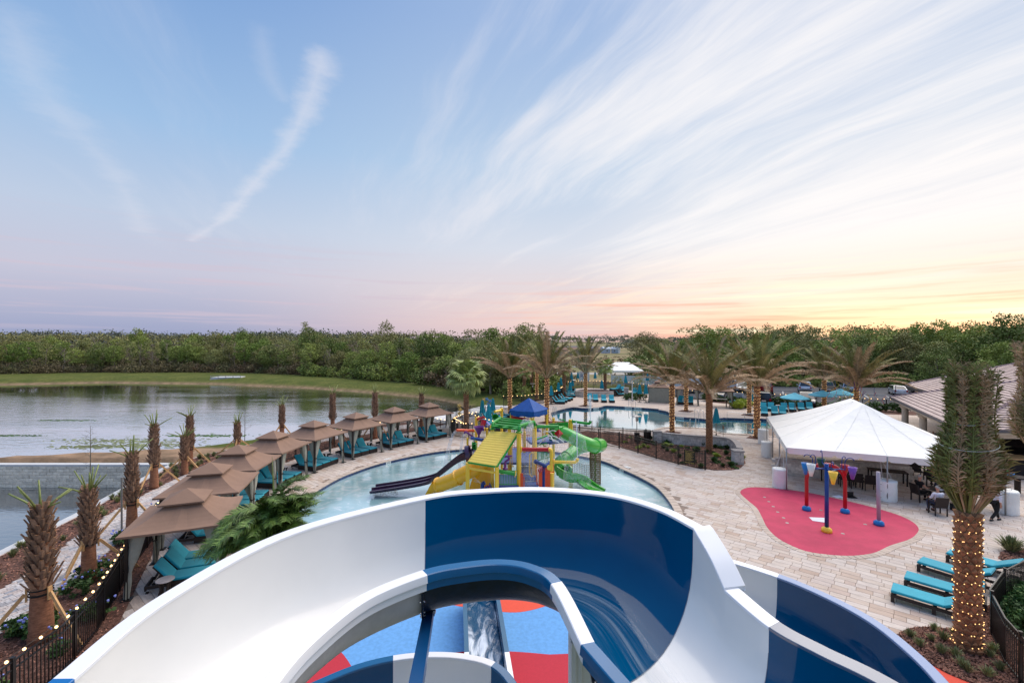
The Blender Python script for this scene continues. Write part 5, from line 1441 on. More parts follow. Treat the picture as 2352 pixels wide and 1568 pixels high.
# green pipe frame with flat slats on top
g0, g1, g2 = pLp + Vector((0, 0, 0)), pFp.copy(), pRp.copy(); g3 = P(*cA(1283, 880), 26.)
for p in (g0, g1, g2): part(MB().lathe([(.16, -.03), (.16, .02)], p, 14), 'collar', 'green', False)
part(MB().lathe([(.09, -.1), (.09, .12), (.17, .13), (.17, .16)], g3+Vector((0, 0, .1)), 12), 'collar', 'green', False)
up = Vector((0, 0, .30))
def elbow(a, b_, r=.085):
 """pipe rising out of post a, across and down into post b"""
 d = (b_-a).normalized(); pts = [a] + [a + up*.55, a + up*.9 + d*.10, a + up + d*.28] + [b_ + up - d*.28, b_ + up*.9 - d*.10, b_ + up*.55, b_]
 return pipe(catmull(pts, 3), r, 'green', 'frame_pipe', 10)
elbow(g1, g2); elbow(g0, g3)
for f0, f1, dz in ((.1, .12, .22), (.4, .45, .24), (.72, .75, .26), (.98, .98, .28)):
 a, b_ = g0.lerp(g3, f0)+Vector((0, 0, dz)), g1.lerp(g2, f1)+Vector((0, 0, dz)); part(MB().bar(a, b_, .16, .05), 'slat', 'green', False); part(MB().bar(a-Vector((0, 0, .1)), b_-Vector((0, 0, .1)), .03, .16), 'slat_web', 'green', False)
for f in (.12, .5, .88):
 a = g0.lerp(g1, f)+Vector((0, -.05, .19)); part(MB().box(a, (.30, .22, .03), .5), 'bracket', 'green', False)
# ribbed yellow roof panel
rb = [W(1073.8, 1060, 2.4), W(1141, 1070.5, 2.4)]; rt = [P(1126, 989.4, 23.9), P(1190.6, 993.5, 23.1)]
B = MB(); nrib = 14; rows = []
for i in range(nrib*4+1):
 f = i/(nrib*4); a, b_ = rb[0].lerp(rt[0], f), rb[1].lerp(rt[1], f); nrm = (rb[1]-rb[0]).cross(rt[0]-rb[0]).normalized(); hgt = .014*abs(math.sin(math.pi*f*nrib)); rows.append([a+nrm*hgt, b_+nrm*hgt])
B.add([p for r_ in rows for p in r_], [(2*i, 2*i+1, 2*i+3, 2*i+2) for i in range(len(rows)-1)])
under = [p-nrm*.05 for p in (rb[0], rb[1], rt[1], rt[0])]; B.add(under, [(3, 2, 1, 0)])
roof_o = part(B, 'roof_panel', 'yellow_roof', False)
part(MB().bar(rb[1]-nrm*.03, rt[1]-nrm*.03, .05, .09), 'edge_trim', 'green', False); part(MB().bar(rb[0]-nrm*.05+Vector((0, -.02, 0)), rb[1]-nrm*.05+Vector((0, -.02, 0)), .04, .09), 'edge_trim', 'green', False)
bm = MB().sphere((0, 0, 0), .018, 5).mesh('bolt')
for i in range(nrib):
 for s_ in (0, 1):
  f = (i+.5)/nrib; p = rb[s_].lerp(rt[s_], f) + (rb[1-s_]-rb[s_]).normalized()*.05 + nrm*.04; obj('bolt', bm, M['alu'], roof_o, p-play.location)
for p in rb: part(MB().box((p.x, p.y+.03, (p.z-.33)/2), (.15, .15, p.z+.33-.1), .5), 'square_post', 'yellow', False)
pipe([rb[0]+Vector((0, .03, -.32)), rb[1]+Vector((0, .03, -.32))], .055, 'yellow', 'cross_rail')
# yellow enclosed slide on the left
ty = [P(1128, 1052, 23.6), P(1110, 1062, 23.4), P(1085, 1078, 23.35), P(*cE(960, 745), 23.45), P(*cE(900, 780), 23.6), P(*cE(820, 812), 23.9), P(*cE(752, 836), 24.2)]
def shell_tube(pts, r, m, name, rings=(), n=20, seams=True, seg=5):
 c = catmull(pts, seg); o = part(MB().tube(c, r, n, cap=False), name, m)
 inner = part(MB().tube(c, r*.94, n, cap=False), name + '_lining', m, parent=None)
 for i in rings:
  k = min(int(i*seg), len(c)-2); d = (c[k+1]-c[k]).normalized(); B = MB().tube([c[k]-d*.03, c[k]+d*.03], r*1.16, n, cap=True); B2 = MB()
  s0 = MB(); s0.tube([c[k]-d*.03, c[k]-d*.03, c[k]+d*.03, c[k]+d*.03, c[k]-d*.03], [r*.95, r*1.14, r*1.14, r*.95, r*.95], n, cap=False); part(s0, 'joint_ring', m, False)
 return c
c = shell_tube(ty, .375, 'yellow_fg', 'tube_slide', (1.2, 3.6, 6.0))
d = (c[-1]-c[-3]); d.z = -.15; d.normalize(); side = Vector((-d.y, d.x, 0)).normalized()
tb = [c[-1]+Vector((0, 0, -.1)), c[-1]+d*.5+Vector((0, 0, -.25)), c[-1]+d*1.1+Vector((0, 0, -.45)), c[-1]+d*1.9+Vector((0, 0, -.52))]
def chute(path, w_, hs, m, name='chute'):
 """open chute with raised sides"""
 secs = []; p_ = catmull(path, 4); hh = catmull([Vector((h_, 0, 0)) for h_ in hs], 4)
 for i, p in enumerate(p_):
  dd = (p_[min(i+1, len(p_)-1)]-p_[max(i-1, 0)]); dd.z = 0; dd.normalize(); s_ = Vector((-dd.y, dd.x, 0)); h_ = hh[i].x
  secs.append([p+s_*(w_+.09)+Vector((0, 0, h_-.05)), p+s_*(w_+.09)+Vector((0, 0, h_)), p+s_*w_+Vector((0, 0, h_)), p+s_*w_*.93+Vector((0, 0, h_*.3)), p+s_*w_*.7, p, p-s_*w_*.7, p-s_*w_*.93+Vector((0, 0, h_*.3)), p-s_*w_+Vector((0, 0, h_)), p-s_*(w_+.09)+Vector((0, 0, h_)), p-s_*(w_+.09)+Vector((0, 0, h_-.05))])
 k = len(secs[0]); B = MB(); B.add([v for q in secs for v in q], [(i*k+j, i*k+j+1, (i+1)*k+j+1, (i+1)*k+j) for i in range(len(secs)-1) for j in range(k-1)])
 B.add([v - Vector((0, 0, .06)) for q in secs for v in (q[1], q[4], q[6], q[9])], [(i*4+j, (i+1)*4+j, (i+1)*4+j+1, i*4+j+1) for i in range(len(secs)-1) for j in range(3)])
 return part(B, name, m, True, auto=40)
chute(tb, .36, [.42, .30, .20, .12], 'yellow_fg')
# yellow curved wall below the roof
w0, w1 = P(*cB(480, 530), 24.6), P(*cB(1030, 480), 24.3)
B = MB(); B.add([(w0.x-.2, 24.6, -.3), (w1.x, 24.3, -.3), (w1.x, 24.3, 2.4), (w0.x+.5, 24.6, 2.2)], [(0, 1, 2, 3)]); B.add([(w0.x-.2, 24.65, -.3), (w1.x, 24.35, -.3), (w1.x, 24.35, 2.4), (w0.x+.5, 24.65, 2.2)], [(3, 2, 1, 0)]); part(B, 'wall_panel', 'yellow_fg', False)
# twin purple slide on the left
def px3(x, y, Y): return P(x, y, Y)
u0 = [Vector((-2.35, 25.3, 2.1)), Vector((-3.0, 25.6, 1.75)), Vector((-4.2, 26.0, .78)), Vector((-4.75, 26.05, .5)), Vector((-6.2, 25.9, .28)), Vector((-7.75, 25.7, .12))]
for off in (.0, .62):
 chute([p - Vector((.07*off, off, 0)) for p in u0], .27, [.32, .26, .2, .17, .15, .13], 'purple', 'slide_lane')
part(MB().tube([u0[0]+Vector((.1, -.31, 0)), u0[0]+Vector((-.12, -.31, -.05))], [.62, .62], 18, cap=False), 'slide_hood', 'purple')
# green spiral tube slide on the right
gp = [P(1280, 992, 27.2), P(1298.7, 996, 26.8), W(1335.8, 1014.3, 2.75), W(1366, 1024, 2.4), Vector((5.35, 27.4, 2.18)), Vector((5.0, 28.35, 1.95)), Vector((4.2, 28.6, 1.7)), W(1303, 1050, 1.38), W(1283.5, 1066, 1.08), W(1293, 1081, .80)]
c = shell_tube(gp, .385, 'green_fg', 'spiral_slide', (.9, 3.1, 4.6, 7.1, 8.85))
d = Vector((1.15, -1.0, 0)).normalized()
s0 = c[-1]
chute([s0+Vector((-.05, .05, -.28)), s0+Vector((.42, -.42, -.42)), W(1329, 1104, .25), W(1352, 1118, .16), W(1377, 1131, .10)], .37, [.62, .52, .30, .18, .14], 'green_fg')
pn = [P(1261.6, 972.6, 27.9), P(1305.2, 968.9, 27.6), P(1305.5, 1002, 27.6), P(1261.6, 1016, 27.9)]
B = MB(); B.add(pn + [p+Vector((0, .06, 0)) for p in pn], [(3, 2, 1, 0), (4, 5, 6, 7), (0, 1, 5, 4), (1, 2, 6, 5), (2, 3, 7, 6), (3, 0, 4, 7)]); part(B, 'entry_panel', 'green', False)
part(MB().bar(P(1262, 1016, 27.6), P(1305, 1011, 27.4), .5, .14), 'platform_edge', 'deckblue', False)
# net column and net curtain
nc = W(1367, 1104); B = MB(); hN = 1.95
for k in range(22):
 a0_ = 2*math.pi*k/22; B.tube([(nc.x+.33*math.cos(a0_+t*.35), nc.y+.33*math.sin(a0_+t*.35), -.2+hN*t/6) for t in range(7)], .016, 3, cap=False); B.tube([(nc.x+.33*math.cos(a0_-t*.35), nc.y+.33*math.sin(a0_-t*.35), -.2+hN*t/6) for t in range(7)], .016, 3, cap=False)
for k in range(16): B.tube([(nc.x+.33*math.cos(a), nc.y+.33*math.sin(a), -.15+k*.13) for a in [2*math.pi*j/14 for j in range(14)]], .014, 3, closed=True)
part(B, 'net_column', 'net', False, kind='stuff')
part(MB().tube([(nc.x, nc.y, -.3), (nc.x, nc.y, 2.1)], .05, 8), 'post', 'green'); n1, n2 = W(1312, 1092), W(1359, 1106); B = MB()
for i in range(13):
 f = i/12; p = n1.lerp(n2, f); B.tube([(p.x, p.y, .15+.05*math.sin(f*9)), (p.x, p.y+.04, .55), (p.x, p.y, 1.0-.1*math.sin(f*math.pi))], .014, 3, cap=False)
for k in range(8): B.tube([n1.lerp(n2, j/8)+Vector((0, .04*math.sin(j), .2+k*.11-.06*math.sin(j/8*math.pi))) for j in range(9)], .014, 3, cap=False)
part(B, 'net_curtain', 'net', False, kind='stuff')
# decks and steps
D = lambda x, y, z: (x, y, z)
part(MB().prism([(-.6, 24.9), (1.2, 24.9), (1.5, 27.4), (.2, 28.4), (-1.2, 27.6)], 1.66, 1.78), 'upper_deck', 'deckblue', False)
part(MB().prism([(-.75, 22.6), (.28, 22.6), (.4, 24.3), (-.7, 24.6)], 1.10, 1.24), 'lower_deck', 'deckblue', False)
part(MB().box((1.7, 28.1, 2.3), (1.5, 1.6, .12), .2), 'top_deck', 'deckblue', False)
nst = 7
for i in range(nst):
 f = i/(nst-1); z = 1.62 - 1.5*f; y = 25.9 - 3.4*f; x0 = .30+.0*f; x1 = 1.15+.45*f
 part(MB().box(((x0+x1)/2, y, z-.11), (x1-x0, .60, .22)), 'step', 'deckblue', False)
part(MB().prism([(.3, 21.4), (2.05, 21.6), (1.9, 22.9), (.3, 22.9)], .0, .14), 'landing', 'deckblue', False)
part(MB().prism([(1.5, 22.9), (2.4, 23.4), (2.1, 24.2), (1.45, 23.8)], .2, .44), 'step', 'deckblue', False)
B = MB(); B.box((-.2, 22.62, .45), (1.02, .04, 1.3)); part(B, 'side_panel', 'tealpanel', False); part(MB().box((-.2, 22.6, 1.17), (1.06, .05, .17)), 'side_fascia', 'blue', False)
part(MB().box((-.02, 23.7, .5), (.05, 2.2, 1.4), .05), 'side_panel', 'tealpanel', False)
def railing(a, b_, z0, z1, n, m, mr=None, r=.014, top=.022):
 a, b_ = Vector(a), Vector(b_); B = MB()
 B.tube([a+Vector((0, 0, z1)), b_+Vector((0, 0, z1))], top, 6).tube([a+Vector((0, 0, z0)), b_+Vector((0, 0, z0))], top, 6)
 o = part(B, 'railing', mr or m);
 for i in range(n):
  p = a.lerp(b_, (i+.5)/n); bb = MB().tube([p+Vector((0, 0, z0)), p+Vector((0, 0, z1))], r, 5); bb.v = [(v[0]-play.location.x, v[1]-play.location.y, v[2]-play.location.z) for v in bb.v]; bb.build('baluster', M[m], o)
railing((-.70, 22.62, 0), (.27, 22.62, 0), 1.30, 1.98, 12, 'green'); railing((-.70, 24.5, 0), (-.65, 22.75, 0), 1.30, 2.0, 12, 'red')
railing((-.9, 25.6, 0), (-.6, 24.8, 0), 1.9, 2.6, 8, 'red'); railing((.25, 23.2, 0), (.25, 25.0, 0), 1.5, 2.3, 10, 'green')
railing((-.3, 28.3, 0), (1.1, 27.9, 0), 1.85, 2.65, 14, 'red'); railing((-1.5, 28.6, 0), (-.4, 28.8, 0), 1.5, 2.4, 12, 'red'); railing((1.35, 26.6, 0), (2.3, 27.6, 0), 1.4, 2.3, 10, 'green')
railing((1.3, 25.6, 0), (2.15, 26.7, 0), 1.3, 2.2, 12, 'green'); railing((2.3, 28.8, 0), (3.6, 28.6, 0), 3.0, 3.35, 8, 'red'); railing((2.6, 28.9, 0), (3.4, 28.9, 0), 2.7, 3.3, 6, 'yellow')
railing((-2.9, 27.3, 0), (-2.35, 27.6, 0), 1.5, 2.1, 5, 'orange'); railing((-2.35, 27.6, 0), (-2.05, 26.6, 0), 1.6, 2.4, 6, 'purple2')
# right side: orange wall, orange gate, blue pipe
B = MB(); B.add([D(1.45, 24.5, .35), D(2.35, 25.6, .5), D(2.35, 25.6, 1.75), D(1.45, 24.5, 1.35)], [(0, 1, 2, 3)]); B.add([D(1.47, 24.54, .35), D(2.37, 25.64, .5), D(2.37, 25.64, 1.75), D(1.47, 24.54, 1.35)], [(3, 2, 1, 0)]); part(B, 'wall_panel', 'orange', False)
part(MB().bar(D(1.45, 24.45, 1.43), D(2.35, 25.55, 1.83), .08, .14), 'panel_cap', 'deckblue', False)
ra, rb_ = P(*cD(280, 470), 23.9), P(*cD(612, 618), 22.6)
B = MB().tube([ra, rb_], .022, 6).tube([ra-Vector((0, 0, 1.02)), rb_-Vector((0, 0, 1.02))], .022, 6); o = part(B, 'railing', 'red')
for i in range(12):
 p = ra.lerp(rb_, (i+.5)/12) - play.location; MB().tube([p, p-Vector((0, 0, 1.02))], .018, 5).build('baluster', M['orange'], o)
bp = [P(*cD(270, 405), 24.0), P(*cD(600, 550), 22.5)]; pipe(bp, .085, 'blue'); flange(bp[1], bp[1]-bp[0], .13); part(MB().sphere(bp[0], .13, 10), 'pipe_end', 'blue')
pipe([P(*cD(462, 480), 23.1), P(*cD(462, 1040), 23.1)], .07, 'blue', 'down_pipe')
for cx3, cy3 in (((396, 610)), ((460, 610))) if False else ((396, 610),):
 p = P(*cD(cx3, cy3), 22.9); B = MB().tube([p+Vector((.12*math.cos(a), 0, .14*math.sin(a))) for a in [2*math.pi*k/14 for k in range(14)]], .015, 5, closed=True)
 for k in range(3): a = k*2.09; B.tube([p, p+Vector((.12*math.cos(a), 0, .14*math.sin(a)))], .01, 4)
 part(B, 'hand_wheel', 'red')
part(MB().box((P(*cD(585, 900), 22.4)), (.14, .05, .95)), 'gate_panel', 'orange', False); part(MB().box(P(*cB(1798, 920), 22.5), (.14, .05, .85)), 'gate_panel', 'orange', False)
pipe([P(*cD(530, 790), 22.4), P(*cD(545, 1110), 22.4)], .025, 'orange', 'gate_pipe'); pipe([P(*cB(1857, 790), 22.5), P(*cB(1857, 1110), 22.5)], .02, 'orange', 'gate_pipe')
for a_, Y in (((1410, 480, 1560, 1000), 24.6), ):
 pass
def loop_rail(x0, y0, x1, y1, Y, m='yellow', inner=2, cf=cD):
 a, b_ = P(*cf(x0, y0), Y), P(*cf(x1, y1), Y); r = .10
 pts = [Vector((b_.x, Y, a.z)), Vector((a.x+r, Y, a.z)), Vector((a.x, Y, a.z-r)), Vector((a.x, Y, b_.z+r)), Vector((a.x+r, Y, b_.z)), Vector((b_.x, Y, b_.z))]
 o = pipe(pts, .03, m, 'grab_rail', 8)
 for k in range(inner):
  x = a.x+(b_.x-a.x)*(k+1)/(inner+1); bb = MB().tube([(x, Y, a.z), (x, Y, b_.z)], .012, 5); bb.v = [(v[0]-play.location.x, v[1]-play.location.y, v[2]-play.location.z) for v in bb.v]; bb.build('baluster', M[m], o)
loop_rail(110, 185, 205, 770, 24.3); loop_rail(1505, 0, 1605, 530, 24.9, cf=cB); loop_rail(440, 930, 530, 1450, 27.5, cf=cC)
# pipes and arms
a, b_ = P(*cB(1800, 105), YF), P(*cD(575, 105), 22.6); pipe([a, b_], .10, 'red', 'shower_pipe', 14); flange(a, b_-a, .15); flange(b_, b_-a, .15, 'red')
pipe([P(*cB(1740, 105), YF), a], .06, 'yellow')
e = P(*cD(655, 1110), 22.6); pipe(catmull([b_, P(*cD(620, 105), 22.6), P(*cD(652, 150), 22.6), P(*cD(655, 260), 22.6), P(*cD(655, 640), 22.6)], 3), .09, 'yellow', 'elbow_post', 12); part(MB().tube([P(*cD(657, 690), 22.6), (P(*cD(657, 690), 22.6).x, 22.6, -.3)], .115, 14), 'post', 'yellow')
j0 = [P(*cD(670, 412), 22.6), P(*cD(1180, 420), 22.2), P(*cD(1250, 410), 22.2), P(*cD(1290, 380), 22.2), P(*cD(1300, 330), 22.2)]; pipe(catmull(j0, 3), .075, 'yellow', 'jet_arm', 12); flange(j0[0]+Vector((.1, 0, 0)), (1, 0, 0), .15)
a = [P(*cC(1170, 835), 28.8), P(*cC(1540, 885), 28.2), P(*cC(1600, 875), 28.1), P(*cC(1622, 820), 28.1)]; pipe(catmull(a, 3), .085, 'green', 'jet_arm', 12); flange(a[0], (1, 0, 0), .15, 'green')
a, b_ = P(*cC(300, 963), 25.2), P(*cC(830, 960), 25.6); pipe([a, b_], .09, 'green', 'arm', 12)
a, b_ = P(*cA(1545, 745), 26.3), P(*cA(2035, 810), 25.3); pipe([a, b_], .085, 'red', 'shower_pipe', 12); flange(a, b_-a, .14, 'red'); flange(b_, b_-a, .14)
a, b_ = P(*cA(165, 1065), 27.6), P(*cA(595, 1080), 28.4); o1 = a; pipe([a, b_], .09, 'orange', 'spout_pipe', 12); flange(b_, b_-a, .11); pipe([b_, P(*cA(650, 1082), 28.6)], .05, 'yellow')
a, b_ = P(*cA(540, 1265), 26.9), P(*cA(830, 1315), 25.9); pipe([a, b_], .095, 'blue', 'spout_pipe', 12)
a, b_ = P(*cA(690, 785), 28.6), P(*cA(845, 745), 28.2); pipe([a, b_], .085, 'red', 'spout_pipe', 12); flange(a, b_-a, .14)
a, b_ = P(*cA(1120, 605), 28.3), P(*cA(1290, 560), 29.0); pipe([a, b_], .085, 'yellow', 'bucket_arm', 12); flange(b_, b_-a, .14)
a, b_ = P(*cA(925, 865), 28.2), P(*cA(1010, 955), 27.4); pipe([a, b_], .07, 'lav', 'spout_pipe', 12); part(MB().sphere(b_+Vector((.1, 0, -.05)), .14, 10), 'pipe_end', 'yellow'); part(MB().tube([b_+Vector((.1, 0, -.1)), (b_.x+.1, 27.4, -.3)], .085, 10), 'post', 'yellow')
fx = P(*cA(725, 975), 27.6); part(MB().lathe([(.05, -.62), (.07, -.5), (.33, 0), (.30, 0), (.05, -.45)], fx, 18, cap=False), 'funnel', 'purple2')
pts = catmull([fx+Vector((0, 0, -.58)), fx+Vector((-.06, 0, -.68)), fx+Vector((-.25, -.02, -.70)), P(*cA(410, 1115), 27.0), P(*cA(372, 1125), 27.0), P(*cA(366, 1150), 27.0)], 3); pipe(pts, .055, 'purple2', 'funnel_pipe'); a, b_ = P(*cA(760, 1045), 27.6), P(*cA(870, 1048), 27.3); pipe([a, b_], .08, 'purple2', 'pipe'); flange(b_, (1, 0, 0), .14)
def bucket(px, py, Y, r, m, tilt, name='tipping_bucket'):
 p = P(px, py, Y); Mx = Euler((tilt, .3, 0)).to_matrix(); o = part(MB().lathe([(.001, -.16), (r*.72, -.16), (r, .16), (r*.93, .16), (r*.66, -.12), (.001, -.12)], p, 16, cap=False, M=Mx), name, m)
 h_ = MB().tube([p+Mx @ Vector((r, 0, .13)), p+Vector((r*.9, 0, .32)), p+Vector((0, 0, .46)), p+Vector((-r*.9, 0, .32)), p+Mx @ Vector((-r, 0, .13))], .014, 5); h_.v = [(v[0]-play.location.x, v[1]-play.location.y, v[2]-play.location.z) for v in h_.v]; h_.build('handle', M[m], o)
bucket(*cA(1130, 765), 28.3, .21, 'green', .9); bucket(*cA(832, 895), 28.2, .19, 'red', -.7)
p = P(*cC(832, 1135), 25.6); B = MB(); q = .26; B.add([p+Vector(v) for v in ((0, 0, q), (q, 0, 0), (0, 0, -q), (-q, 0, 0), (0, -.2, 0), (0, .2, 0))], [(0, 1, 4), (1, 2, 4), (2, 3, 4), (3, 0, 4), (1, 0, 5), (2, 1, 5), (3, 2, 5), (0, 3, 5)]); part(B, 'spinner', 'red', False); pipe([p, p+Vector((0, 0, .65))], .02, 'green', 'rod')
p = P(*cA(610, 1465), 26.2)
for e in (-.11, .11): part(MB().tube([p+Vector((e-.02, -e*.6, -e*.2)), p+Vector((e+.02, -e*.6, -e*.2))], .24, 20), 'paddle_wheel', 'green', False)
for k in range(4): a = k*math.pi/4; part(MB().box(p, (.2, .02, .44), M=Euler((a, 0, .5)).to_matrix()), 'paddle', 'green', False)
pipe([p+Vector((0, 0, .22)), p+Vector((.05, 0, .5))], .02, 'green', 'rod')
for (x, y, Y) in ((cA(890, 965)[0], cA(890, 965)[1], 28.4), (cC(315, 1060)[0], cC(315, 1060)[1], 28.0)):
 p = P(x, y, Y); part(MB().lathe([(.21, -.05), (.18, 0), (.05, .10), (.02, .22)], p, 12, cap=False), 'spray_cap', 'blue'); pipe([p+Vector((0, 0, .15)), p+Vector((.25, 0, .18)), p+Vector((.5, 0, .1))], .035, 'blue', 'pipe')
# blue cannon, purple sprayer, green sprayer
a = [P(*cB(815, 1110), 23.2), P(*cB(815, 1010), 23.2), P(*cB(830, 960), 23.2), P(*cB(880, 935), 23.2)]; pipe(catmull(a, 3), .10, 'blue', 'water_cannon', 12); pipe([P(*cB(850, 1090), 23.2), P(*cB(1010, 1015), 23.2)], .07, 'blue'); flange(P(*cB(1020, 1018), 23.2), (1, 0, .4), .17, 'blue')
p = P(*cB(935, 1080), 22.9); part(MB().tube([p+Vector((.14*math.cos(a_), 0, .16*math.sin(a_))) for a_ in [2*math.pi*k/14 for k in range(14)]], .016, 5, closed=True).bar(p-Vector((0, 0, .15)), p+Vector((0, 0, .15)), .02, .02), 'hand_wheel', 'red')
a, b_ = P(*cB(1180, 640), 22.5), P(*cB(1640, 715), 22.5); pipe([a, b_], .10, 'green', 'front_pipe', 12); flange(b_, b_-a, .17)
p = P(*cB(1385, 600), 22.6); part(MB().lathe([(.13, 0), (.13, .04), (.07, .10), (.06, .26)], p, 12), 'sprayer_base', 'purple2'); pipe(catmull([p+Vector((0, 0, .2)), p+Vector((0, 0, .36)), p+Vector((.18, 0, .5)), p+Vector((.14, 0, .62)), p+Vector((-.15, 0, .62)), p+Vector((-.34, 0, .60))], 3), .05, 'purple2', 'sprayer'); pipe([p+Vector((-.1, 0, .64)), p+Vector((.34, 0, .66))], .035, 'purple2', 'sprayer_handle')
p = P(*cC(870, 785), 28.6); pipe(catmull([P(*cC(990, 850), 28.6), P(*cC(975, 805), 28.6), P(*cC(930, 795), 28.6), P(*cC(835, 782), 28.6)], 3), .035, 'green', 'sprayer'); part(MB().tube([p+Vector((0, -.03, 0)), p+Vector((0, .03, 0))], .05, 10), 'pivot', 'black')
# climbing net
n0 = P(*cB(1290, 470), 23.0); B = MB()
for k in range(6): B.tube([n0+Vector((k*.08, 0, 0)), n0+Vector((k*.08, 0, -.5))], .012, 3); B.tube([n0+Vector((0, 0, -k*.1)), n0+Vector((.4, 0, -k*.1))], .012, 3)
part(B, 'climbing_net', 'net', False, kind='stuff')
# hoses
pipe(catmull([P(*cC(500, 1150), 27.2), P(*cC(560, 1090), 27), P(*cC(620, 1070), 27)], 3), .02, 'black', 'hose'); pipe([P(*cC(275, 1470), 26), P(*cC(420, 1340), 26.5)], .02, 'black', 'hose'); pipe([P(*cC(270, 1280), 26), P(*cC(545, 1185), 27)], .05, 'green', 'rail_pipe')

# water in the air, each stream its own part
def jet(pts, r, m='jet', name='water_jet', tw=None):
 c = catmull(pts, 5); n_ = len(c); rs = [r*(1+1.2*i/n_) for i in range(n_)] if tw is None else [r+(tw-r)*i/(n_-1) for i in range(n_)]
 return part(MB().tube(c, rs, 7, cap=False), name, m)
def fall(p, vx, vy, n=5, T=.8, vz=0.): return [Vector((p.x+vx*t, p.y+vy*t, p.z+vz*t-4.9*t*t)) for t in [T*i/n for i in range(n+1)]]
jet(fall(o1+Vector((0, 0, -.05)), -1.0, -.3, T=.74), .05, 'spray', tw=.16); pj = P(*cA(366, 1155), 27.0); jet(fall(pj, -.5, 0, T=.70), .045, 'spray', tw=.13)
e = P(*cD(1300, 328), 22.2); jet([e, e+Vector((-.03, 0, .6)), P(*cC(1285, 1000), 22.2), P(*cC(1265, 850), 22.2)], .014, tw=.032)
e = P(*cC(1618, 815), 28.1); jet([e, e+Vector((0, 0, .8)), P(*cC(1608, 480), 28.1), P(*cC(1602, 190), 28.1)], .02, tw=.03); part(MB().lathe([(.03, -1.2), (.12, -.7), (.16, -.35), (.06, .12)], P(*cC(1602, 230), 28.1), 10, cap=False), 'jet_crown', 'spray')
tp_ = P(*cA(1925, 840), 24.1); B = MB()
part(MB().lathe([(.22, -.0), (.36, -.25), (.46, -.7), (.52, -1.4), (.56, -2.6), (.6, -3.6)], tp_, 16, cap=False), 'water_veil', 'mist')
part(MB().lathe([(.05, .12), (.22, .08), (.34, -.10), (.40, -.42)], tp_, 14, cap=False), 'water_dome', 'spray')
part(MB().lathe([(.03, 0), (.35, -.35), (.42, -.9), (.46, -1.5)], P(*cC(832, 1150), 25.5), 14, cap=False), 'water_veil', 'mist')
part(MB().lathe([(.1, .2), (.4, -.2), (.6, -1.2), (.7, -2.4)], P(*cC(1285, 1150), 22.3), 14, cap=False), 'water_veil', 'mist')
for pts in ([cC(330, 1420), cC(520, 1240), cC(690, 1200), cC(850, 1260), cC(960, 1350)], [cC(590, 1090), cC(680, 1060), cC(780, 1085), cC(830, 1130)], [cC(300, 1340), cC(480, 1265), cC(640, 1265), cC(760, 1310), cC(850, 1370)], [cC(440, 1110), cC(520, 1080), cC(620, 1110), cC(680, 1180)]):
 jet([P(*q, 25.8) for q in pts], .018, tw=.03)
jet([P(*cC(600, 1185), 26.4), P(*cC(640, 1210), 26.4), P(*cC(700, 1310), 26.2), P(*cC(820, 1340), 26)], .04, tw=.04)
for a_, b2 in (((795, 965), (470, 740)), ((795, 970), (500, 850)), ((795, 965), (560, 760))): jet([P(*cB(*a_), 23.1), P(*cB(*b2), 23.4)], .012, 'mist', tw=.05)
for b2 in ((880, 240), (1010, 520), (1050, 760)): jet([P(*cD(865, 190), 25.), P(*cD(*b2), 24.6)], .012, 'mist', tw=.04)
for b2 in ((380, 400), (430, 440), (490, 470)): jet([P(*cD(560, 250), 24.6), P(*cD(*b2), 23.8)], .012, 'mist', tw=.04)
for k in range(14): x = -.9+k*.0; a_ = P(*cB(1830+k*22, 130), YF-.1); jet([a_, a_-Vector((0, 0, 2.7))], .006, 'mist', tw=.03)
for (x, y, r_) in ((W(1340, 1112).x, W(1340, 1112).y, .5), (W(1362, 1138).x, W(1362, 1138).y, .6), (o1.x-1.0, 27.0, .45), (tp_.x, tp_.y-.2, .7), (-6.9, 25.6, .5)):
 B = MB()
 for k in range(60): a_ = rnd.random()*6.28; q = r_*math.sqrt(rnd.random()); B.sphere((x+q*math.cos(a_), y+q*math.sin(a_), -.14+rnd.random()*.05), .02+rnd.random()*.05, 4, sz=.3)
 B.build('foam', M['spray'], None, kind='stuff')['label'] = 'white foam where a stream hits the splash pool'

# ------------------------------------------------------------------ splash pad features
def foot(x, y, m, parent, r=.21):
 B = MB().lathe([(r, 0), (r*1.02, .07), (r*.92, .15), (r*.55, .2), (r*.45, .22)], (x, y, .026), 18, cap=True); o = B.build('foot', M[m], parent, True, world=True)
 for k in range(5): a = k*1.256+.3; MB().sphere((x+math.cos(a)*r*.78-parent.location.x, y+math.sin(a)*r*.78-parent.location.y, .15), .04, 6).build('bolt_cover', M[m], o)
p = W(1898.8, 1222); t = thing('bucket_tree', 'blue post with six coloured cone buckets hanging from curved arms on the red splash pad', 'splash feature', (p.x, p.y, 0)); foot(p.x, p.y, 'yellow', t)
MB().tube([(0, 0, .2), (.0, 0, 3.02)], .082, 18).build('post', M['blue'], t, True)
cone = lambda r, h: MB().lathe([(.05, -h), (.06, -h), (r, 0), (r*.93, 0), (.03, -h*.92)], (0, 0, 0), 18, cap=False)
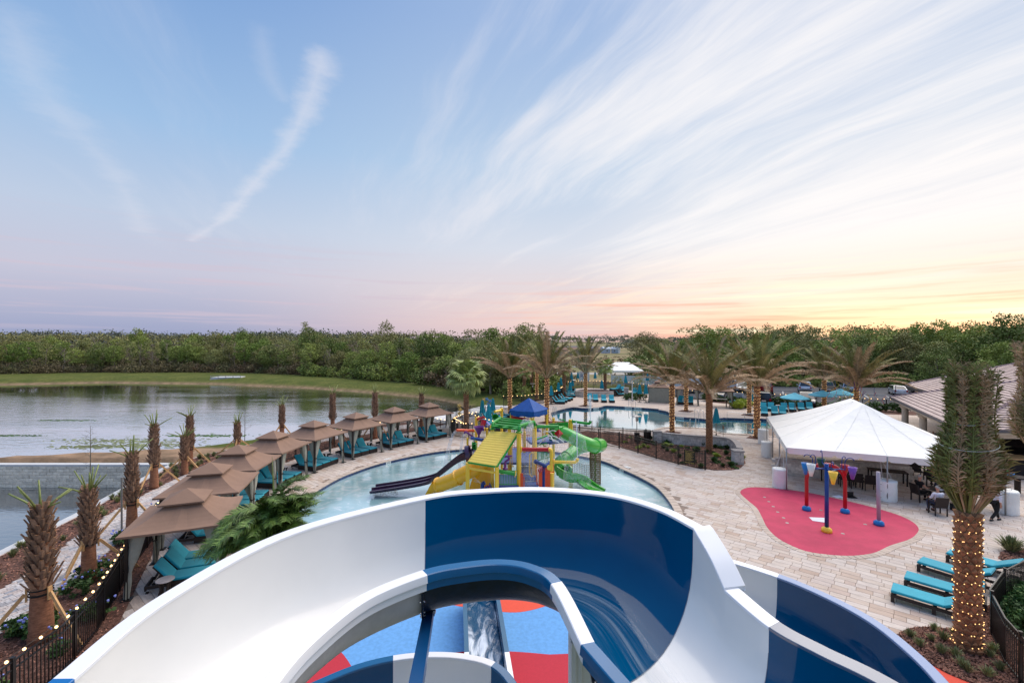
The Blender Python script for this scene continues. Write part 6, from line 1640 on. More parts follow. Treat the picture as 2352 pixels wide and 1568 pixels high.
for (x, y, mm, Y, hk) in ((633, 592, 'skyblue', 20.7, 1), (677, 600, 'white', 19.7, 1), (755, 556, 'tealpanel', 21.2, 1), (850, 662, 'yellow', 19.1, 1), (942, 606, 'red', 20.9, 1), (1003, 626, 'purple2', 19.8, 1)):
 q = P(*cF(x, y), Y) - Vector((p.x, p.y, 0)); a = Vector((0, 0, q.z-.18)) ; d = Vector((q.x, q.y, 0)); dn = d.normalized()
 end = Vector((q.x, q.y, q.z+.0))-dn*.28; base = Vector((0, 0, min(2.85, q.z-.12)))
 arm_ = MB().tube([base, Vector((end.x, end.y, base.z))], .024, 8).build('arm', M['blue'], t, True)
 top_ = [Vector((end.x, end.y, base.z)), Vector((end.x, end.y, q.z+.22)), Vector((end.x, end.y, q.z+.34))+dn*.06, Vector((end.x, end.y, q.z+.40))+dn*.18, Vector((end.x, end.y, q.z+.36))+dn*.30, Vector((end.x, end.y, q.z+.28))+dn*.34]
 MB().tube(catmull(top_, 3), .018, 8).build('hook', M['blue'], arm_, True)
 mm = {'tealpanel': 'darkgreen'}.get(mm, mm)
 if mm == 'darkgreen' and 'darkgreen' not in M: M['darkgreen'] = mat('dark_green_plastic', (.05, .25, .20), .4)
 if mm == 'purple2' and 'violet' not in M: M['violet'] = mat('violet_plastic', (.48, .28, .66), .4)
 mm = 'violet' if mm == 'purple2' else mm
 o = cone(.175, .52).build('bucket', M[mm], t, True, loc=q); MB().tube([(-.16, 0, -.3), (.16, 0, -.3)], .012, 5).build('axle', M['alu'], o)
pa, pb = W(1852.6, 1172), W(1941, 1178); t = thing('red_arch', 'tall red tubular arch with blue feet on the red splash pad', 'splash feature', ((pa.x+pb.x)/2, (pa.y+pb.y)/2, 0)); foot(pa.x, pa.y, 'skyblue', t, .20); foot(pb.x, pb.y, 'skyblue', t, .20)
zt = 2.36; L_ = (pb-pa); pts = [pa+Vector((0, 0, .2)), pa+Vector((0, 0, 1.3))]
for k in range(11): a = math.pi*k/10; pts.append((pa+pb)/2 - L_*.5*math.cos(a) + Vector((0, 0, 1.55+.80*math.sin(a))))
pts += [pb+Vector((0, 0, 1.3)), pb+Vector((0, 0, .2))]
MB().tube(catmull(pts, 2), .085, 14).build('arch', M['red'], t, True, world=True)
p = W(2018.5, 1206); t = thing('spray_post', 'lilac grey spray post on a blue foot at the edge of the red splash pad', 'splash feature', (p.x, p.y, 0)); foot(p.x, p.y, 'skyblue', t)
MB().tube([(0, 0, .2), (-.03, 0, 2.45)], .078, 16).build('post', M['greypost'], t, True)
for k in range(5): MB().box((.055, -.055, 1.0+k*.3), (.03, .03, .03)).build('nozzle', M['alu'], t)
q = [W(*cF(*c), .03) for c in ((660, 1018), (720, 1022), (790, 1023), (788, 1060), (720, 1052), (690, 1046))]; t = thing('paper_sheet', 'white printed sheet lying on the red splash pad', 'paper', (q[0].x, q[0].y, .03)); MB().prism([(v.x-q[0].x, v.y-q[0].y) for v in (q[0], q[2], q[3], q[5])], 0, .006).build('sheet', M['paper'], t)
q = W(*cF(930, 862)); t = thing('papers', 'loose white papers beside a black folder at the edge of the splash pad', 'papers', (q.x, q.y, .03)); MB().box((-.25, .02, .01), (.5, .35, .008), .2).build('sheet', M['paper'], t); MB().box((-.12, -.1, .018), (.4, .3, .008), -.3).build('sheet', M['paper'], t)
t = thing('folder', 'black folder standing open beside loose white papers', 'folder', (q.x+.35, q.y+.05, .03)); MB().box((0, 0, .12), (.42, .04, .28), -.2).build('cover', M['black'], t); MB().box((.05, -.12, .02), (.42, .3, .03), -.2).build('base', M['black'], t)
# ------------------------------------------------------------------ white frame tent
FLc = Vector((15.5, 25.7, 0)); fdir = Vector((.911, -.413, 0)); sdir_ = Vector((.414, .910, 0)); TW, TL = 9.1, 11.6
A_, B_, C_, D_ = FLc, FLc+fdir*TW, FLc+fdir*TW+sdir_*TL, FLc+sdir_*TL
tent = thing('white_tent', 'big white frame tent over the tables beside the red splash pad', 'tent', (FLc+C_)/2)
ez = 2.42; r1 = FLc+fdir*TW/2+sdir_*(TL/2-1.45)+Vector((0, 0, 4.6)); r2 = FLc+fdir*TW/2+sdir_*(TL/2+1.45)+Vector((0, 0, 4.6)); up_ = Vector((0, 0, ez))
def cloth(corners, nu, nv, amp, seed):
 """quad patch a b c d (a-b eave, d-c ridge) with folds running up the slope"""
 rr = random.Random(seed); ph = [rr.random()*6 for _ in range(4)]; B = MB(); a, b_, c, d = corners; vs = []
 for i in range(nv+1):
  f = i/nv
  for j in range(nu+1):
   u = j/nu; p = a.lerp(b_, u).lerp(d.lerp(c, u), f); p.z += amp*math.sin(math.pi*min(f*1.0, 1))*(math.sin(u*17+ph[0]+f)*.5+math.sin(u*9+ph[1])*.6) - .13*math.sin(math.pi*f)*(1) ; vs.append(p)
 B.add(vs, [(i*(nu+1)+j, i*(nu+1)+j+1, (i+1)*(nu+1)+j+1, (i+1)*(nu+1)+j) for i in range(nv) for j in range(nu)]); return B
cloth([A_+up_, B_+up_, r1, r1], 20, 10, .012, 1).build('roof_panel', M['vinyl'], tent, True, world=True); cloth([D_+up_, A_+up_, r1, r2], 24, 10, .055, 2).build('roof_panel', M['vinyl'], tent, True, world=True)
cloth([B_+up_, C_+up_, r2, r1], 20, 10, .03, 3).build('roof_panel', M['vinyl'], tent, True, world=True); cloth([C_+up_, D_+up_, r2, r2], 20, 10, .012, 4).build('roof_panel', M['vinyl'], tent, True, world=True)
for u in (.25, .5, .75):
 for e0, e1, q0, q1 in ((A_, B_, r1, r1), (D_, A_, r1, r2)):
  pts = []
  for i in range(9):
   f = i/8; p = (e0+up_).lerp(e1+up_, u).lerp(q0.lerp(q1, .5), f*.96); p.z += -.13*math.sin(math.pi*f) + .028; pts.append(p)
  MB().tube(pts, .008, 4).build('roof_seam', M['vinyl'], tent, world=True)
def valance(a, b_, n):
 B = MB(); nn = n*8
 for j in range(nn):
  def q(u):
   p = a.lerp(b_, u); s_ = (u*n) % 1.0; drop = .34 + .0*s_ - .07*math.exp(-((s_-.5)/.06)**2*1.)*0 - (.12 if min(s_, 1-s_) < .045 else 0) - .05*math.sin(u*math.pi)*0
   o = Vector((0, 0, 0)); return p, p - Vector((0, 0, drop)) + Vector((math.sin(u*40)*.015, math.cos(u*31)*.015, 0))
  p0, d0 = q(j/nn); p1, d1 = q((j+1)/nn); B.add([p0, p1, d1, d0], [(0, 3, 2, 1)])
 B.build('valance', M['vinyl'], tent, False, world=True)
valance(A_+up_, B_+up_, 8); valance(D_+up_, A_+up_, 9); valance(B_+up_, C_+up_, 9); valance(C_+up_, D_+up_, 8)
legs = [A_, B_, C_, D_] + [A_.lerp(B_, .5), A_.lerp(D_, .28), A_.lerp(D_, .62), B_.lerp(C_, .33), B_.lerp(C_, .67)]
for p in legs: MB().tube([p, p+Vector((0, 0, ez-.05))], .035, 8).build('leg', M['alu'], tent, True, world=True)
for p in [(A_, r1), (B_, r1), (C_, r2), (D_, r2)]: MB().tube([p[0]+Vector((0, 0, ez-.12)), p[1]-Vector((0, 0, .3))], .03, 6).build('rafter', M['alu'], tent, world=True)
def barrel(x, y, lb, h=1.0, r=.40, strap=None):
 t = thing('wrapped_barrel', lb, 'barrel', (x, y, .02), group='white-wrapped barrels weighting the tent'); rr = random.Random(int(x*10)); n = 22; rows = []
 for z, k in ((0, 1.0), (.06, 1.02), (.3, 1.0), (.55, 1.03), (.8, .99), (.95, 1.02), (1., .98), (1.005, .6), (1.0, .02)):
  rows.append([(math.cos(2*math.pi*j/n)*r*k*(1+rr.uniform(-.03, .03)), math.sin(2*math.pi*j/n)*r*k*(1+rr.uniform(-.03, .03)), z*h+rr.uniform(-.01, .01)) for j in range(n)])
 B = MB(); B.add([v for q in rows for v in q], [(i*n+j, i*n+(j+1) % n, (i+1)*n+(j+1) % n, (i+1)*n+j) for i in range(len(rows)-1) for j in range(n)]); B.build('wrap', M['wrap'], t, True)
 B = MB(); B.tube([(r*.6, 0, h), (strap[0], strap[1], 2.2) if strap else (.1, .1, 1.3)], .012, 4).tube([(-r*.6, 0, h), (strap[0], strap[1], 2.2) if strap else (.1, .1, 1.3)], .012, 4); B.build('strap', M['white'], t)
for x, y, h, lb, stp in ((1791, 1119, 1.08, 'tall white-wrapped barrel by the front left tent leg', (.3, .2)), (1761.6, 1049, 1.1, 'white-wrapped barrel midway along the left side of the tent', None), (1752.8, 1018, 1.15, 'white-wrapped barrel nearest the pool by the far tent corner', None), (2038, 1148, 1.05, 'white-wrapped barrel with two straps under the middle of the tent front', (-.1, .35)), (2313, 1178, 1.1, 'white-wrapped barrel behind the walking waiter', None)):
 p = W(x, y); barrel(p.x, p.y, lb, h, .42 if x > 2000 else .38, stp)
# ------------------------------------------------------------------ wicker chairs, tables
def chair_proto():
 t = thing('wicker_chair', 'x', 'chair', (0, 0, 0))        # faces +y
 MB().box((0, 0, .42), (.52, .50, .06)).build('seat', M['wicker'], t)
 B = MB(); B.box((0, 0, 0), (.54, .05, .48)); me_ = B.mesh('backrest'); obj('backrest', me_, M['wicker'], t, (0, -.27, .68), rot=(R(12), 0, 0))
 for sx in (-.25, .25):
  for sy in (-.22, .22): MB().box((sx, sy, .20), (.045, .045, .42)).build('leg', M['wicker'], t)
  MB().bar((sx*1.05, .22, .64), (sx*1.05, -.26, .66), .05, .035).bar((sx*1.05, .22, .42), (sx*1.05, .22, .64), .04, .04).build('arm', M['wicker'], t)
 return t
ch = chair_proto(); chf = [True]
def chair(px, py, face, lb, z=.02): p = W(px, py); return used(ch, chf, (p.x, p.y, z), face, lb, 'dark wicker chairs under the tent')
an = math.atan2(fdir.y, fdir.x)
for x, y, lb in ((1940, 1116, 'wicker chair behind the blue bucket post, leftmost in the tent row'), (1951, 1116, 'wicker chair partly hidden behind the red arch foot'), (1965.5, 1121, 'wicker chair left of the barrel with two straps, second from it'), (1997, 1126, 'wicker chair next to the barrel with two straps')):
 chair(x, y, an, lb)
c1_ = chair(2112, 1151, an-R(65), 'wicker chair of the seated man in black'); c2_ = chair(2154, 1182, an+R(15), 'wicker chair of the grey-haired man in a white shirt'); chair(2106, 1098, an+R(180), 'empty wicker chair in shade behind the seated group'); c3_ = chair(2146, 1120, an+R(190), 'wicker chair of the woman facing the terrace'); chair(2186, 1132, an+R(90), 'wicker chair on the far side of the round table')
p = W(2146, 1156); tt = thing('round_table', 'dark round table with papers between the seated people', 'table', (p.x+.35, p.y+.0, .02)); MB().lathe([(.55, .70), (.56, .74)], n=24).build('table_top', M['wicker'], tt); MB().lathe([(.28, 0), (.06, .06), (.05, .70)], n=10).build('pedestal', M['wicker'], tt)
MB().box((p.x+.15, p.y-.15, .775), (.3, .22, .01), .4).build('paper_sheet', M['paper'], None); tag(bpy.data.objects['paper_sheet'] if 0 else COL.objects[-1], 'white papers lying on the round table', 'paper')
def tent_table(x, y, a, lb, s_=(1.8, .75)):
 t = thing('dark_table', lb, 'table', (x, y, .02), a); MB().box((0, 0, .74), (s_[0], s_[1], .05)).build('table_top', M['darkwall'], t)
 for sx in (-1, 1):
  for sy in (-1, 1): MB().box((sx*(s_[0]/2-.06), sy*(s_[1]/2-.06), .36), (.07, .07, .72)).build('leg', M['darkwall'], t)
q = FLc+fdir*3.0+sdir_*3.2; tent_table(q.x, q.y, an, 'long dark table inside the tent behind the red arch'); q = FLc+fdir*5.6+sdir_*3.9; tent_table(q.x, q.y, an, 'dark table in the middle of the tent'); q = FLc+fdir*7.4+sdir_*6.5; tent_table(q.x, q.y, an, 'dark table in the deep shade at the back of the tent')
# low curved stone wall seen under the tent and the planter wall
def stone_wall(pts, h, lb, th=.32, cap=True, bl=.42, row=.19, name='stone_wall', cat='wall', m='wallstone'):
 pts = [Vector((p[0], p[1], 0)) for p in pts]; t = thing(name, lb, cat, pts[0]); off = Vector(pts[0]); n = 0; core = MB(); rest = MB(); rr = random.Random(len(pts))
 for a, b_ in zip(pts, pts[1:]): core.bar(a-off+Vector((0, 0, h/2-.02)), b_-off+Vector((0, 0, h/2-.02)), th*.88, h-.04)
 core.build('core', M[m], t); nr = int(h/row+.5); rh = h/nr
 for r_ in range(nr):
  for p, d in at_along(pts, False, bl, (r_ % 2)*bl/2):
   s_ = rr.uniform(-.015, .02); key = (name, m, round(rr.random()*6)/6, rh);
   if n < 300:
    if key not in pm: bb = MB().box((0, 0, 0), (bl-.014, th, rh-.014), tone=key[2]); pm[key] = bb.mesh('stone')
    q_ = p-off; nn_ = Vector((-d.y, d.x, 0))*s_; obj('stone', pm[key], M[m], t, (q_.x+nn_.x, q_.y+nn_.y, rh*(r_+.5)), math.atan2(d[1], d[0])); n += 1
   else: q_ = p-off; rest.box((q_.x, q_.y, rh*(r_+.5)), (bl-.014, th+s_, rh-.014), math.atan2(d[1], d[0]), tone=rr.random())
 if rest.v: rest.build('stones', M[m], t, kind='stuff')
 if cap:
  for p, d in at_along(pts, False, .46, .2):
   key = ('cap', round(rr.random()*5)/5)
   if key not in pm: bb = MB().box((0, 0, 0), (.45, th+.10, .08), tone=key[1]); pm[key] = bb.mesh('cap_stone')
   q_ = p-off; obj('cap_stone', pm[key], M['capstone'], t, (q_.x, q_.y, h+.04), math.atan2(d[1], d[0]))
 return t
def pillar(x, y, a, h, lb, s_=.62, m='wallstone'):
 t = thing('stone_pillar', lb, 'pillar', (x, y, 0), a, group='stone pillars of the planter walls'); k = 0
 nr = max(3, int(h/.2)); rh = (h-.09)/nr
 for r_ in range(nr):
  for c in range(2):
   w_ = s_*(.62 if (r_+c) % 2 else .36); x0 = (-s_/2 + w_/2) if c == 0 else (s_/2 - w_/2); MB().box((x0, 0, rh*(r_+.5)), (w_-.012, s_, rh-.012), tone=rnd.random()).build('stone', M[m], t)
 MB().box((0, 0, h-.04), (s_+.08, s_+.08, .09)).build('cap_stone', M['capstone'], t)
cJ2 = lambda x, y: (1378.1 + x*.14647, 890.0 + y*.14647)      # region [2400,1550,3000,1950] at 3.92
wl_pts = [W(*cJ2(960, 862)), W(*cJ2(1200, 890)), W(*cJ2(1500, 915)), W(*cJ2(1750, 930)), W(*cJ2(1960, 950)), W(*cJ2(2080, 985)), W(*cJ2(2150, 1050)), W(*cJ2(2190, 1130))]
wl_pts = catmull(wl_pts, 4); stone_wall(wl_pts, .80, 'curved grey stone planter wall with pale caps behind the mulch bed')
p = W(*cJ2(905, 872)); pillar(p.x, p.y+.2, -.1, 1.0, 'stone pillar at the left end of the planter wall'); p = W(*cJ2(2185, 1215)); pillar(p.x, p.y+.25, -.1, .98, 'stone pillar at the right end of the planter wall by the terrace')
stone_wall(catmull([FLc+fdir*.5+sdir_*.5+Vector((.6, 3., 0)), FLc+fdir*2.2+sdir_*3.6, FLc+fdir*4.2+sdir_*4.6, FLc+fdir*7+sdir_*4.9], 4), .95, 'stone wall standing in the shade under the tent')
rp = W(1365, 909); rr_ = 1.9; stone_wall([(rp.x+rr_*1.5*math.cos(a), rp.y+rr_*math.sin(a)) for a in [2*math.pi*k/20 for k in range(21)]], .75, 'round raised stone planter filled with mulch at the far end of the pool', name='round_planter', cat='planter')
t = thing('planter_mulch', 'dark mulch filling the round stone planter', 'mulch', (rp.x, rp.y, .7)); MB().lathe([(1.0, 0)], n=3) and MB().lathe([(rr_*1.0, 0), (rr_*1.0, .03)], (0, 0, 0), 20, sx=1.4).build('mulch', M['mulch'], t)
p = W(*cJ(275, 888)); pillar(p.x, p.y, -.3, 1.5, 'free-standing stone pillar beside the stacked loungers', .7)
# seawall of big blocks
sea = thing('seawall', 'grey block seawall with pale concrete cap between the lake and the canal', 'wall', (-23.4, 31.75, -1.9)); n = 0; rest = MB(); nr = 8; rh = .215
for r_ in range(nr):
 z = -1.85 + rh*(r_+.5)
 for k in range(90):
  x = -23.65 - .46*(k+.5*(r_ % 2)); key = ('blk', round(rnd.random()*8)/8)
  if x > -37.6 and n < 300:
   if key not in pm: bb = MB().box((0, 0, 0), (.445, .3, rh-.013), tone=key[1]).add([(-.2, -.165, -.08), (.2, -.165, -.08), (.19, -.175, .08), (-.19, -.175, .08), (-.2225, -.15, -.1), (.2225, -.15, -.1), (.2225, -.15, .1), (-.2225, -.15, .1)], [(0, 1, 2, 3), (4, 5, 1, 0), (5, 6, 2, 1), (6, 7, 3, 2), (7, 4, 0, 3)], key[1]); pm[key] = bb.mesh('block')
   obj('block', pm[key], M['block'], sea, Vector((x, 31.35+rnd.uniform(-.012, .012), z))-Vector(sea.location)); n += 1
  else: q_ = Vector((x, 31.35, z))-Vector(sea.location); rest.box(q_, (.445, .3, rh-.013), tone=rnd.random())
rest.build('blocks', M['block'], sea, kind='stuff'); MB().box((-43, 31.42, -.09), (39.6, .50, .12)).build('cap', M['conc'], sea, world=True); MB().box((-43, 31.6, -1.2), (39.4, .2, 2.1)).build('core', M['block'], sea, world=True)
kw = thing('canal_kerb', 'pale concrete kerb wall running from the seawall corner along the canal to the left edge', 'kerb wall', (-20, 18, 0)); pts = [Vector((p[0], p[1], 0)) for p in CANAL[:6]]
pts[-1] = Vector((-23.5, 31.4, 0))
for a, b_ in zip(pts, pts[1:]):
 d = (b_-a).normalized(); MB().bar(a+Vector((.15, 0, -.09))-d*.02, b_+Vector((.15, 0, -.09)), .42, .14).build('cap', M['conc'], kw, world=True); MB().bar(a+Vector((.15, 0, -1.2)), b_+Vector((.15, 0, -1.2)), .26, 2.1).build('wall', M['block'], kw, world=True)

# ------------------------------------------------------------------ loungers on the terrace
for x, y, ang, lb in ((*cG(180, 645), -45, 'nearest teal lounger on the right, in front of the lit tied palm'), (*cG(325, 505), -47, 'second teal lounger from the front on the right, beside the nearest one'), (*cG(482, 335), -56, 'third teal lounger from the front on the right, its back behind the lit trunk'), (*cG(795, 238), -58, 'farthest of the four teal loungers on the right, back raised beside the small bed')):
 p = W(x, y); a = R(ang); L = Vector((math.cos(a), math.sin(a), 0));
 if 'right_proto' not in globals(): right_proto = lounger_proto(30, True); rfirst = [True]
 used(right_proto, rfirst, (p.x+L.x*.98, p.y+L.y*.98, .02), a, lb, 'four teal loungers in the right corner')
pool_l = []
def L_at(x, y, a, lb, grp, proto=None): p = W(x, y); a = R(a); d = Vector((math.cos(a), math.sin(a), 0)); dup(lp, (p.x+d.x*.98, p.y+d.y*.98, .02), a, lb, grp)
grp = 'teal loungers round the main pool'
for k, (x, y, a, lb) in enumerate([(1442, 1145, 172, 'front lounger of the far left group, beside the folded umbrella'), (1472, 1128, 172, 'second lounger of the far left group'), (1515, 1110, 172, 'lounger behind the little round table at the far left'), (1542, 1098, 172, 'fourth lounger of the far left group, partly behind the round table'),
  (1572, 1062, 178, 'lounger in the far left column, behind the patio armchair'), (1574, 1040, 178, 'second lounger of the far left column'), (1576, 1018, 178, 'third lounger of the far left column'), (1578, 1000, 178, 'fourth lounger of the far left column'), (1580, 984, 178, 'farthest lounger of the far left column')]):
 q = cI(x, y); L_at(q[0], q[1], a, lb, grp)
for x, y, lb in ((1755, 1112, 'left of the four pool-end loungers, behind the lit palm'), (1830, 1122, 'second of the four loungers facing the far pool edge'), (1935, 1130, 'third lounger facing the far pool edge, right of the folded umbrella'), (2035, 1132, 'right-hand lounger facing the far pool edge')): q = cI(x, y); L_at(q[0], q[1], 82, lb, grp)
for x, y, lb in ((1720, 1083, 'lounger at the left of the front row by the car park, beside the lit trunk'), (1830, 1083, 'middle lounger of the front row by the car park'), (1915, 1083, 'third lounger of the front row by the car park'), (1710, 1035, 'back row lounger half hidden by the lit palm'), (1790, 1035, 'back row lounger left of the small table'), (1930, 1040, 'back row lounger right of the small table'), (2018, 1042, 'back row lounger at the open umbrella pole')): q = cJ(x, y); L_at(q[0], q[1], 62, lb, grp)
for x, y, lb in ((170, 1055, 'back row lounger just past the open umbrella pole'), (255, 1055, 'back row lounger second from the right end'), (335, 1050, 'last lounger at the right end of the back row'), (0, 1090, 'front row lounger at the tent edge'), (75, 1090, 'last front row lounger cut off by the tent roof')): q = cK(x, y); L_at(q[0], q[1], 62, lb, grp)
for x, y, a, lb in ((540, 1392, 150, 'front lounger under the folded umbrellas by the lake fence'), (600, 1372, 150, 'second lounger under the folded umbrellas'), (700, 1345, 150, 'third lounger under the folded umbrellas'), (790, 1325, 150, 'lounger nearest the lit palm under the folded umbrellas'), (700, 1490, 160, 'lounger behind the green pipe frame of the play tower')): q = cI(x, y); L_at(q[0], q[1], a, lb, grp)
# stacked loungers
st0 = W(*cJ(165, 870))
for k in range(5):
 t = dup(lp, (st0.x, st0.y, .05+.19*k), R(28), f'{("bottom", "second", "middle", "fourth", "topmost")[k]} lounger of the stack by the stone pillar', 'stacked loungers');
 for c in t.children:
  pass
for x, y, a, lb in ((110, 870, 70, 'lounger with raised back left of the stack'), (255, 868, 200, 'lounger pushed against the stack'), (340, 862, 60, 'first tilted lounger right of the stone pillar'), (375, 855, 75, 'second tilted lounger right of the stone pillar'), (240, 838, 80, 'lounger with raised back behind the stack')): q = cJ(x, y); L_at(q[0], q[1], a, lb, 'spare loungers around the stack')
for (x, y, lb) in ((*cI(1465, 1105), 'small dark round table among the far left loungers'), (*cJ(1858, 1012), 'small dark table between the back row loungers'), (*cI(1535, 1060), 'small dark side table in the far left column')):
 p = W(x, y); t = dup(tp, (p.x, p.y, .02), 0, lb, 'small tables on the far terrace')
# ------------------------------------------------------------------ umbrellas
def closed_umb():
 t = thing('folded_umbrella', 'x', 'umbrella', (0, 0, 0)); n = 16; rows = []
 for z, r in ((2.50, .02), (2.44, .09), (2.36, .12), (2.30, .17), (2.28, .15), (2.0, .20), (1.6, .27), (1.22, .33), (1.2, .30)):
  rows.append([(math.cos(2*math.pi*j/n)*r*(1 if j % 2 else .72), math.sin(2*math.pi*j/n)*r*(1 if j % 2 else .72), z+(.02 if j % 2 else -.02)*(z < 1.5)) for j in range(n)])
 B = MB(); B.add([v for q in rows for v in q], [(i*n+j, (i+1)*n+j, (i+1)*n+(j+1) % n, i*n+(j+1) % n) for i in range(len(rows)-1) for j in range(n)]); B.build('canopy', M['umb'], t)
 MB().tube([(0, 0, .05), (0, 0, 1.3)], .024, 8).build('pole', M['wood'], t); MB().lathe([(.02, 0), (.03, .03), (.012, .10)], (0, 0, 2.5), 8).build('finial', M['wood'], t); MB().lathe([(.30, 0), (.30, .04), (.12, .08), (.05, .12), (.05, .22)], n=16).build('base', M['black'], t)
 return t
ub = closed_umb(); uf = [True]; ug = 'folded teal umbrellas'
for X, Y, lb in [(-3.0, 46, 'folded umbrella on the left of three by the lake fence, balloons beside it'), (-2.2, 43, 'front folded umbrella of three by the lake fence'), (-2.0, 47.5, 'rear folded umbrella of three by the lake fence')]: used(ub, uf, (X, Y, 0), 0, lb, ug)
for x, y, lb in [(*cI(1270, 1148), 'folded umbrella behind the first far left loungers'), (*cI(1360, 1088), 'folded umbrella between the two pairs of far left loungers'), (*cI(1390, 1000), 'folded umbrella close behind another at the far left'), (*cI(1508, 1075), 'folded umbrella over the far left lounger column'), (*cI(1535, 1012), 'folded umbrella next to the far patio heater'), (*cI(1905, 1050), 'folded umbrella between the pool-end loungers'),
     (*cJ(415, 937), 'left of the pair of folded umbrellas by the closed cabana'), (*cJ(480, 940), 'right of the pair of folded umbrellas by the closed cabana'), (*cJ(1215, 1290), 'single folded umbrella on the near pool edge beyond the planter wall'), (*cJ(1607, 1025), 'folded umbrella between the two lit palms by the car park')]: p = W(x, y); used(ub, uf, (p.x, p.y, 0), 0, lb, ug)
for X, Y, lb in [(11.6, 88.7, 'folded umbrella far out left of the advertising board'), (12.85, 88.7, 'folded umbrella just left of the advertising board'), (13.9, 87, 'folded umbrella in front of the advertising board'), (16.2, 88.7, 'folded umbrella right of the advertising board'), (19.8, 79.3, 'folded umbrella in front of the white vinyl fence'), (25.0, 84, 'folded umbrella behind the bare shrubs')]: used(ub, uf, (X, Y, 0), 0, lb, ug)
def open_umb(x, y, lb):
 t = thing('open_umbrella', lb, 'umbrella', (x, y, 0), group='open pale blue umbrellas'); n = 16; rows = []
 for z, r in ((2.78, .02), (2.74, .22), (2.70, .20), (2.45, .85), (2.22, 1.42), (2.12, 1.42)): rows.append([(math.cos(2*math.pi*j/n)*r*(1 if j % 2 == 0 else .955), math.sin(2*math.pi*j/n)*r*(1 if j % 2 == 0 else .955), z) for j in range(n)])
 B = MB(); B.add([v for q in rows for v in q], [(i*n+j, (i+1)*n+j, (i+1)*n+(j+1) % n, i*n+(j+1) % n) for i in range(len(rows)-1) for j in range(n)]); B.build('canopy', M['umb2'], t); MB().tube([(0, 0, 0), (0, 0, 2.8)], .025, 8).build('pole', M['wood'], t); MB().lathe([(.3, 0), (.3, .05), (.05, .12)], n=12).build('base', M['black'], t)
open_umb(31.05, 50, 'open pale blue umbrella nearest the pool'); open_umb(35.9, 52.6, 'open pale blue umbrella behind the lit trunk'); open_umb(38.9, 53.9, 'open pale blue umbrella in front of the yellow balloon')
t = thing('star_balloons', 'shiny blue star balloons tied beside a folded umbrella', 'balloons', (-2.55, 46.2, 2.3))
for k, (dx_, dz_, m_) in enumerate(((0, .25, 'skyblue'), (.3, .05, 'skyblue'), (.15, -.25, 'skyblue'), (-.3, .2, 'gold'))):
 B = MB(); pts = [(.24*math.cos(a)*(1 if i % 2 == 0 else .45), .24*math.sin(a)*(1 if i % 2 == 0 else .45)) for i, a in enumerate([math.pi*j/5 for j in range(10)])]
 B.add([(p[0]+dx_, 0, p[1]+dz_) for p in pts] + [(dx_, -.1, dz_), (dx_, .1, dz_)], [(i, (i+1) % 10, 10) for i in range(10)] + [((i+1) % 10, i, 11) for i in range(10)]); B.build('balloon', M[m_], t)
MB().tube([(0, 0, 0), (0, 0, -1.6)], .006, 3).build('string', M['white'], t)
p = P(*cI(115, 1215), 47); t = thing('gold_balloons', 'gold star balloons hanging left of the tall fan palm', 'balloons', p)
for k in range(3):
 B = MB(); pts = [(.28*math.cos(a)*(1 if i % 2 == 0 else .5), .28*math.sin(a)*(1 if i % 2 == 0 else .5)) for i, a in enumerate([math.pi*j/5 for j in range(10)])]; dz_ = .4-k*.4; dx_ = .1*(k % 2)
 B.add([(q[0]+dx_, 0, q[1]+dz_) for q in pts] + [(dx_, -.12, dz_), (dx_, .12, dz_)], [(i, (i+1) % 10, 10) for i in range(10)] + [((i+1) % 10, i, 11) for i in range(10)]); B.build('balloon', M['gold'], t)
# pool cabanas on the far side
a = R(-21)
for k, (X, Y, closed) in enumerate(((20.6, 63.6, 1), (23.6, 61.2, 0), (27.0, 58.9, 0))):
 t = dup(cabp, (X, Y, 0), a, ('closed tan cabana with a drawn front curtain at the far side of the pool', 'middle tan cabana at the far side of the pool with a teal day bed', 'right-hand tan cabana at the far side of the pool over a high table')[k], 'tan cabanas beside the main pool')
 if closed: MB().box((0, -1.44, 1.05), (2.65, .04, 1.95)).build('drawn_curtain', M['curtain'], t); MB().box((1.44, 0, 1.05), (.04, 2.65, 1.95)).build('drawn_curtain', M['curtain'], t)
t = thing('day_bed', 'teal double day bed with raised back inside the middle pool cabana', 'day bed', (23.2, 60.9, 0), a); MB().box((0, 0, .17), (2.0, .9, .3)).build('frame', M['wicker'], t)
for k in (-1, 0, 1): MB().box((k*.66, -.05, .38), (.64, .8, .1)).build('seat_cushion', M['teal'], t); MB().box((k*.66, .42, .75), (.64, .12, .7)).build('back_cushion', M['teal'], t)
t = thing('high_table', 'dark high table with a light top under the right-hand pool cabana', 'table', (26.6, 58.6, 0), a); MB().box((0, 0, 1.02), (2.0, .8, .05)).build('table_top', M['marble'], t)
for sx in (-.9, .9):
 for sy in (-.3, .3): MB().box((sx, sy, .5), (.07, .07, 1.0)).build('leg', M['wicker'], t)
def stool(X, Y, rz, lb):
 t = thing('bar_chair', lb, 'bar chair', (X, Y, 0), rz, group='high wicker bar chairs'); MB().box((0, 0, .72), (.48, .48, .08)).build('seat', M['teal'], t); MB().box((0, -.24, 1.0), (.5, .06, .5)).build('backrest', M['wicker'], t)
 for sx in (-.2, .2):
  for sy in (-.2, .2): MB().box((sx, sy, .35), (.04, .04, .7)).build('leg', M['wicker'], t)
stool(27.9, 57.9, 1.2, 'wicker bar chair at the end of the high table'); p = W(*cJ(1388, 975)); stool(p.x, p.y, -1.3, 'wicker bar chair with a teal seat standing apart right of the pool cabanas')
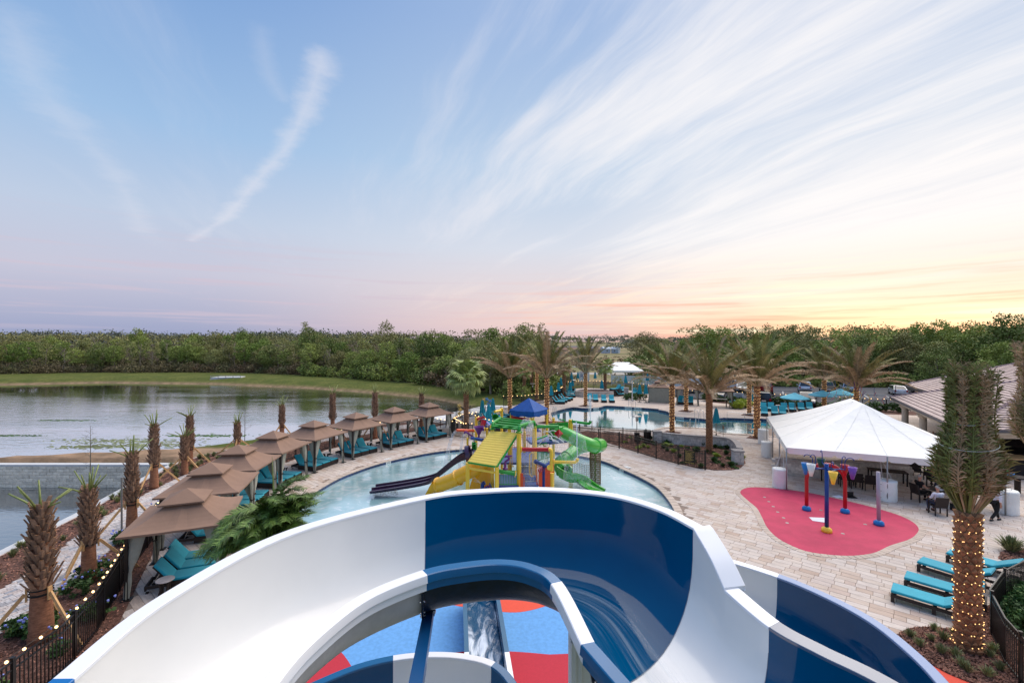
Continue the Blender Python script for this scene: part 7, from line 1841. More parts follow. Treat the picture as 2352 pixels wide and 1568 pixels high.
# patio heaters, bins, torch, lamp posts, handrails, shower pole
def heater(x, y, lb, z=0):
 t = thing('patio_heater', lb, 'patio heater', (x, y, z), group='patio heaters'); MB().lathe([(.22, 0), (.22, .75), (.20, .78)], n=16).build('base', M['darkwall'], t); MB().tube([(0, 0, .78), (0, 0, 1.75)], .03, 8).build('pole', M['black_metal'], t); MB().lathe([(.06, 1.72), (.11, 1.78), (.12, 2.02), (.10, 2.10)], n=12).build('burner', M['chrome'], t); MB().lathe([(.42, 2.13), (.36, 2.18), (.08, 2.24), (.001, 2.25)], n=20).build('reflector', M['alu'], t, True)
def at2(x, y): p = W(*cJ2(x, y)); return p.x, p.y
X, Y = at2(578, 850); heater(X, Y, 'patio heater with a white reflector behind the pool fence'); X, Y = W(1317, 903).x, W(1317, 903).y; heater(X, Y, 'patio heater by the far left loungers'); heater(27.5, 31.5, 'patio heater between the tent and the tiled roof')
X, Y = at2(742, 868); t = thing('trash_bin', 'black slatted round litter bin behind the pool fence', 'litter bin', (X, Y, 0)); MB().lathe([(.26, .04), (.28, .95)], n=20).build('liner', M['black'], t)
sl_me = MB().box((0, 0, .5), (.035, .012, .9)).mesh('slat')
for k in range(28): a_ = 2*math.pi*k/28; obj('slat', sl_me, M['black_metal'], t, (.30*math.cos(a_), .30*math.sin(a_), 0), a_+math.pi/2)
MB().lathe([(.32, .93), (.34, .96), (.32, .99)], n=20, cap=False).build('rim', M['black_metal'], t); MB().lathe([(.30, 1.08), (.05, 1.12)], n=16).tube([(.25, 0, .98), (.25, 0, 1.1)], .012, 5).tube([(-.25, 0, .98), (-.25, 0, 1.1)], .012, 5).build('lid', M['black_metal'], t)
X, Y = at2(1932, 930); t = thing('tiki_torch', 'copper torch on a thin pole standing in the mulch behind the wall', 'torch', (X, Y, 0)); MB().tube([(0, 0, 0), (0, 0, 1.45)], .014, 6).build('pole', M['wood'], t); MB().lathe([(.03, 1.4), (.06, 1.5), (.05, 1.66), (.02, 1.76)], n=10).build('torch_head', M['wood'], t)
t = thing('tiki_torch', 'copper torch beside the cream column of the tiled building', 'torch', (31.0, 33.5, 0)); MB().tube([(0, 0, 0), (0, 0, 1.5)], .014, 6).build('pole', M['wood'], t); MB().lathe([(.03, 1.45), (.06, 1.55), (.05, 1.7), (.02, 1.8)], n=10).build('torch_head', M['wood'], t)
def lamp(x, y, h, lb, s_=.55):
 t = thing('lamp_post', lb, 'lamp post', (x, y, 0), group='lamp posts with flat square heads'); MB().lathe([(.07, 0), (.05, .1), (.045, h)], n=8).build('pole', M['black_metal'], t); MB().box((0, -.1, h+.05), (s_, s_, .06)).build('lamp_head', M['alu'], t); MB().lathe([(.05, 0), (.09, .15), (.05, .3)], (0, 0, h-.5), 8).build('globe', M['white'], t)
p = W(*cI(1038, 1060)); lamp(p.x, p.y, H-p.y*(cI(0, 895)[1]-784)/FL, 'lamp post with a flat head between the two rough palms', .8); p = W(2056, 925); lamp(p.x, p.y, H-p.y*(cK(0, 808)[1]-784)/FL, 'lamp post with a flat head in front of the white saloon car', 1.0)
def handrail(pa, pb, h, lb, m='chrome'):
 c = (pa+pb)/2; t = thing('pool_handrail', lb, 'handrail', c, group='stainless pool rails'); d = pb-pa; MB().tube(catmull([pa-c+Vector((0, 0, -.2)), pa-c+Vector((0, 0, h*.85)), pa-c+d*.12+Vector((0, 0, h)), pb-c-d*.3+Vector((0, 0, h*.9)), pb-c+Vector((0, 0, h*.5)), pb-c+Vector((0, 0, -.6))], 3), .024, 8).build('tube', M[m], t, True); return t
for (x, y, lb) in ((*cJ(300, 985), 'left ladder rail in front of the closed cabana'), (*cJ(345, 985), 'right ladder rail in front of the closed cabana'), (*cJ(990, 1100), 'left ladder rail on the far pool edge by the planted palm'), (*cJ(1045, 1100), 'right ladder rail on the far pool edge by the planted palm'), (*cJ(943, 1215), 'left ladder rail on the near pool edge'), (*cJ(1003, 1215), 'right ladder rail on the near pool edge'), (*cC(1650, 1075), 'left step rail behind the curved fence'), (*cC(1785, 1085), 'right step rail behind the curved fence'), (*cI(1290, 1290), 'left entry rail beside the blue awning'), (*cI(1318, 1290), 'right entry rail beside the blue awning')):
 p = W(x, y); handrail(p, p+Vector((.15, -.65, 0)) if 'far' in lb or 'closed' in lb else p+Vector((.2, .6, 0)), .95, lb)
pa, pb = W(1670, 962), W(1710, 966); t = thing('ramp_rail', 'long low stainless rail along the far pool edge before the tent', 'handrail', pa); MB().tube([Vector((0, 0, 0)), Vector((0, 0, .8)), pb-pa+Vector((0, 0, .8)), pb-pa+Vector((0, 0, 0))], .025, 8).build('tube', M['chrome'], t); MB().tube([pb-pa+Vector((0, 0, .75)), pb-pa+Vector((1.9, .2, .75))], .025, 8).build('tube', M['chrome'], t)
p = W(*cJ(337, 930)); t = thing('white_pole', 'plain white pole at the pool edge before the bare shrubs', 'pole', p); MB().box((0, 0, 1.5), (.11, .11, 3.0)).build('shaft', M['white'], t)
# sign on the car park fence, advertising board
p = W(*cJ(1447, 935)); t = thing('fence_notice', 'white notice board with red border on the car park fence', 'sign', (p.x, p.y, 0), .9-math.pi/2+.3); MB().box((0, -.05, .85), (1.3, .03, .9)).build('panel', M['white'], t)
for k in range(7): MB().box((0, -.07, 1.12-k*.1), (1.0-(k % 3)*.15, .006, .035)).build('line_of_text', M['blue'] if 0 < k < 5 else M['red'], t)
bx, by = 14.6, 92.; t = thing('advertising_board', 'white board with big blue letters standing in the field', 'sign', (bx, by, 0)); MB().box((0, 0, 1.35), (2.1, .06, 2.1)).build('panel', M['white'], t)
for s_ in (-.9, .9): MB().box((s_, .05, .6), (.08, .08, 1.2)).build('post', M['wood'], t)
obj('lettering', text_mesh('Coming Soon', .34), M['orange'], t, (0, -.045, 2.16), rot=(R(90), 0, 0)); obj('lettering', text_mesh('RV', 1.1), M['blue'], t, (-.15, -.045, 1.42), rot=(R(90), 0, 0)); obj('lettering', text_mesh('RESORT', .28), M['blue'], t, (0, -.045, .72), rot=(R(90), 0, 0))
# ------------------------------------------------------------------ tiled building on the right
bl = thing('clubhouse', 'low building with a mauve-grey tiled hip roof and cream columns at the right', 'building', (42, 36, 0))
E0, E1, E2, E3, AP = Vector((36.7, 44.2, 3.0)), Vector((27.4, 27.7, 3.0)), Vector((48, 27.2, 3.0)), Vector((54., 42., 3.0)), Vector((42.7, 35.8, 5.56))
def courses(a, b, c, d, n, name='tile_course', th=.085, limit=99):
 """tile courses on the slope a-b (eave) up to d-c"""
 nrm = (b-a).cross(d-a).normalized()
 if nrm.z < 0: nrm = -nrm
 for i in range(n):
  f0, f1 = i/n, (i+1.12)/n; f1 = min(f1, 1)
  l0, r0 = a.lerp(d, f0), b.lerp(c, f0); l1, r1 = a.lerp(d, f1), b.lerp(c, f1); L = (r0-l0).length; k = max(1, int(L/.42)); B = MB()
  for j in range(k):
   u0, u1 = j/k, (j+1)/k; g_ = .006/max(L, .1)*1
   p = [l0.lerp(r0, u0+g_)+nrm*th, l0.lerp(r0, u1-g_)+nrm*th, l1.lerp(r1, u1-g_)+nrm*.012, l1.lerp(r1, u0+g_)+nrm*.012, l0.lerp(r0, u0+g_)-nrm*.005, l0.lerp(r0, u1-g_)-nrm*.005]
   B.add(p, [(0, 1, 2, 3), (4, 5, 1, 0)], rnd.random())
  B.build(name, M['roof'], bl, False, world=True)
def hipcap(a, b, n=26):
 for i in range(n):
  p, q = a.lerp(b, i/n), a.lerp(b, (i+1.08)/n); key = None
  B = MB(); B.tube([p+Vector((0, 0, .06)), q+Vector((0, 0, .04))], [.12, .095], 6, cap=True); B.build('ridge_tile', M['ridge'], bl, False, world=True)
courses(E0, E1, AP, AP, 26); courses(E1, E2, AP, AP, 26); hipcap(E0, AP, 34); hipcap(E1, AP, 34)
B = MB(); B.add([E0, E1, E2, E3, AP], [(0, 1, 4), (1, 2, 4), (2, 3, 4), (3, 0, 4), (3, 2, 1, 0)]); B.build('roof_deck', M['fascia'], bl, world=True)
G0, G1, G2, G3 = Vector((43.6, 50.4, 3.6)), Vector((38., 40.5, 3.6)), Vector((50.4, 33.8, 6.5)), Vector((60.1, 51.2, 6.54))
courses(G0, G1, G2, G3, 34); hipcap(G0, G3, 36); B = MB(); B.add([G0, G1, G2, G3] + [v-Vector((0, 0, .3)) for v in (G0, G1, G2, G3)], [(0, 1, 2, 3), (0, 4, 5, 1), (3, 7, 4, 0)]); B.build('roof_deck', M['fascia'], bl, world=True)
for a_, b_ in ((E0, E1), (E1, E2), (G0, G1)):
 d = (b_-a_).normalized(); MB().bar(a_-Vector((0, 0, .07)), b_-Vector((0, 0, .07)), .13, .13).build('gutter', M['fascia'], bl, world=True); inn = Vector((0, 0, 1)).cross(d)
 if inn.dot(Vector((42, 38, 0))-a_) < 0: inn = -inn
 MB().bar(a_+inn*.35-Vector((0, 0, .22)), b_+inn*.35-Vector((0, 0, .22)), .6, .1).build('soffit', M['stucco'], bl, world=True); MB().bar(a_+inn*.8+d*.8-Vector((0, 0, .42)), b_+inn*.8-d*.8-Vector((0, 0, .42)), .38, .42).build('beam', M['stucco'], bl, world=True)
MB().lathe([(.09, 0), (.1, .12), (.03, .16)], (38.6, 41.6, 3.75), 10).build('vent_cap', M['roof'], bl, world=True)
for x, y in ((36.45, 42.2), (33.6, 37.2), (30.8, 32.2), (28.4, 28.6), (33.5, 28.4), (39, 28.3)):
 MB().lathe([(.36, 0), (.36, .15), (.26, .2), (.25, 2.0), (.24, 2.15), (.32, 2.2), (.34, 2.3), (.42, 2.34), (.42, 2.46)], (x, y, 0), 20).build('column', M['stucco'], bl, True, world=True, auto=35)
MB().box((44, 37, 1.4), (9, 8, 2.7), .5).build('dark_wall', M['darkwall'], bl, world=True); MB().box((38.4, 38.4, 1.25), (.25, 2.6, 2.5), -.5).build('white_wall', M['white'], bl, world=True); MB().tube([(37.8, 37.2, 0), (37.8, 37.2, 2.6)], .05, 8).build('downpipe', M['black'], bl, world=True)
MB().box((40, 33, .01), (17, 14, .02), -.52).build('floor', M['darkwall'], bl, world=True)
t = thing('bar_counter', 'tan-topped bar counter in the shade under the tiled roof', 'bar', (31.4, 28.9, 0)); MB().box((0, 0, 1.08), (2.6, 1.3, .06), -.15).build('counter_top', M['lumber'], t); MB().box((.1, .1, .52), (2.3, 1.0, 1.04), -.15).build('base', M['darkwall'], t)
for k, (x, z, m_, w_) in enumerate(((30.9, 2.1, 'orange', .8), (31.8, 2.15, 'yellow', .5), (32.5, 1.95, 'red', .6), (31.3, 1.8, 'taill', .4))):
 t = thing('bunting', ('orange', 'yellow', 'red', 'dark red')[k] + ' party decoration hanging in the dark bar', 'decoration', (x, 31.2, z), group='party decorations in the bar'); MB().prism([(-w_/2, -.05), (w_/2, -.05), (w_/2*.8, .05), (-w_/2*.8, .05)], -.12, .12).build('paper', M[m_], t)
t = thing('toy_boat', 'blue and green toy boat on the dark counter by the building', 'toy', (27.4, 25.2, .95)); MB().lathe([(.18, 0), (.36, .12), (.38, .18), (.33, .18)], n=16, sy=.6).build('hull', M['skyblue'], t, True); MB().lathe([(.1, .18), (.2, .22), (.05, .34)], n=10, sy=.6).build('top', M['green'], t);
t = thing('counter', 'dark counter carrying the blue toy boat', 'counter', (27.5, 25.3, 0)); MB().box((0, 0, .91), (1.6, .8, .06), -.4).build('counter_top', M['darkwall'], t)
for sx in (-.6, .6): MB().box((sx, 0, .45), (.1, .4, .9), -.4).build('leg', M['darkwall'], t)

# ------------------------------------------------------------------ people
def skinned(name, joints, edges, m, parent, root=0, sub=2):
 me = bpy.data.meshes.new(name); me.from_pydata([j[0] for j in joints], edges, []); o = bpy.data.objects.new('tmp_skin', me); COL.objects.link(o)
 md = o.modifiers.new('s', 'SKIN'); md.use_smooth_shade = True
 for i, j in enumerate(joints):
  sv = me.skin_vertices[0].data[i]; r = j[1]; sv.radius = r if isinstance(r, tuple) else (r, r); sv.use_root = (i == root)
 sb = o.modifiers.new('b', 'SUBSURF'); sb.levels = sub; sb.render_levels = sub
 dg = bpy.context.evaluated_depsgraph_get(); me2 = bpy.data.meshes.new_from_object(o.evaluated_get(dg)); bpy.data.objects.remove(o); me2.name = name; me2.materials.clear()
 me2.polygons.foreach_set('use_smooth', [True]*len(me2.polygons)); return obj(name, me2, m, parent)
def person(loc, rz, pose, lb, shirt, trousers, hair, longsleeve=False, shoes='black', female=False):
 """faces +y; all joints in metres"""
 t = thing('person', lb, 'person', loc, rz); V = Vector
 if pose == 'sit': pel = V((0, 0, .56)); chest = V((0, -.04, .92)); neck = V((0, .0, 1.12)); hips = ((-.1, .02, .54), (.1, .02, .54)); knees = ((-.14, .44, .55), (.14, .44, .55)); ank = ((-.13, .40, .10), (.15, .50, .10))
 elif pose == 'lean': pel = V((0, 0, .56)); chest = V((0, .08, .90)); neck = V((0, .20, 1.07)); hips = ((-.1, .02, .54), (.1, .02, .54)); knees = ((-.14, .42, .55), (.14, .42, .55)); ank = ((-.13, .38, .10), (.13, .30, .10))
 else: pel = V((0, 0, .95)); chest = V((0, .02, 1.28)); neck = V((0, .05, 1.50)); hips = ((-.1, 0, .93), (.1, 0, .93)); knees = ((-.1, .22, .52), (.1, -.05, .50)); ank = ((-.1, .38, .10), (.1, -.42, .20))
 head = neck + V((0, .02, .15)); sh = [chest + V((s_*.19, 0, .12)) for s_ in (-1, 1)]
 if pose == 'sit': el = [sh[0]+V((-.05, .10, -.26)), sh[1]+V((.05, .12, -.25))]; ha = [el[0]+V((.08, .24, -.03)), el[1]+V((-.06, .24, -.05))]
 elif pose == 'lean': el = [sh[0]+V((-.04, .16, -.22)), sh[1]+V((.04, .18, -.20))]; ha = [el[0]+V((.10, .22, .04)), head+V((.09, .08, -.10))]
 else: el = [sh[0]+V((-.06, .12, -.26)), sh[1]+V((.06, -.10, -.27))]; ha = [el[0]+V((.02, .2, .06)), el[1]+V((0, .02, -.25))]
 k = .92 if female else 1.
 J = [(pel, (.13, .10)), (pel.lerp(chest, .5), (.115*k, .09)), (chest, (.14*k, .10)), (neck-V((0, 0, .03)), .05), (head-V((0, 0, .05)), .07), (head+V((0, .005, .03)), (.078, .09)), (head+V((0, 0, .09)), (.05, .06))]
 Ed = [(0, 1), (1, 2), (2, 3), (3, 4), (4, 5), (5, 6)]
 for s_ in (0, 1):
  b0 = len(J); J += [(hips[s_], .085), (V(hips[s_]).lerp(V(knees[s_]), .5), .075), (knees[s_], .055), (V(knees[s_]).lerp(V(ank[s_]), .5), .05), (ank[s_], .036), (V(ank[s_])+V((0, .13, -.055)), .03)]; Ed += [(0, b0)] + [(b0+i, b0+i+1) for i in range(5)]
  b0 = len(J); J += [(sh[s_], .055), (sh[s_].lerp(el[s_], .5), .045), (el[s_], .038), (el[s_].lerp(ha[s_], .6), .032), (ha[s_], .026)]; Ed += [(2, b0)] + [(b0+i, b0+i+1) for i in range(4)]
  d = (ha[s_]-el[s_]).normalized(); sd_ = d.cross(V((0, 0, 1))).normalized()
  pa_ = len(J); J.append((ha[s_]+d*.06, (.030, .018))); Ed.append((pa_-1, pa_))
  for fi, fl in enumerate((.065, .075, .07, .055)):
   off = sd_*(fi-1.5)*.018; J += [(ha[s_]+d*(.075)+off, .0085), (ha[s_]+d*(.075+fl*.55)+off+V((0, 0, -.008)), .008), (ha[s_]+d*(.07+fl*.9)+off+V((0, 0, -.028)), .007)]; n_ = len(J); Ed += [(pa_, n_-3), (n_-3, n_-2), (n_-2, n_-1)]
  th = ha[s_]+d*.03 + sd_*(.04 if s_ else -.04); J += [(th, .010), (th+d*.04, .008)]; n_ = len(J); Ed += [(pa_-1, n_-2), (n_-2, n_-1)]
 body = skinned('body', J, Ed, M['skin'], t, 0, 1)
 # nose, ears, eyes on the head
 MB().add([head+V((-.012, .085, .02)), head+V((.012, .085, .02)), head+V((0, .118, -.002)), head+V((0, .085, .05))], [(0, 2, 3), (2, 1, 3), (0, 1, 2)]).build('nose', M['skin'], t)
 for s_ in (-1, 1): MB().sphere(head+V((s_*.082, 0, .02)), .022, 6, sx=.5).build('ear', M['skin'], t); MB().sphere(head+V((s_*.03, .085, .035)), .009, 6).build('eye', M['black'], t)
 MB().box(head+V((0, .088, -.03)), (.04, .01, .008)).build('mouth', M['taill'], t)
 g_ = lambda i, x=.018: (J[i][0], tuple(a+x for a in J[i][1]) if isinstance(J[i][1], tuple) else J[i][1]+x)
 S = [g_(0), g_(1), g_(2, .02), (neck-V((0, 0, .05)), .068)]; SE_ = [(0, 1), (1, 2), (2, 3)]
 for s_ in (0, 1):
  b0 = 7+s_*0; ai = [i for i, j in enumerate(J) if j[0] is sh[s_]][0]; n_ = len(S); S += [g_(ai), g_(ai+1, .02)] + ([g_(ai+2), g_(ai+3, .014)] if longsleeve else []); SE_ += [(2, n_)] + [(n_+i, n_+i+1) for i in range(len(S)-n_-1)]
 skinned('shirt', S, SE_, M[shirt], t, 0, 1)
 T = [(pel, (.15, .12))]; TE = []
 for s_ in (0, 1): n_ = len(T); T += [(hips[s_], .10), (V(hips[s_]).lerp(V(knees[s_]), .5), .092), (knees[s_], .075), (V(knees[s_]).lerp(V(ank[s_]), .5), .065), (V(ank[s_])+V((0, 0, .02)), .056)]; TE += [(0, n_)] + [(n_+i, n_+i+1) for i in range(4)]
 skinned('trousers', T, TE, M[trousers], t, 0, 1)
 for s_ in (0, 1):
  a_ = V(ank[s_]); MB().lathe([(.001, -.09), (.045, -.085), (.05, -.04), (.035, .0)], a_+V((0, .05, 0)), 10, sy=2.6).build('shoe', M[shoes], t, True)
 B = MB(); B.sphere(head+V((0, -.022, .055)), .098, 10, sz=.85, sx=.92);
 if female: B.sphere(head+V((0, -.06, -.02)), .085, 8, sz=1.2)
 B.build('hair', M[hair], t, True)
 return t
def ploc(c, fwd=0.): return (c.location.x, c.location.y, .02)
person(ploc(c1_), c1_.rotation_euler.z, 'sit', 'grey-haired seated man in a black shirt and black trousers', 'clothblack', 'clothblack', 'hairgrey')
person(ploc(c2_), c2_.rotation_euler.z, 'sit', 'grey-haired seated man in a white shirt and jeans seen from behind', 'clothwhite', 'denim', 'hairgrey', True, 'leather')
person(ploc(c3_), c3_.rotation_euler.z, 'lean', 'dark-haired person in a black top leaning on one hand at the table', 'clothblack', 'denim', 'hairdark', female=True)
p = W(2134, 1108); person((p.x, p.y, 0), an+R(200), 'lean', 'person in a blue shirt behind the seated group', 'clothblue', 'clothblack', 'hairdark')
p = W(2296, 1203); person((p.x+.05, p.y+.25, .0), R(-78), 'walk', 'waiter in a long white shirt and black trousers walking past the wrapped barrel', 'clothwhite', 'clothblack', 'hairdark', True)
person((31.9, 30.6, .0), R(190), 'stand', 'dark-haired woman in a black top standing behind the bar counter', 'clothblack', 'clothblack', 'hairdark', female=True)
p = W(2195, 1172); t = thing('handbag', 'black handbag on the paving by the trunk of the tied palm', 'bag', (p.x, p.y, .02)); MB().box((0, 0, .17), (.42, .18, .32)).build('bag_body', M['black'], t); MB().tube([(-.12, 0, .33), (-.1, 0, .5), (.1, 0, .5), (.12, 0, .33)], .012, 5).build('handle', M['black'], t)

# ------------------------------------------------------------------ car park and cars
cpk = [(22, 76), (27.2, 67.6), (32, 65.2), (41.8, 59.2), (50.5, 55.5), (62, 52.5), (84, 70), (78, 82), (58, 84), (40, 88), (28, 92)]
struct(MB().prism(cpk, -.35, -.02, False).build('car_park', M['asphalt']), 'grey asphalt car park behind the terrace fence')
cdir = Vector((math.sin(R(30)), math.cos(R(30)), 0)); cside = Vector((cdir.y, -cdir.x, 0))
park = bpy.data.objects['car_park']
for k in range(-6, 12):
 c0 = Vector((43.5, 78.5, 0)) + cside*k*2.75
 MB().bar(c0-cdir*0+Vector((0, 0, -.016)), c0-cdir*5+Vector((0, 0, -.016)), .11, .004).build('bay_line', M['linepaint'], park)
kb = thing('kerb', 'pale concrete kerb along the back of the car park', 'kerb', (50, 80, 0)); MB().bar((28, 90.5, .03), (62, 70.8+9.5, .03), .25, .16).build('kerb_stone', M['kerb'], kb, world=True) if 0 else MB().bar(Vector((43.5, 78.8, .03))-cside*19, Vector((43.5, 78.8, .03))+cside*31, .2, .16).build('kerb_stone', M['kerb'], kb, world=True)
paint = {}
def cpaint(c, nm):
 if nm not in paint: paint[nm] = mat(nm, c, .25, .3, var=0, coat=.6)
 return paint[nm]
def wheel_mesh(): B = MB(); Mx = Matrix.Rotation(R(90), 3, 'X'); B.lathe([(.2, -.11), (.34, -.10), (.355, -.05), (.355, .05), (.34, .10), (.2, .11)], (0, 0, 0), 16, M=Mx); return B.mesh('tyre', True)
def rim_mesh(): B = MB(); Mx = Matrix.Rotation(R(90), 3, 'X'); B.lathe([(.001, -.115), (.08, -.118), (.21, -.10), (.21, .10), (.08, .118), (.001, .115)], (0, 0, 0), 10, M=Mx); return B.mesh('rim')
WM, RM = wheel_mesh(), rim_mesh()
def car(px, py, kind, col_, nm, lb, front=False, name='parked_car', cat='car', rot=0.):
 p = W(px, py); a = math.atan2(cdir.y, cdir.x) + rot + (math.pi if front else 0); m = cpaint(col_, nm)
 t = thing(name, lb, cat, (p.x, p.y, 0), a, group='vehicles in the car park')
 if kind == 'suv': st = [(-2.3, .35, .80, .80, .86), (-2.2, .30, 1.0, 1.02, .93), (-1.2, .26, 1.02, 1.02, .95), (.9, .26, 1.0, 1.0, .95), (1.9, .28, .92, .95, .92), (2.25, .32, .78, .80, .84), (2.32, .40, .62, .62, .74)]; cab = [(-2.12, .84), (-1.85, .70), (.15, .72), (.95, .86)]; hgt = 1.70; zb = 1.0
 elif kind == 'sedan': st = [(-2.3, .35, .78, .80, .82), (-2.2, .28, .92, .95, .88), (-1.2, .24, .95, .95, .92), (.9, .24, .93, .93, .92), (1.9, .26, .80, .82, .88), (2.25, .30, .66, .68, .80), (2.32, .38, .52, .52, .70)]; cab = [(-1.75, .80), (-1.0, .66), (.2, .68), (1.05, .82)]; hgt = 1.43; zb = .92
 else: st = [(-2.75, .45, .95, .95, .93), (-2.7, .40, 1.10, 1.10, .97), (-1.0, .34, 1.12, 1.12, .98), (1.2, .34, 1.10, 1.10, .98), (2.3, .36, 1.02, 1.05, .95), (2.7, .42, .88, .90, .88), (2.76, .5, .72, .72, .8)]; cab = [(-.75, .86), (-.55, .76), (.75, .76), (1.35, .88)]; hgt = 1.82; zb = 1.09
 rows = []
 for x, z0, zs, zt, w_ in st: rows.append([(x, -w_*.86, z0), (x, -w_, z0+.12), (x, -w_, (z0+zs)/2+.05), (x, -w_*.97, zs), (x, -w_*.84, zt+.03), (x, 0, zt+.05), (x, w_*.84, zt+.03), (x, w_*.97, zs), (x, w_, (z0+zs)/2+.05), (x, w_, z0+.12), (x, w_*.86, z0)])
 B = MB(); k = 11; B.add([v for r_ in rows for v in r_], [(i*k+j, i*k+(j+1) % k, (i+1)*k+(j+1) % k, (i+1)*k+j) for i in range(len(rows)-1) for j in range(k)] + [tuple(range(k)), tuple((len(rows)-1)*k+j for j in range(k-1, -1, -1))])
 # cabin: base rectangle to roof rectangle
 wb, wt_ = st[2][4]*.93, st[2][4]*.74; (x0, _), (x1, _), (x2, _), (x3, _) = cab
 v = [(x0, -wb, zb), (x3, -wb, zb), (x3, wb, zb), (x0, wb, zb), (x1, -wt_, hgt), (x2, -wt_, hgt), (x2, wt_, hgt), (x1, wt_, hgt), (x1+.2, -wt_*.8, hgt+.05), (x2-.2, -wt_*.8, hgt+.05), (x2-.2, wt_*.8, hgt+.05), (x1+.2, wt_*.8, hgt+.05)]
 B.add(v, [(0, 1, 5, 4), (1, 2, 6, 5), (2, 3, 7, 6), (3, 0, 4, 7), (4, 5, 9, 8), (5, 6, 10, 9), (6, 7, 11, 10), (7, 4, 8, 11), (8, 9, 10, 11)])
 if kind == 'pickup':
  pass
 B.build('body', m, t, True, auto=32)
 if kind == 'pickup':
  MB().box((-1.72, 0, 1.10), (1.75, 1.55, .10)).build('load_bed', M['black'], t)
  for s_ in (-.9, .9): MB().box((-1.75, s_, 1.18), (1.9, .12, .16)).build('bed_side', m, t)
  MB().box((-2.7, 0, 1.05), (.08, 1.8, .40)).build('tailgate', m, t)
 def pane(c4, name='window', ins=.12, off=.012):
  c = sum(c4, Vector())/4; q = [p_.lerp(c, ins) for p_ in c4]; n_ = (q[1]-q[0]).cross(q[2]-q[0]).normalized()
  if n_.dot(c-Vector((0, 0, 1.1))) < 0: n_ = -n_
  MB().add([p_+n_*off for p_ in q] + [p_-n_*.01 for p_ in q], [(0, 1, 2, 3), (0, 4, 5, 1), (1, 5, 6, 2), (2, 6, 7, 3), (3, 7, 4, 0)]).build(name, M['glass'], t)
 V = [Vector(q) for q in v]
 pane([V[0], V[3], V[7], V[4]], 'rear_window'); pane([V[1], V[2], V[6], V[5]], 'windscreen')
 for a_, b_, c_, d_ in ((0, 1, 5, 4), (3, 2, 6, 7)):
  m0, m1 = V[a_].lerp(V[b_], .52), V[d_].lerp(V[c_], .5); pane([V[a_], m0, m1, V[d_]], ins=.1); pane([m0, V[b_], V[c_], m1], ins=.1)
 xr, xf = st[0][0], st[-1][0]; w_ = st[1][4]
 for s_ in (-1, 1):
  MB().box((xr-.0, s_*w_*.80, st[1][2]*.86), (.10, .22, .26)).build('tail_lamp', M['taill'], t); MB().box((xf-.08, s_*w_*.72, st[5][2]*.92), (.14, .34, .15)).build('head_lamp', M['headl'], t)
  MB().box((.75, s_*(w_+.10), zb+.08), (.12, .2, .15)).build('wing_mirror', m, t)
  for wx in (xr+.85, xf-.88): o = obj('tyre', WM, M['rubber'], t, (wx, s_*(w_-.08), .355)); obj('rim', RM, M['alu'], o)
 MB().box((xf+.0, 0, .62), (.05, .9, .22)).build('grille', M['black'], t); MB().box((xf-.02, 0, .40), (.10, 1.5, .14)).build('front_bumper', M['black'], t)
 MB().box((xr-.02, 0, .48), (.12, 1.6, .16)).build('rear_bumper', M['black'] if kind != 'sedan' else m, t); MB().box((xr-.05, 0, .72), (.03, .5, .13)).build('number_plate', M['white'], t)
 return t
car(1680, 897, 'pickup', (.85, .85, .86), 'white_car_paint', 'white pickup partly hidden behind the right-hand pool cabana roof', cat='pickup truck'); car(1706, 900, 'suv', (.55, .58, .62), 'silver_blue_paint', 'silver blue small van facing the pool, left of the red pickup', True, cat='van')
car(1760, 902, 'pickup', (.55, .04, .08), 'red_car_paint', 'dark red pickup seen from behind', cat='pickup truck'); car(1755, 928, 'suv', (.13, .03, .04), 'black_cherry_paint', 'black estate car with red tail lamps close behind the fence')
car(1848, 899, 'suv', (.82, .84, .88), 'pearl_paint', 'pearl white off-roader seen from behind beyond a dark one'); car(1852, 931, 'suv', (.10, .09, .11), 'dark_car_paint', 'dark off-roader facing the pool between the open umbrellas', True)
car(1900, 901, 'pickup', (.62, .55, .46), 'tan_paint', 'tan pickup seen from behind the lit palm', cat='pickup truck'); car(1947, 900, 'suv', (.75, .78, .84), 'light_silver_paint', 'silver off-roader under the palm with streamers')
car(2062, 906, 'sedan', (.80, .80, .82), 'white_saloon_paint', 'white saloon car with red tail lamps by the lamp post'); car(2104, 903, 'pickup', (.08, .08, .09), 'black_car_paint', 'black vehicle half hidden at the edge of the tiled roof', cat='pickup truck'); car(1651, 916, 'pickup', (.12, .11, .12), 'dark_grey_paint', 'dark pickup with a chrome grille behind the high table', True, cat='pickup truck')
car(1597, 900, 'sedan', (.6, .62, .64), 'grey_car_paint', 'grey car seen through the fence behind the middle pool cabana')

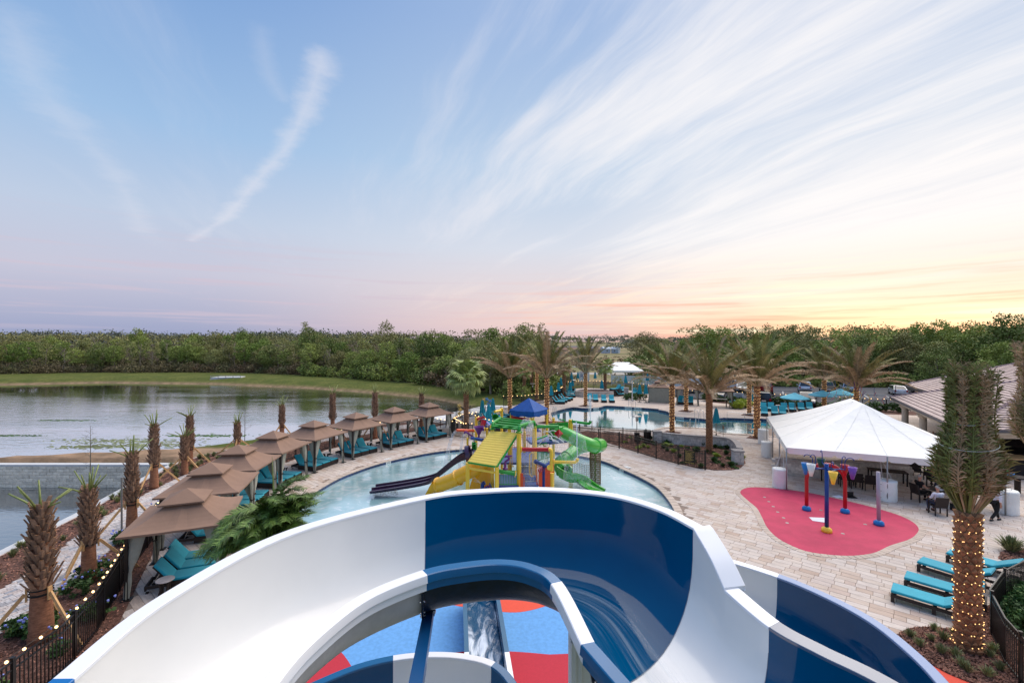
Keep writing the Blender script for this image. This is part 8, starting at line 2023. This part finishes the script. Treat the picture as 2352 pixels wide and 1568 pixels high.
# ------------------------------------------------------------------ far side: vinyl fence, tents, houses
vf = thing('vinyl_fence', 'long white vinyl fence in front of the far tent', 'fence', (24, 86, 0)); a, b_ = Vector((19.2, 88, 0)), Vector((40, 80.5, 0)); d = (b_-a).normalized(); n_ = int((b_-a).length/2.4)
for k in range(n_): p, q = a+d*(k*2.4+.07), a+d*(k*2.4+2.33); MB().bar(p+Vector((0, 0, 1.0)), q+Vector((0, 0, 1.0)), .04, 1.75).build('panel', M['white'], vf, world=True)
for k in range(n_+1): p = a+d*k*2.4; MB().box(p+Vector((0, 0, 1.0)), (.13, .13, 2.0), math.atan2(d.y, d.x)).build('post', M['white'], vf, world=True); MB().lathe([(.11, 0), (.001, .1)], p+Vector((0, 0, 2.0)), 4, a0=.785).build('post_cap', M['white'], vf, world=True)
def small_tent(x, y, w_, l_, rz, pk, ezz, rl, lb):
 t = thing('white_tent', lb, 'tent', (x, y, 0), rz); B = MB(); c = [Vector((-w_/2, -l_/2, ezz)), Vector((w_/2, -l_/2, ezz)), Vector((w_/2, l_/2, ezz)), Vector((-w_/2, l_/2, ezz))]; r1_, r2_ = Vector((-rl/2, 0, pk)), Vector((rl/2, 0, pk))
 B.add(c+[r1_, r2_], [(0, 1, 5, 4), (1, 2, 5), (2, 3, 4, 5), (3, 0, 4)]); B.build('roof', M['vinyl'], t); B = MB()
 for i in range(4): B.add([c[i], c[(i+1) % 4], c[(i+1) % 4]-Vector((0, 0, .35)), c[i]-Vector((0, 0, .35))], [(0, 3, 2, 1)])
 B.build('valance', M['vinyl'], t)
 for q in c: MB().tube([Vector((q.x, q.y, 0)), q], .05, 6).build('leg', M['alu'], t)
small_tent(22.6, 93.5, 7.6, 6, -.1, 4.15, 2.6, 2.7, 'white tent with a hipped roof behind the vinyl fence'); small_tent(43, 96, 9, 5, -.15, 2.9, 2.5, 3, 'low white marquee roof showing right of the vinyl fence behind palms')
def house(x, y, w_, l_, rz, h, rh, m_w, m_r, lb, win=3, name='mobile_home', cat='house'):
 t = thing(name, lb, cat, (x, y, 0), rz); MB().box((0, 0, h/2), (w_, l_, h)).build('wall', M[m_w], t); e = .4; B = MB()
 B.add([(-w_/2-e, -l_/2-e, h), (w_/2+e, -l_/2-e, h), (w_/2+e, l_/2+e, h), (-w_/2-e, l_/2+e, h), (-w_/2-e, 0, h+rh), (w_/2+e, 0, h+rh)], [(0, 1, 5, 4), (2, 3, 4, 5), (1, 2, 5), (3, 0, 4), (0, 3, 2, 1)]); B.build('roof', M[m_r], t)
 for k in range(win): o = MB().box((-w_/2+w_*(k+.5)/win, -l_/2-.03, h*.55), (1.0, .06, 1.1)).build('window', M['white'], t); MB().box((-w_/2+w_*(k+.5)/win, -l_/2-.07, h*.55), (.85, .03, .95)).build('pane', M['glass'], o)
M['roofgrey'] = mat('grey_shingle', (.42, .41, .43), .9, var=.1); M['roofbrown'] = mat('brown_shingle', (.52, .40, .34), .9, var=.1); M['siding'] = mat('pale_siding', (.72, .72, .72), .8, var=.05); M['siding2'] = mat('tan_siding', (.62, .55, .48), .8, var=.05); M['shedm'] = mat('pale_blue_shed', (.68, .73, .79), .6, var=.05)
for x, by, w_, rz, mw, mr_, lb in ((1303, 815, 20, .2, 'siding2', 'roofbrown', 'tan mobile home with a brown roof, leftmost of the far homes'), (1322, 808, 22, .1, 'siding', 'roofgrey', 'white mobile home with a grey roof behind the brown-roofed one'), (1331, 814, 9, -.3, 'siding', 'roofgrey', 'white gabled end of a home beside the lit palm fronds'), (1356, 809, 16, .1, 'siding2', 'roofgrey', 'low tan home with sliding doors left of the two sheds')):
 p = W(x, by); house(p.x, p.y, w_, 8, rz, 3.2, 1.6, mw, mr_, lb)
for x, lb in ((1391, 'pale blue shed with a wooden door, left of a pair'), (1414, 'pale blue barn-roofed shed, right of a pair')): p = W(x, 811); house(p.x, p.y, 5.2, 4.5, .3 if x < 1400 else -.5, 3.2, 1.5, 'shedm', 'shedm', lb, 1, 'garden_shed', 'shed')
for x, by, ty in ((1291.7, 815, 773), (1311, 815, 769), (1329, 812, 776), (1412, 806, 775), (1372, 812, 776)): p = W(x, by); t = thing('utility_pole', 'tall thin utility pole among the far homes', 'pole', p, group='utility poles among the far homes'); h = H-p.y*(ty-784)/FL; MB().lathe([(.16, 0), (.11, h)], n=6).build('shaft', M['wood'], t); MB().box((0, -.3, h), (.5, .8, .2)).build('lamp_head', M['alu'], t)
road = struct(MB().prism([(20, 150), (70, 143), (130, 146), (130, 152), (70, 149), (20, 157)], -.05, -.03, False).build('field_track', M['kerb']), 'pale gravel track crossing the field'); struct(MB().prism([(10, 118), (60, 112), (90, 118), (90, 126), (55, 120), (10, 124)], -.05, -.03, False).build('gravel_lane', M['kerb']), 'pale gravel lane behind the advertising board')
t = thing('footbridge', 'low white concrete culvert bridge with a rail on the far lake bank', 'bridge', (-66.3, 106.5, -.2), .12); MB().prism([(-3.2, -1.5), (3.4, -1.5), (3.0, 1.6), (-2.6, 1.6)], .0, .35).build('deck', M['conc'], t); MB().box((0, -1.6, -.45), (6.6, .25, .8)).build('headwall', M['conc'], t)
MB().bar((-3.2, -1.65, .75), (3.4, -1.65, .75), .08, .08).build('rail', M['alu'], t)
for k in range(5): MB().box((-3.1+k*1.6, -1.65, .4), (.08, .08, .8)).build('rail_post', M['alu'], t)
struct(MB().prism([(-12.5, 49.6), (-9, 45.5), (-6.8, 43.4), (-5.6, 44), (-6, 48), (-3.5, 50.8), (-2.5, 55), (.2, 59.5), (-3.5, 60), (-5.6, 56), (-8, 52.6)], -.6, .012, False).build('beach_sand', M['sand']), 'white sand beach at the lake corner behind the fence')

# ------------------------------------------------------------------ trees
def blob_crown(seed, rx, rz, ncl, per, leaf, trunk_h=1., shape=0.):
 """leaf clumps scattered through a crown volume: small tilted faces in loose clusters"""
 rr = random.Random(seed); B = MB(); cs = []
 for i in range(ncl):
  while True:
   x, y, z = rr.uniform(-1, 1), rr.uniform(-1, 1), rr.uniform(-1, 1); r2 = x*x+y*y+z*z
   if r2 < 1 and r2 > .10: break
  k = 1 - shape*max(0, z)*.6
  cs.append((x*rx*k*rr.uniform(.8, 1.08), y*rx*k*rr.uniform(.8, 1.08), z*rz, rr.uniform(.55, 1.1)*rx*.34, rr.random()))
 for cx, cy, cz, cr, tn in cs:
  for j in range(per):
   u, v, w_ = rr.gauss(0, 1), rr.gauss(0, 1), rr.gauss(0, .8); l_ = math.sqrt(u*u+v*v+w_*w_)+1e-6; q = cr*rr.uniform(.45, 1.1)
   c = Vector((cx+u/l_*q, cy+v/l_*q, cz+w_/l_*q*.75)); a = Vector((rr.gauss(0, 1), rr.gauss(0, 1), rr.gauss(0, .6))).normalized()*leaf*rr.uniform(.6, 1.3); b_ = a.orthogonal().normalized(); b_ = (b_*math.cos(j)+a.cross(b_).normalized()*math.sin(j)).normalized()*leaf*.55
   B.add([c-a, c+b_, c+a, c-b_], [(0, 1, 2, 3)], min(1, max(0, tn*.7+.3*rr.random())))
 return B
def trunk_mesh(seed, h, r, spread, nb=7, twig=False):
 rr = random.Random(seed); B = MB(); pts = [Vector((0, 0, -.2))];
 for i in range(1, 6): pts.append(Vector((rr.uniform(-.2, .2), rr.uniform(-.2, .2), h*i/5)))
 B.tube(pts, [r*(1-.14*i) for i in range(6)], 6)
 for k in range(nb):
  f = .35+.6*k/nb; b0 = pts[int(f*5)].lerp(pts[min(5, int(f*5)+1)], f*5 % 1); a = rr.random()*6.28; L = spread*rr.uniform(.6, 1.1)*(1.2-f*.5); d = Vector((math.cos(a), math.sin(a), rr.uniform(.6, 1.2))).normalized()
  m_ = b0+d*L*.5+Vector((0, 0, .15)); e_ = b0+d*L+Vector((0, 0, .5)); B.tube([b0, m_, e_], [r*.45, r*.28, r*.1], 4, cap=False)
  for _ in range(5 if twig else 2):
   s0_ = b0.lerp(e_, rr.uniform(.35, .95)); dd = Vector((rr.gauss(0, 1), rr.gauss(0, 1), rr.uniform(.2, 1.2))).normalized(); B.tube([s0_, s0_+dd*L*.35], [r*.14, r*.03], 3, cap=False)
   if twig:
    for _ in range(3): d3 = (dd+Vector((rr.gauss(0, .6), rr.gauss(0, .6), rr.gauss(0, .4)))).normalized(); q0 = s0_+dd*L*rr.uniform(.1, .3); B.tube([q0, q0+d3*L*.25], [r*.07, r*.02], 3, cap=False)
 return B
TR = {}
def tree_kind(key, seed, rx, rz, ncl, per, leaf, h, tr, leafm, crown_z, twig=False, label=''):
 crown_me = blob_crown(seed, rx, rz, ncl, per, leaf, shape=.5).mesh('crown') if ncl else None
 tm = trunk_mesh(seed+50, h*(.72 if ncl else .9), tr, rx*.75, 7 if ncl else 12, twig).mesh('trunk')
 TR[key] = (crown_me, tm, leafm, crown_z)
H0 = 9.0
for k in range(4): tree_kind(('wood', k), 200+k, 2.5, 3.6, 70, 40, .165, H0, .16, 'leafA', 5.6)
for k in range(3): tree_kind(('olive', k), 240+k, 2.3, 3.6, 44, 30, .15, H0, .14, 'leafB', 5.6)
for k in range(3): tree_kind(('dense', k), 260+k, 3.4, 3.6, 100, 46, .17, H0, .22, 'leafC', 4.8)
for k in range(2): tree_kind(('round', k), 280+k, 3.3, 3.1, 115, 46, .16, 8, .2, 'leafA', 4.4)
for k in range(2): tree_kind(('bare', k), 290+k, 2.4, 3, 0, 0, 0, H0, .15, 'leafA', 0, True)
for k in range(3): tree_kind(('shrub', k), 300+k, 2.1, 1.35, 42, 22, .18, 1.6, .08, 'leafA', 1.1)
for k in range(2): tree_kind(('brown', k), 310+k, 2.4, 1.1, 40, 22, .17, 1.4, .06, 'brush', .9)
LB = {'wood': 'slender light green tree', 'olive': 'thin olive-leaved tree', 'dense': 'dense dark-crowned tree', 'round': 'full round-crowned green tree', 'bare': 'leafless pale grey tree', 'shrub': 'low rounded green shrub', 'brown': 'brown winter-dry shrub'}
ntree = [0]
def tree(key, x, y, s_, where, sz=None, z=-.05):
 cr, tm, lm, cz = TR[key]; kd = key[0]; ntree[0] += 1
 nm = {'shrub': 'shrub', 'brown': 'shrub', 'bare': 'bare_tree', 'dense': 'dense_tree', 'round': 'round_tree', 'wood': 'woodland_tree', 'olive': 'olive_tree'}[kd]
 t = thing(nm, f'{LB[kd]} {where}', 'shrub' if kd in ('shrub', 'brown') else 'tree', (x, y, z), rnd.random()*6.28, group=f'{LB[kd]}s {where}')
 t.scale = (s_*rnd.uniform(.9, 1.1), s_*rnd.uniform(.9, 1.1), sz or s_)
 if cr:
  mm = lm
  if kd == 'shrub' and rnd.random() < .3: mm = 'leafC'
  if kd in ('dense', 'round') and rnd.random() < .45: mm = 'leafB'
  kk = (id(cr), mm)
  if kk not in pm: c = cr.copy(); c.materials.append(M[mm]); pm[kk] = c
  obj('crown', pm[kk], None, t, (0, 0, cz))
 obj('trunk', tm, M['twig'], t)
def edge_x(pts, x):
 for (x0, y0), (x1, y1) in zip(pts, pts[1:]):
  if x0 <= x <= x1: return y0+(y1-y0)*(x-x0)/(x1-x0)
 return pts[0][1] if x < pts[0][0] else pts[-1][1]
EDGE = [(-330, 118), (-190, 120), (-135, 120), (-115, 127), (-82, 127), (-66, 122), (-52.6, 115.5), (-32.6, 104.5), (-15.4, 91.4), (-9, 84.5), (-5.9, 80), (.8, 74), (3.8, 72)]
W1 = 'at the front of the wood beyond the lake'; W2 = 'inside the wood beyond the lake'; W3 = 'in the thicket between the lake and the terrace'; W4 = 'in the wood behind the car park'
x = -175.
while x < 2.5:
 y = edge_x(EDGE, x); right = x > -45
 kd = rnd.choices(['wood', 'olive', 'dense', 'round', 'bare'], [5, 3, 1, .4, 2.0] if not right else [1.3, 1, 1.6, 4.2, .8])[0]; n_ = sum(1 for k in TR if k[0] == kd)
 s_ = rnd.uniform(.82, 1.05)*(1.02 if not right else .98); tree((kd, rnd.randrange(n_)), x, y+rnd.uniform(1.5, 5), s_, W1 if not right else W3, sz=s_*rnd.uniform(.88, 1.08)*(.98 if x < -60 else .92 if x < -20 else .80))
 x += rnd.uniform(2.2, 3.6)*(1 if x > -110 else 1.4)
for row, (dy, st_) in enumerate(((9, 3.8), (15, 4.6))):
 x = -170.
 while x < 4:
  y = edge_x(EDGE, x)+dy; kd = rnd.choices(['wood', 'olive', 'dense', 'bare'], [5, 4, 2, .7])[0]; n_ = sum(1 for k in TR if k[0] == kd); s_ = rnd.uniform(.95, 1.2); tree((kd, rnd.randrange(n_)), x, y+rnd.uniform(-2, 3), s_, W2, sz=s_*rnd.uniform(.88, 1.12)*(1.03 if x < -20 else .98)*(1.2 if rnd.random() < .14 else 1)); x += rnd.uniform(.8, 1.2)*st_*(1 if x > -100 else 1.5)
x = -150.
while x < 3.5:
 y = edge_x(EDGE, x); kd = 'brown' if x < -60 or rnd.random() < .3 else 'shrub'; n_ = sum(1 for k in TR if k[0] == kd); tree((kd, rnd.randrange(n_)), x, y+rnd.uniform(-1.5, 1.0), rnd.uniform(.8, 1.3)*(1 if x < -40 else 1.25), 'at the foot of the wood beyond the lake'); x += rnd.uniform(2.0, 3.4)*(1.5 if x < -90 else 1)
# thicket sloping down right of the lake
for x, y, s_, kd in [(-3.5, 74, 1.1, 'round'), (1.5, 70.5, .8, 'shrub'), (4.0, 73, .9, 'shrub'), (-.5, 69.5, 1.0, 'shrub'), (5.8, 79, 1.2, 'shrub'), (2.5, 79, 1.4, 'shrub'), (-1.5, 77, .95, 'round'), (-6.5, 78, 1., 'round'), (6.5, 86, 1.5, 'shrub'), (9, 90, 1.2, 'brown'), (2, 86, .95, 'dense'), (3.5, 92, .9, 'olive'), (5.5, 97, 1.1, 'round'), (9, 100, .9, 'shrub'), (12, 96, .9, 'brown'), (1.8, 66.5, .75, 'shrub'), (-8.5, 82.5, .9, 'round'), (4.9, 68.5, .6, 'brown'), (7.6, 75.5, .8, 'shrub')]:
 n_ = sum(1 for k in TR if k[0] == kd); tree((kd, rnd.randrange(n_)), x, y, s_, W3)
# two taller crowns against the sky, left of centre
tree(('dense', 0), 1.6, 98, 1.35, 'standing tallest above the thicket left of the far homes', sz=1.42); tree(('olive', 1), 5.5, 100, 1.35, 'with a gappy top beside the tallest crown of the thicket', sz=1.42)
# lone oaks and the wood to the right
for x, by, ty, kd, rxs in ((1483, 838, 762, 'dense', 1.9), (1500, 850, 790, 'dense', 1.1), (1462, 862, 815, 'shrub', 1.6), (1536, 845, 776, 'olive', 1.3), (1566, 850, 772, 'wood', 1.3), (1600, 852, 762, 'dense', 1.6), (1640, 862, 768, 'dense', 1.3), (1440, 850, 838, 'shrub', .9), (1395, 846, 830, 'shrub', .8), (1520, 862, 812, 'shrub', 1.3), (1560, 866, 815, 'shrub', 1.3)):
 p = W(x, by); h = H-p.y*(ty-784)/FL; hh = {'dense': 8.6, 'olive': 9.3, 'wood': 9.3, 'shrub': 2.6}[kd]; tree((kd, 0), p.x, p.y, rxs*(1 if kd != 'shrub' else h/hh*.8), 'standing alone in the field behind the pool', sz=h/hh)
x = 44.
while x < 125:
 y = 90-(x-50)*.06; kd = rnd.choices(['dense', 'round', 'wood', 'olive', 'bare'], [3.4, 2.4, 2, 1.6, .6])[0]; n_ = sum(1 for k in TR if k[0] == kd); s_ = rnd.uniform(.95, 1.2); tree((kd, rnd.randrange(n_)), x, y+rnd.uniform(-1, 3), s_, W4, sz=s_*rnd.uniform(.95, 1.1)); x += rnd.uniform(2.4, 3.8)
for dy in (7, 15):
 x = 46.
 while x < 140:
  kd = rnd.choices(['dense', 'wood', 'olive'], [3, 3, 3])[0]; n_ = sum(1 for k in TR if k[0] == kd); s_ = rnd.uniform(1.1, 1.35); tree((kd, rnd.randrange(n_)), x, 92+dy+rnd.uniform(-2, 2)-(x-50)*.06, s_, W4, sz=s_*(1.03+.12*(x > 85))); x += rnd.uniform(3.2, 4.8)
x = 46.
while x < 96:
 tree(('shrub', rnd.randrange(3)), x, 86.5-(x-50)*.08+rnd.uniform(-1, 1), rnd.uniform(.9, 1.4), 'along the back edge of the car park'); x += rnd.uniform(2.2, 3.2)
tree(('dense', 1), 89.5, 82, 1.35, 'standing tallest at the right above the tiled roof', sz=1.62); tree(('round', 1), 84, 78, 1.1, 'rounded beside the tallest tree above the tiled roof'); tree(('round', 0), 96, 80, 1.1, 'at the far right above the tiled roof')
for x, y in ((70, 72), (75, 74), (79, 71), (84, 70), (73, 67), (66, 66)): tree((rnd.choice(['round', 'dense', 'shrub']), 0), x, y+3, rnd.uniform(.7, .95), 'between the car park and the tiled roof')
# far treeline as one mass, and the deep wood behind the first rows
def mass(name, lb, cells, m, leafs=26, leaf=.8, seed=1):
 rs = np.random.RandomState(seed); V_, T_ = [], []
 for (x, y, s_, h) in cells:
  n_ = leafs; u = rs.normal(size=(n_, 3)); u /= np.linalg.norm(u, axis=1)[:, None]; u[:, 2] = np.abs(u[:, 2])*rs.uniform(.2, 1.0, n_); c = np.array([x, y, h-s_*.75]) + u*np.array([s_, s_, s_*.8])*rs.uniform(.75, 1.08, (n_, 1))
  a = rs.normal(size=(n_, 3)); a /= np.linalg.norm(a, axis=1)[:, None]; b_ = np.cross(a, rs.normal(size=(n_, 3))); b_ /= np.linalg.norm(b_, axis=1)[:, None]; a *= leaf*rs.uniform(.6, 1.3, (n_, 1)); b_ *= leaf*.6
  V_.append(np.stack([c-a, c+b_, c+a, c-b_], 1).reshape(-1, 3)); T_.append(np.clip(rs.rand()*.6+rs.rand(n_)*.4, 0, 1))
 V_ = np.concatenate(V_); F_ = np.arange(len(V_)).reshape(-1, 4); me = bpy.data.meshes.new(name); me.from_pydata(V_.tolist(), [], F_.tolist()); me.update(); at = me.attributes.new('tone', 'FLOAT', 'FACE'); at.data.foreach_set('value', np.concatenate(T_))
 o = obj(name, me, M[m], None, kind='stuff'); o['label'] = lb; return o
cells = []
for dy, st_, hh in ((22, 3.6, 10.6), (30, 4.2, 11.0), (42, 5, 11.6)):
 x = -260.
 while x < 6: cells.append((x+rnd.uniform(-1, 1), edge_x(EDGE, max(-170, x))+dy+rnd.uniform(-2, 2), rnd.uniform(2.2, 3.6), hh*rnd.uniform(.86, 1.08))); x += st_*rnd.uniform(.6, 1.1)
for dy, st_, hh in ((24, 3.6, 12.2), (34, 4.2, 13)):
 x = 48.
 while x < 190: cells.append((x, 92+dy-(x-50)*.06, rnd.uniform(2.4, 3.6), hh*rnd.uniform(.86, 1.06))); x += st_*rnd.uniform(.6, 1.1)
mass('deep_wood', 'deep mixed wood behind the first rows of trees', cells, 'leafB', 90, .28, 3)
cells = []
for y0, st_, hh in ((300, 6, 9.5), (345, 7, 11.5), (400, 8, 13.6), (470, 9, 15.)):
 x = -60.
 while x < 560:
  if not (y0 < 390 and 30 < x < 66 + (y0-300)*.5): cells.append((x, y0+rnd.uniform(-8, 8)+(0 if x < 150 else (x-150)*-.1), rnd.uniform(4.2, 7.5), hh*rnd.uniform(.80, 1.10)))
  x += st_*rnd.uniform(.55, 1.0)
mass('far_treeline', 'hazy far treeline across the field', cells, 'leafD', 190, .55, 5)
uc = []
for dy in (3.5, 7, 11, 16):
 x = -180.
 while x < 5: uc.append((x, edge_x(EDGE, x)+dy+rnd.uniform(-1.2, 1.2), rnd.uniform(1.0, 1.7), rnd.uniform(1.6, 3.4))); x += rnd.uniform(1.3, 2.4)
for dy in (0, 4, 9, 14):
 x = 43.
 while x < 130: uc.append((x, 90.5+dy-(x-50)*.06, rnd.uniform(1.2, 2), rnd.uniform(2., 4.4))); x += rnd.uniform(1.5, 2.6)
mass('undergrowth', 'dark tangled undergrowth between the trunks of the woods', uc, 'brush', 60, .30, 12)
cells = [(rnd.uniform(-400, -60), rnd.uniform(190, 330), rnd.uniform(4, 7), rnd.uniform(11, 14.5)) for _ in range(500)]
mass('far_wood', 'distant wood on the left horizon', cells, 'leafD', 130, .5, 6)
cells = [(rnd.uniform(14, 110), rnd.uniform(105, 230), rnd.uniform(.5, 1.6), rnd.uniform(.5, 1.6)) for _ in range(420)]
mass('field_scrub', 'low scattered scrub in the field', cells, 'brush', 26, .28, 8)

# ------------------------------------------------------------------ small planting
def tuft_mesh(seed, n, h, spread, w_=.012, droop=.3):
 rr = random.Random(seed); B = MB()
 for i in range(n):
  a = rr.random()*6.28; e = rr.uniform(.1, 1.0)*spread; L = h*rr.uniform(.6, 1.1); b0 = Vector((math.cos(a)*e*.25, math.sin(a)*e*.25, 0)); tip = b0+Vector((math.cos(a)*e, math.sin(a)*e, L*(1-.3*e/spread))); s_ = Vector((-math.sin(a), math.cos(a), 0))*w_; m_ = b0.lerp(tip, .55)+Vector((0, 0, L*.12))
  B.add([b0-s_, b0+s_, m_+s_, m_-s_, tip], [(0, 1, 2, 3), (3, 2, 4)], rr.random())
 return B.mesh('blades')
TUF = [tuft_mesh(k, 90, .36, .22) for k in range(3)]; BSH = [tuft_mesh(20+k, 240, .42, .34, .016) for k in range(3)]
leafy = []
for k in range(3):
 B = blob_crown(400+k, .34, .24, 26, 16, .055); leafy.append(B.mesh('leaves'))
def plant(name, me_, m, x, y, s_, lb, cat, grp, z=.035, pn='blades', flowers=0):
 t = thing(name, lb, cat, (x, y, z), rnd.random()*6, group=grp); t.scale = (s_,)*3; kk = (id(me_), m)
 if kk not in pm: c = me_.copy(); c.materials.append(M[m]); pm[kk] = c
 obj(pn, pm[kk], None, t, (0, 0, 0 if pn == 'blades' else .2))
 for i in range(flowers): MB().sphere((rnd.uniform(-.3, .3), rnd.uniform(-.3, .3), .36+rnd.uniform(0, .12)), .035, 5).build('flower', M['flower'], t)
k = 0
while k < 90:
 y = rnd.uniform(10.5, 36); x = rnd.uniform(-23, -13)
 if not inpoly(x, y, MULCH_L) or inpoly(x, y, offset(pathpoly, .2) if False else pathpoly): continue
 # only between the canal kerb and the path
 c = min(PATHC, key=lambda p: abs(p.y-y))
 if x > c.x - 1.0: continue
 k += 1; plant('grass_tuft', rnd.choice(TUF), 'tuft', x, y, rnd.uniform(.7, 1.15), 'small grass tuft in the bark mulch beside the canal', 'grass tuft', 'grass tufts between the canal and the path')
k = 0
while k < 44:
 y = rnd.uniform(10., 30); f_ = min(PATHC, key=lambda p: abs(p.y-y)); fx_ = min(F1, key=lambda p: abs(p[1]-y))[0]; x = rnd.uniform(f_.x+1.1, fx_-.25)
 k += 1; plant('flowering_shrub', rnd.choice(leafy), 'shrub', x, y, rnd.uniform(.7, 1.25), 'low shrub with pale blue flowers between the path and the fence', 'shrub', 'blue-flowered shrubs along the fence', pn='leaves', flowers=rnd.randint(3, 8))
for x, y in ((380, 1085), (480, 1180), (610, 1120), (720, 1260), (865, 1290), (930, 1400), (1240, 1300), (1280, 1240), (640, 1010), (1220, 1510), (740, 1110), (1000, 1460), (860, 1060), (1350, 1440)):
 p = W(*cG(x, y)); plant('grass_tuft', rnd.choice(TUF), 'tuft', p.x, p.y, rnd.uniform(.6, .85), 'wispy grass tuft in the mulch round the lit tied palm', 'grass tuft', 'grass tufts round the tied palm')
p = W(*cG(1530, 175)); plant('grass_tuft', BSH[0], 'tuft', p.x, p.y+.2, 1.5, 'large grass clump in the small bed behind the loungers', 'grass tuft', None)
for x, y in ((1560, 640), (1530, 760), (1510, 900), (1590, 830), (1600, 980), (1560, 700), (1640, 900)): p = W(*cG(x, y+60)); plant('leafy_shrub', rnd.choice(leafy), 'shrub', p.x, p.y, rnd.uniform(1.2, 1.7), 'dark green shrub behind the corner fence', 'shrub', 'dark shrubs behind the corner fence', pn='leaves')
k = 0
while k < 62:
 x, y = rnd.uniform(3, 17.5), rnd.uniform(29.2, 39.5)
 if not inpoly(x, y, BED_C): continue
 k += 1; plant('leafy_plant', rnd.choice(leafy if rnd.random() < .5 else BSH), 'shrub' if rnd.random() < .75 else 'lime', x, y, rnd.uniform(.6, 1.0), 'young green plant in the planter mulch bed', 'plant', 'young plants in the planter bed', pn='leaves' if False else 'blades')
for x, y in ((1440, 968), (1490, 955), (1530, 975), (1420, 985), (1470, 985), (1560, 960), (1400, 975)): p = W(*cJ(x, y+20)); plant('lime_shrub', rnd.choice(BSH), 'lime', p.x, p.y, rnd.uniform(2., 2.6), 'yellow-green spiky shrub beside the lit palm by the car park', 'shrub', 'yellow-green shrubs by the car park fence')
for i in range(26): p0 = Vector((27.5, 64.8, 0)).lerp(Vector((46, 54.2, 0)), i/25); plant('hedge_shrub', rnd.choice(leafy), 'shrub', p0.x, p0.y-.5, rnd.uniform(1.4, 2.6), 'small upright shrub along the car park fence', 'shrub', 'shrubs along the car park fence', pn='leaves')
for x, y in ((270, 900), (310, 890), (350, 905), (400, 895), (440, 900)): p = W(*cJ(x, y+10)); plant('low_shrub', rnd.choice(leafy), 'shrub', p.x, p.y, rnd.uniform(1.6, 2.4), 'low green shrub at the foot of the white pole', 'shrub', 'shrubs round the white pole', pn='leaves')
struct(MB().prism([(29, 66), (46.5, 55.3), (62, 51), (60, 47.5), (47, 51.5), (38, 54), (29.5, 60.5), (27.2, 63.5)], .002, .02, False).build('fence_mulch_bed', M['mulch']), 'mulch strip along the car park fence')
for (x, Y, h) in ((1465, 72, 3.6), (1500, 74, 3.2), (1420, 74, 3.0), (1714, 66, 3.0), (1950, 56, 3.2)):
 X = (x-1176)*Y/FL; s_ = h/9.3; tree(('olive', int(x) % 3), X, Y, s_*1.25, 'young and airy beside the terrace fence', sz=s_)
# streamers in the wide palm
t = thing('streamers', 'coloured foil streamers tangled in the wide palm behind the tent', 'streamers', (36.5, 47.5, 4))
for k in range(34):
 m_ = ['blue', 'red', 'yellow', 'green', 'purple2'][k % 5]; x, y, z = rnd.uniform(-3, 2.2), rnd.uniform(-1.4, 1), rnd.uniform(-1.6, 1.1); pts = catmull([Vector((x, y, z)), Vector((x+rnd.uniform(-.4, .4), y, z-.4)), Vector((x+rnd.uniform(-.6, .6), y, z-.9))], 3); B = MB()
 for a_, b2 in zip(pts, pts[1:]): B.bar(a_, b2, .05, .01)
 B.build('ribbon', M[m_], t)
# weed rafts on the lake
for k, (x, y, w_, h_) in enumerate(((290, 1012, 1.0, 1), (330, 1022, .9, 1), (205, 1026, .6, .6), (760, 996, .8, .7), (470, 1000, .7, .6), (20, 1000, .5, .4), (150, 965, .5, .3))):
 p = W(x, y, -1.095); B = MB()
 for j in range(int(260*w_)):
  q = Vector((rnd.gauss(0, 3.0*w_), rnd.gauss(0, .55*h_), 0)) + p; r_ = rnd.uniform(.03, .16); B.lathe([(r_, 0), (r_*.6, .02)], (q.x, q.y, -1.095), 5, sx=rnd.uniform(1, 2.4), tone=rnd.random())
 o = B.build('water_weed', M['tuft'] if k < 4 else M['shrub'], None, kind='stuff'); o['label'] = 'raft of dark weed floating on the lake'
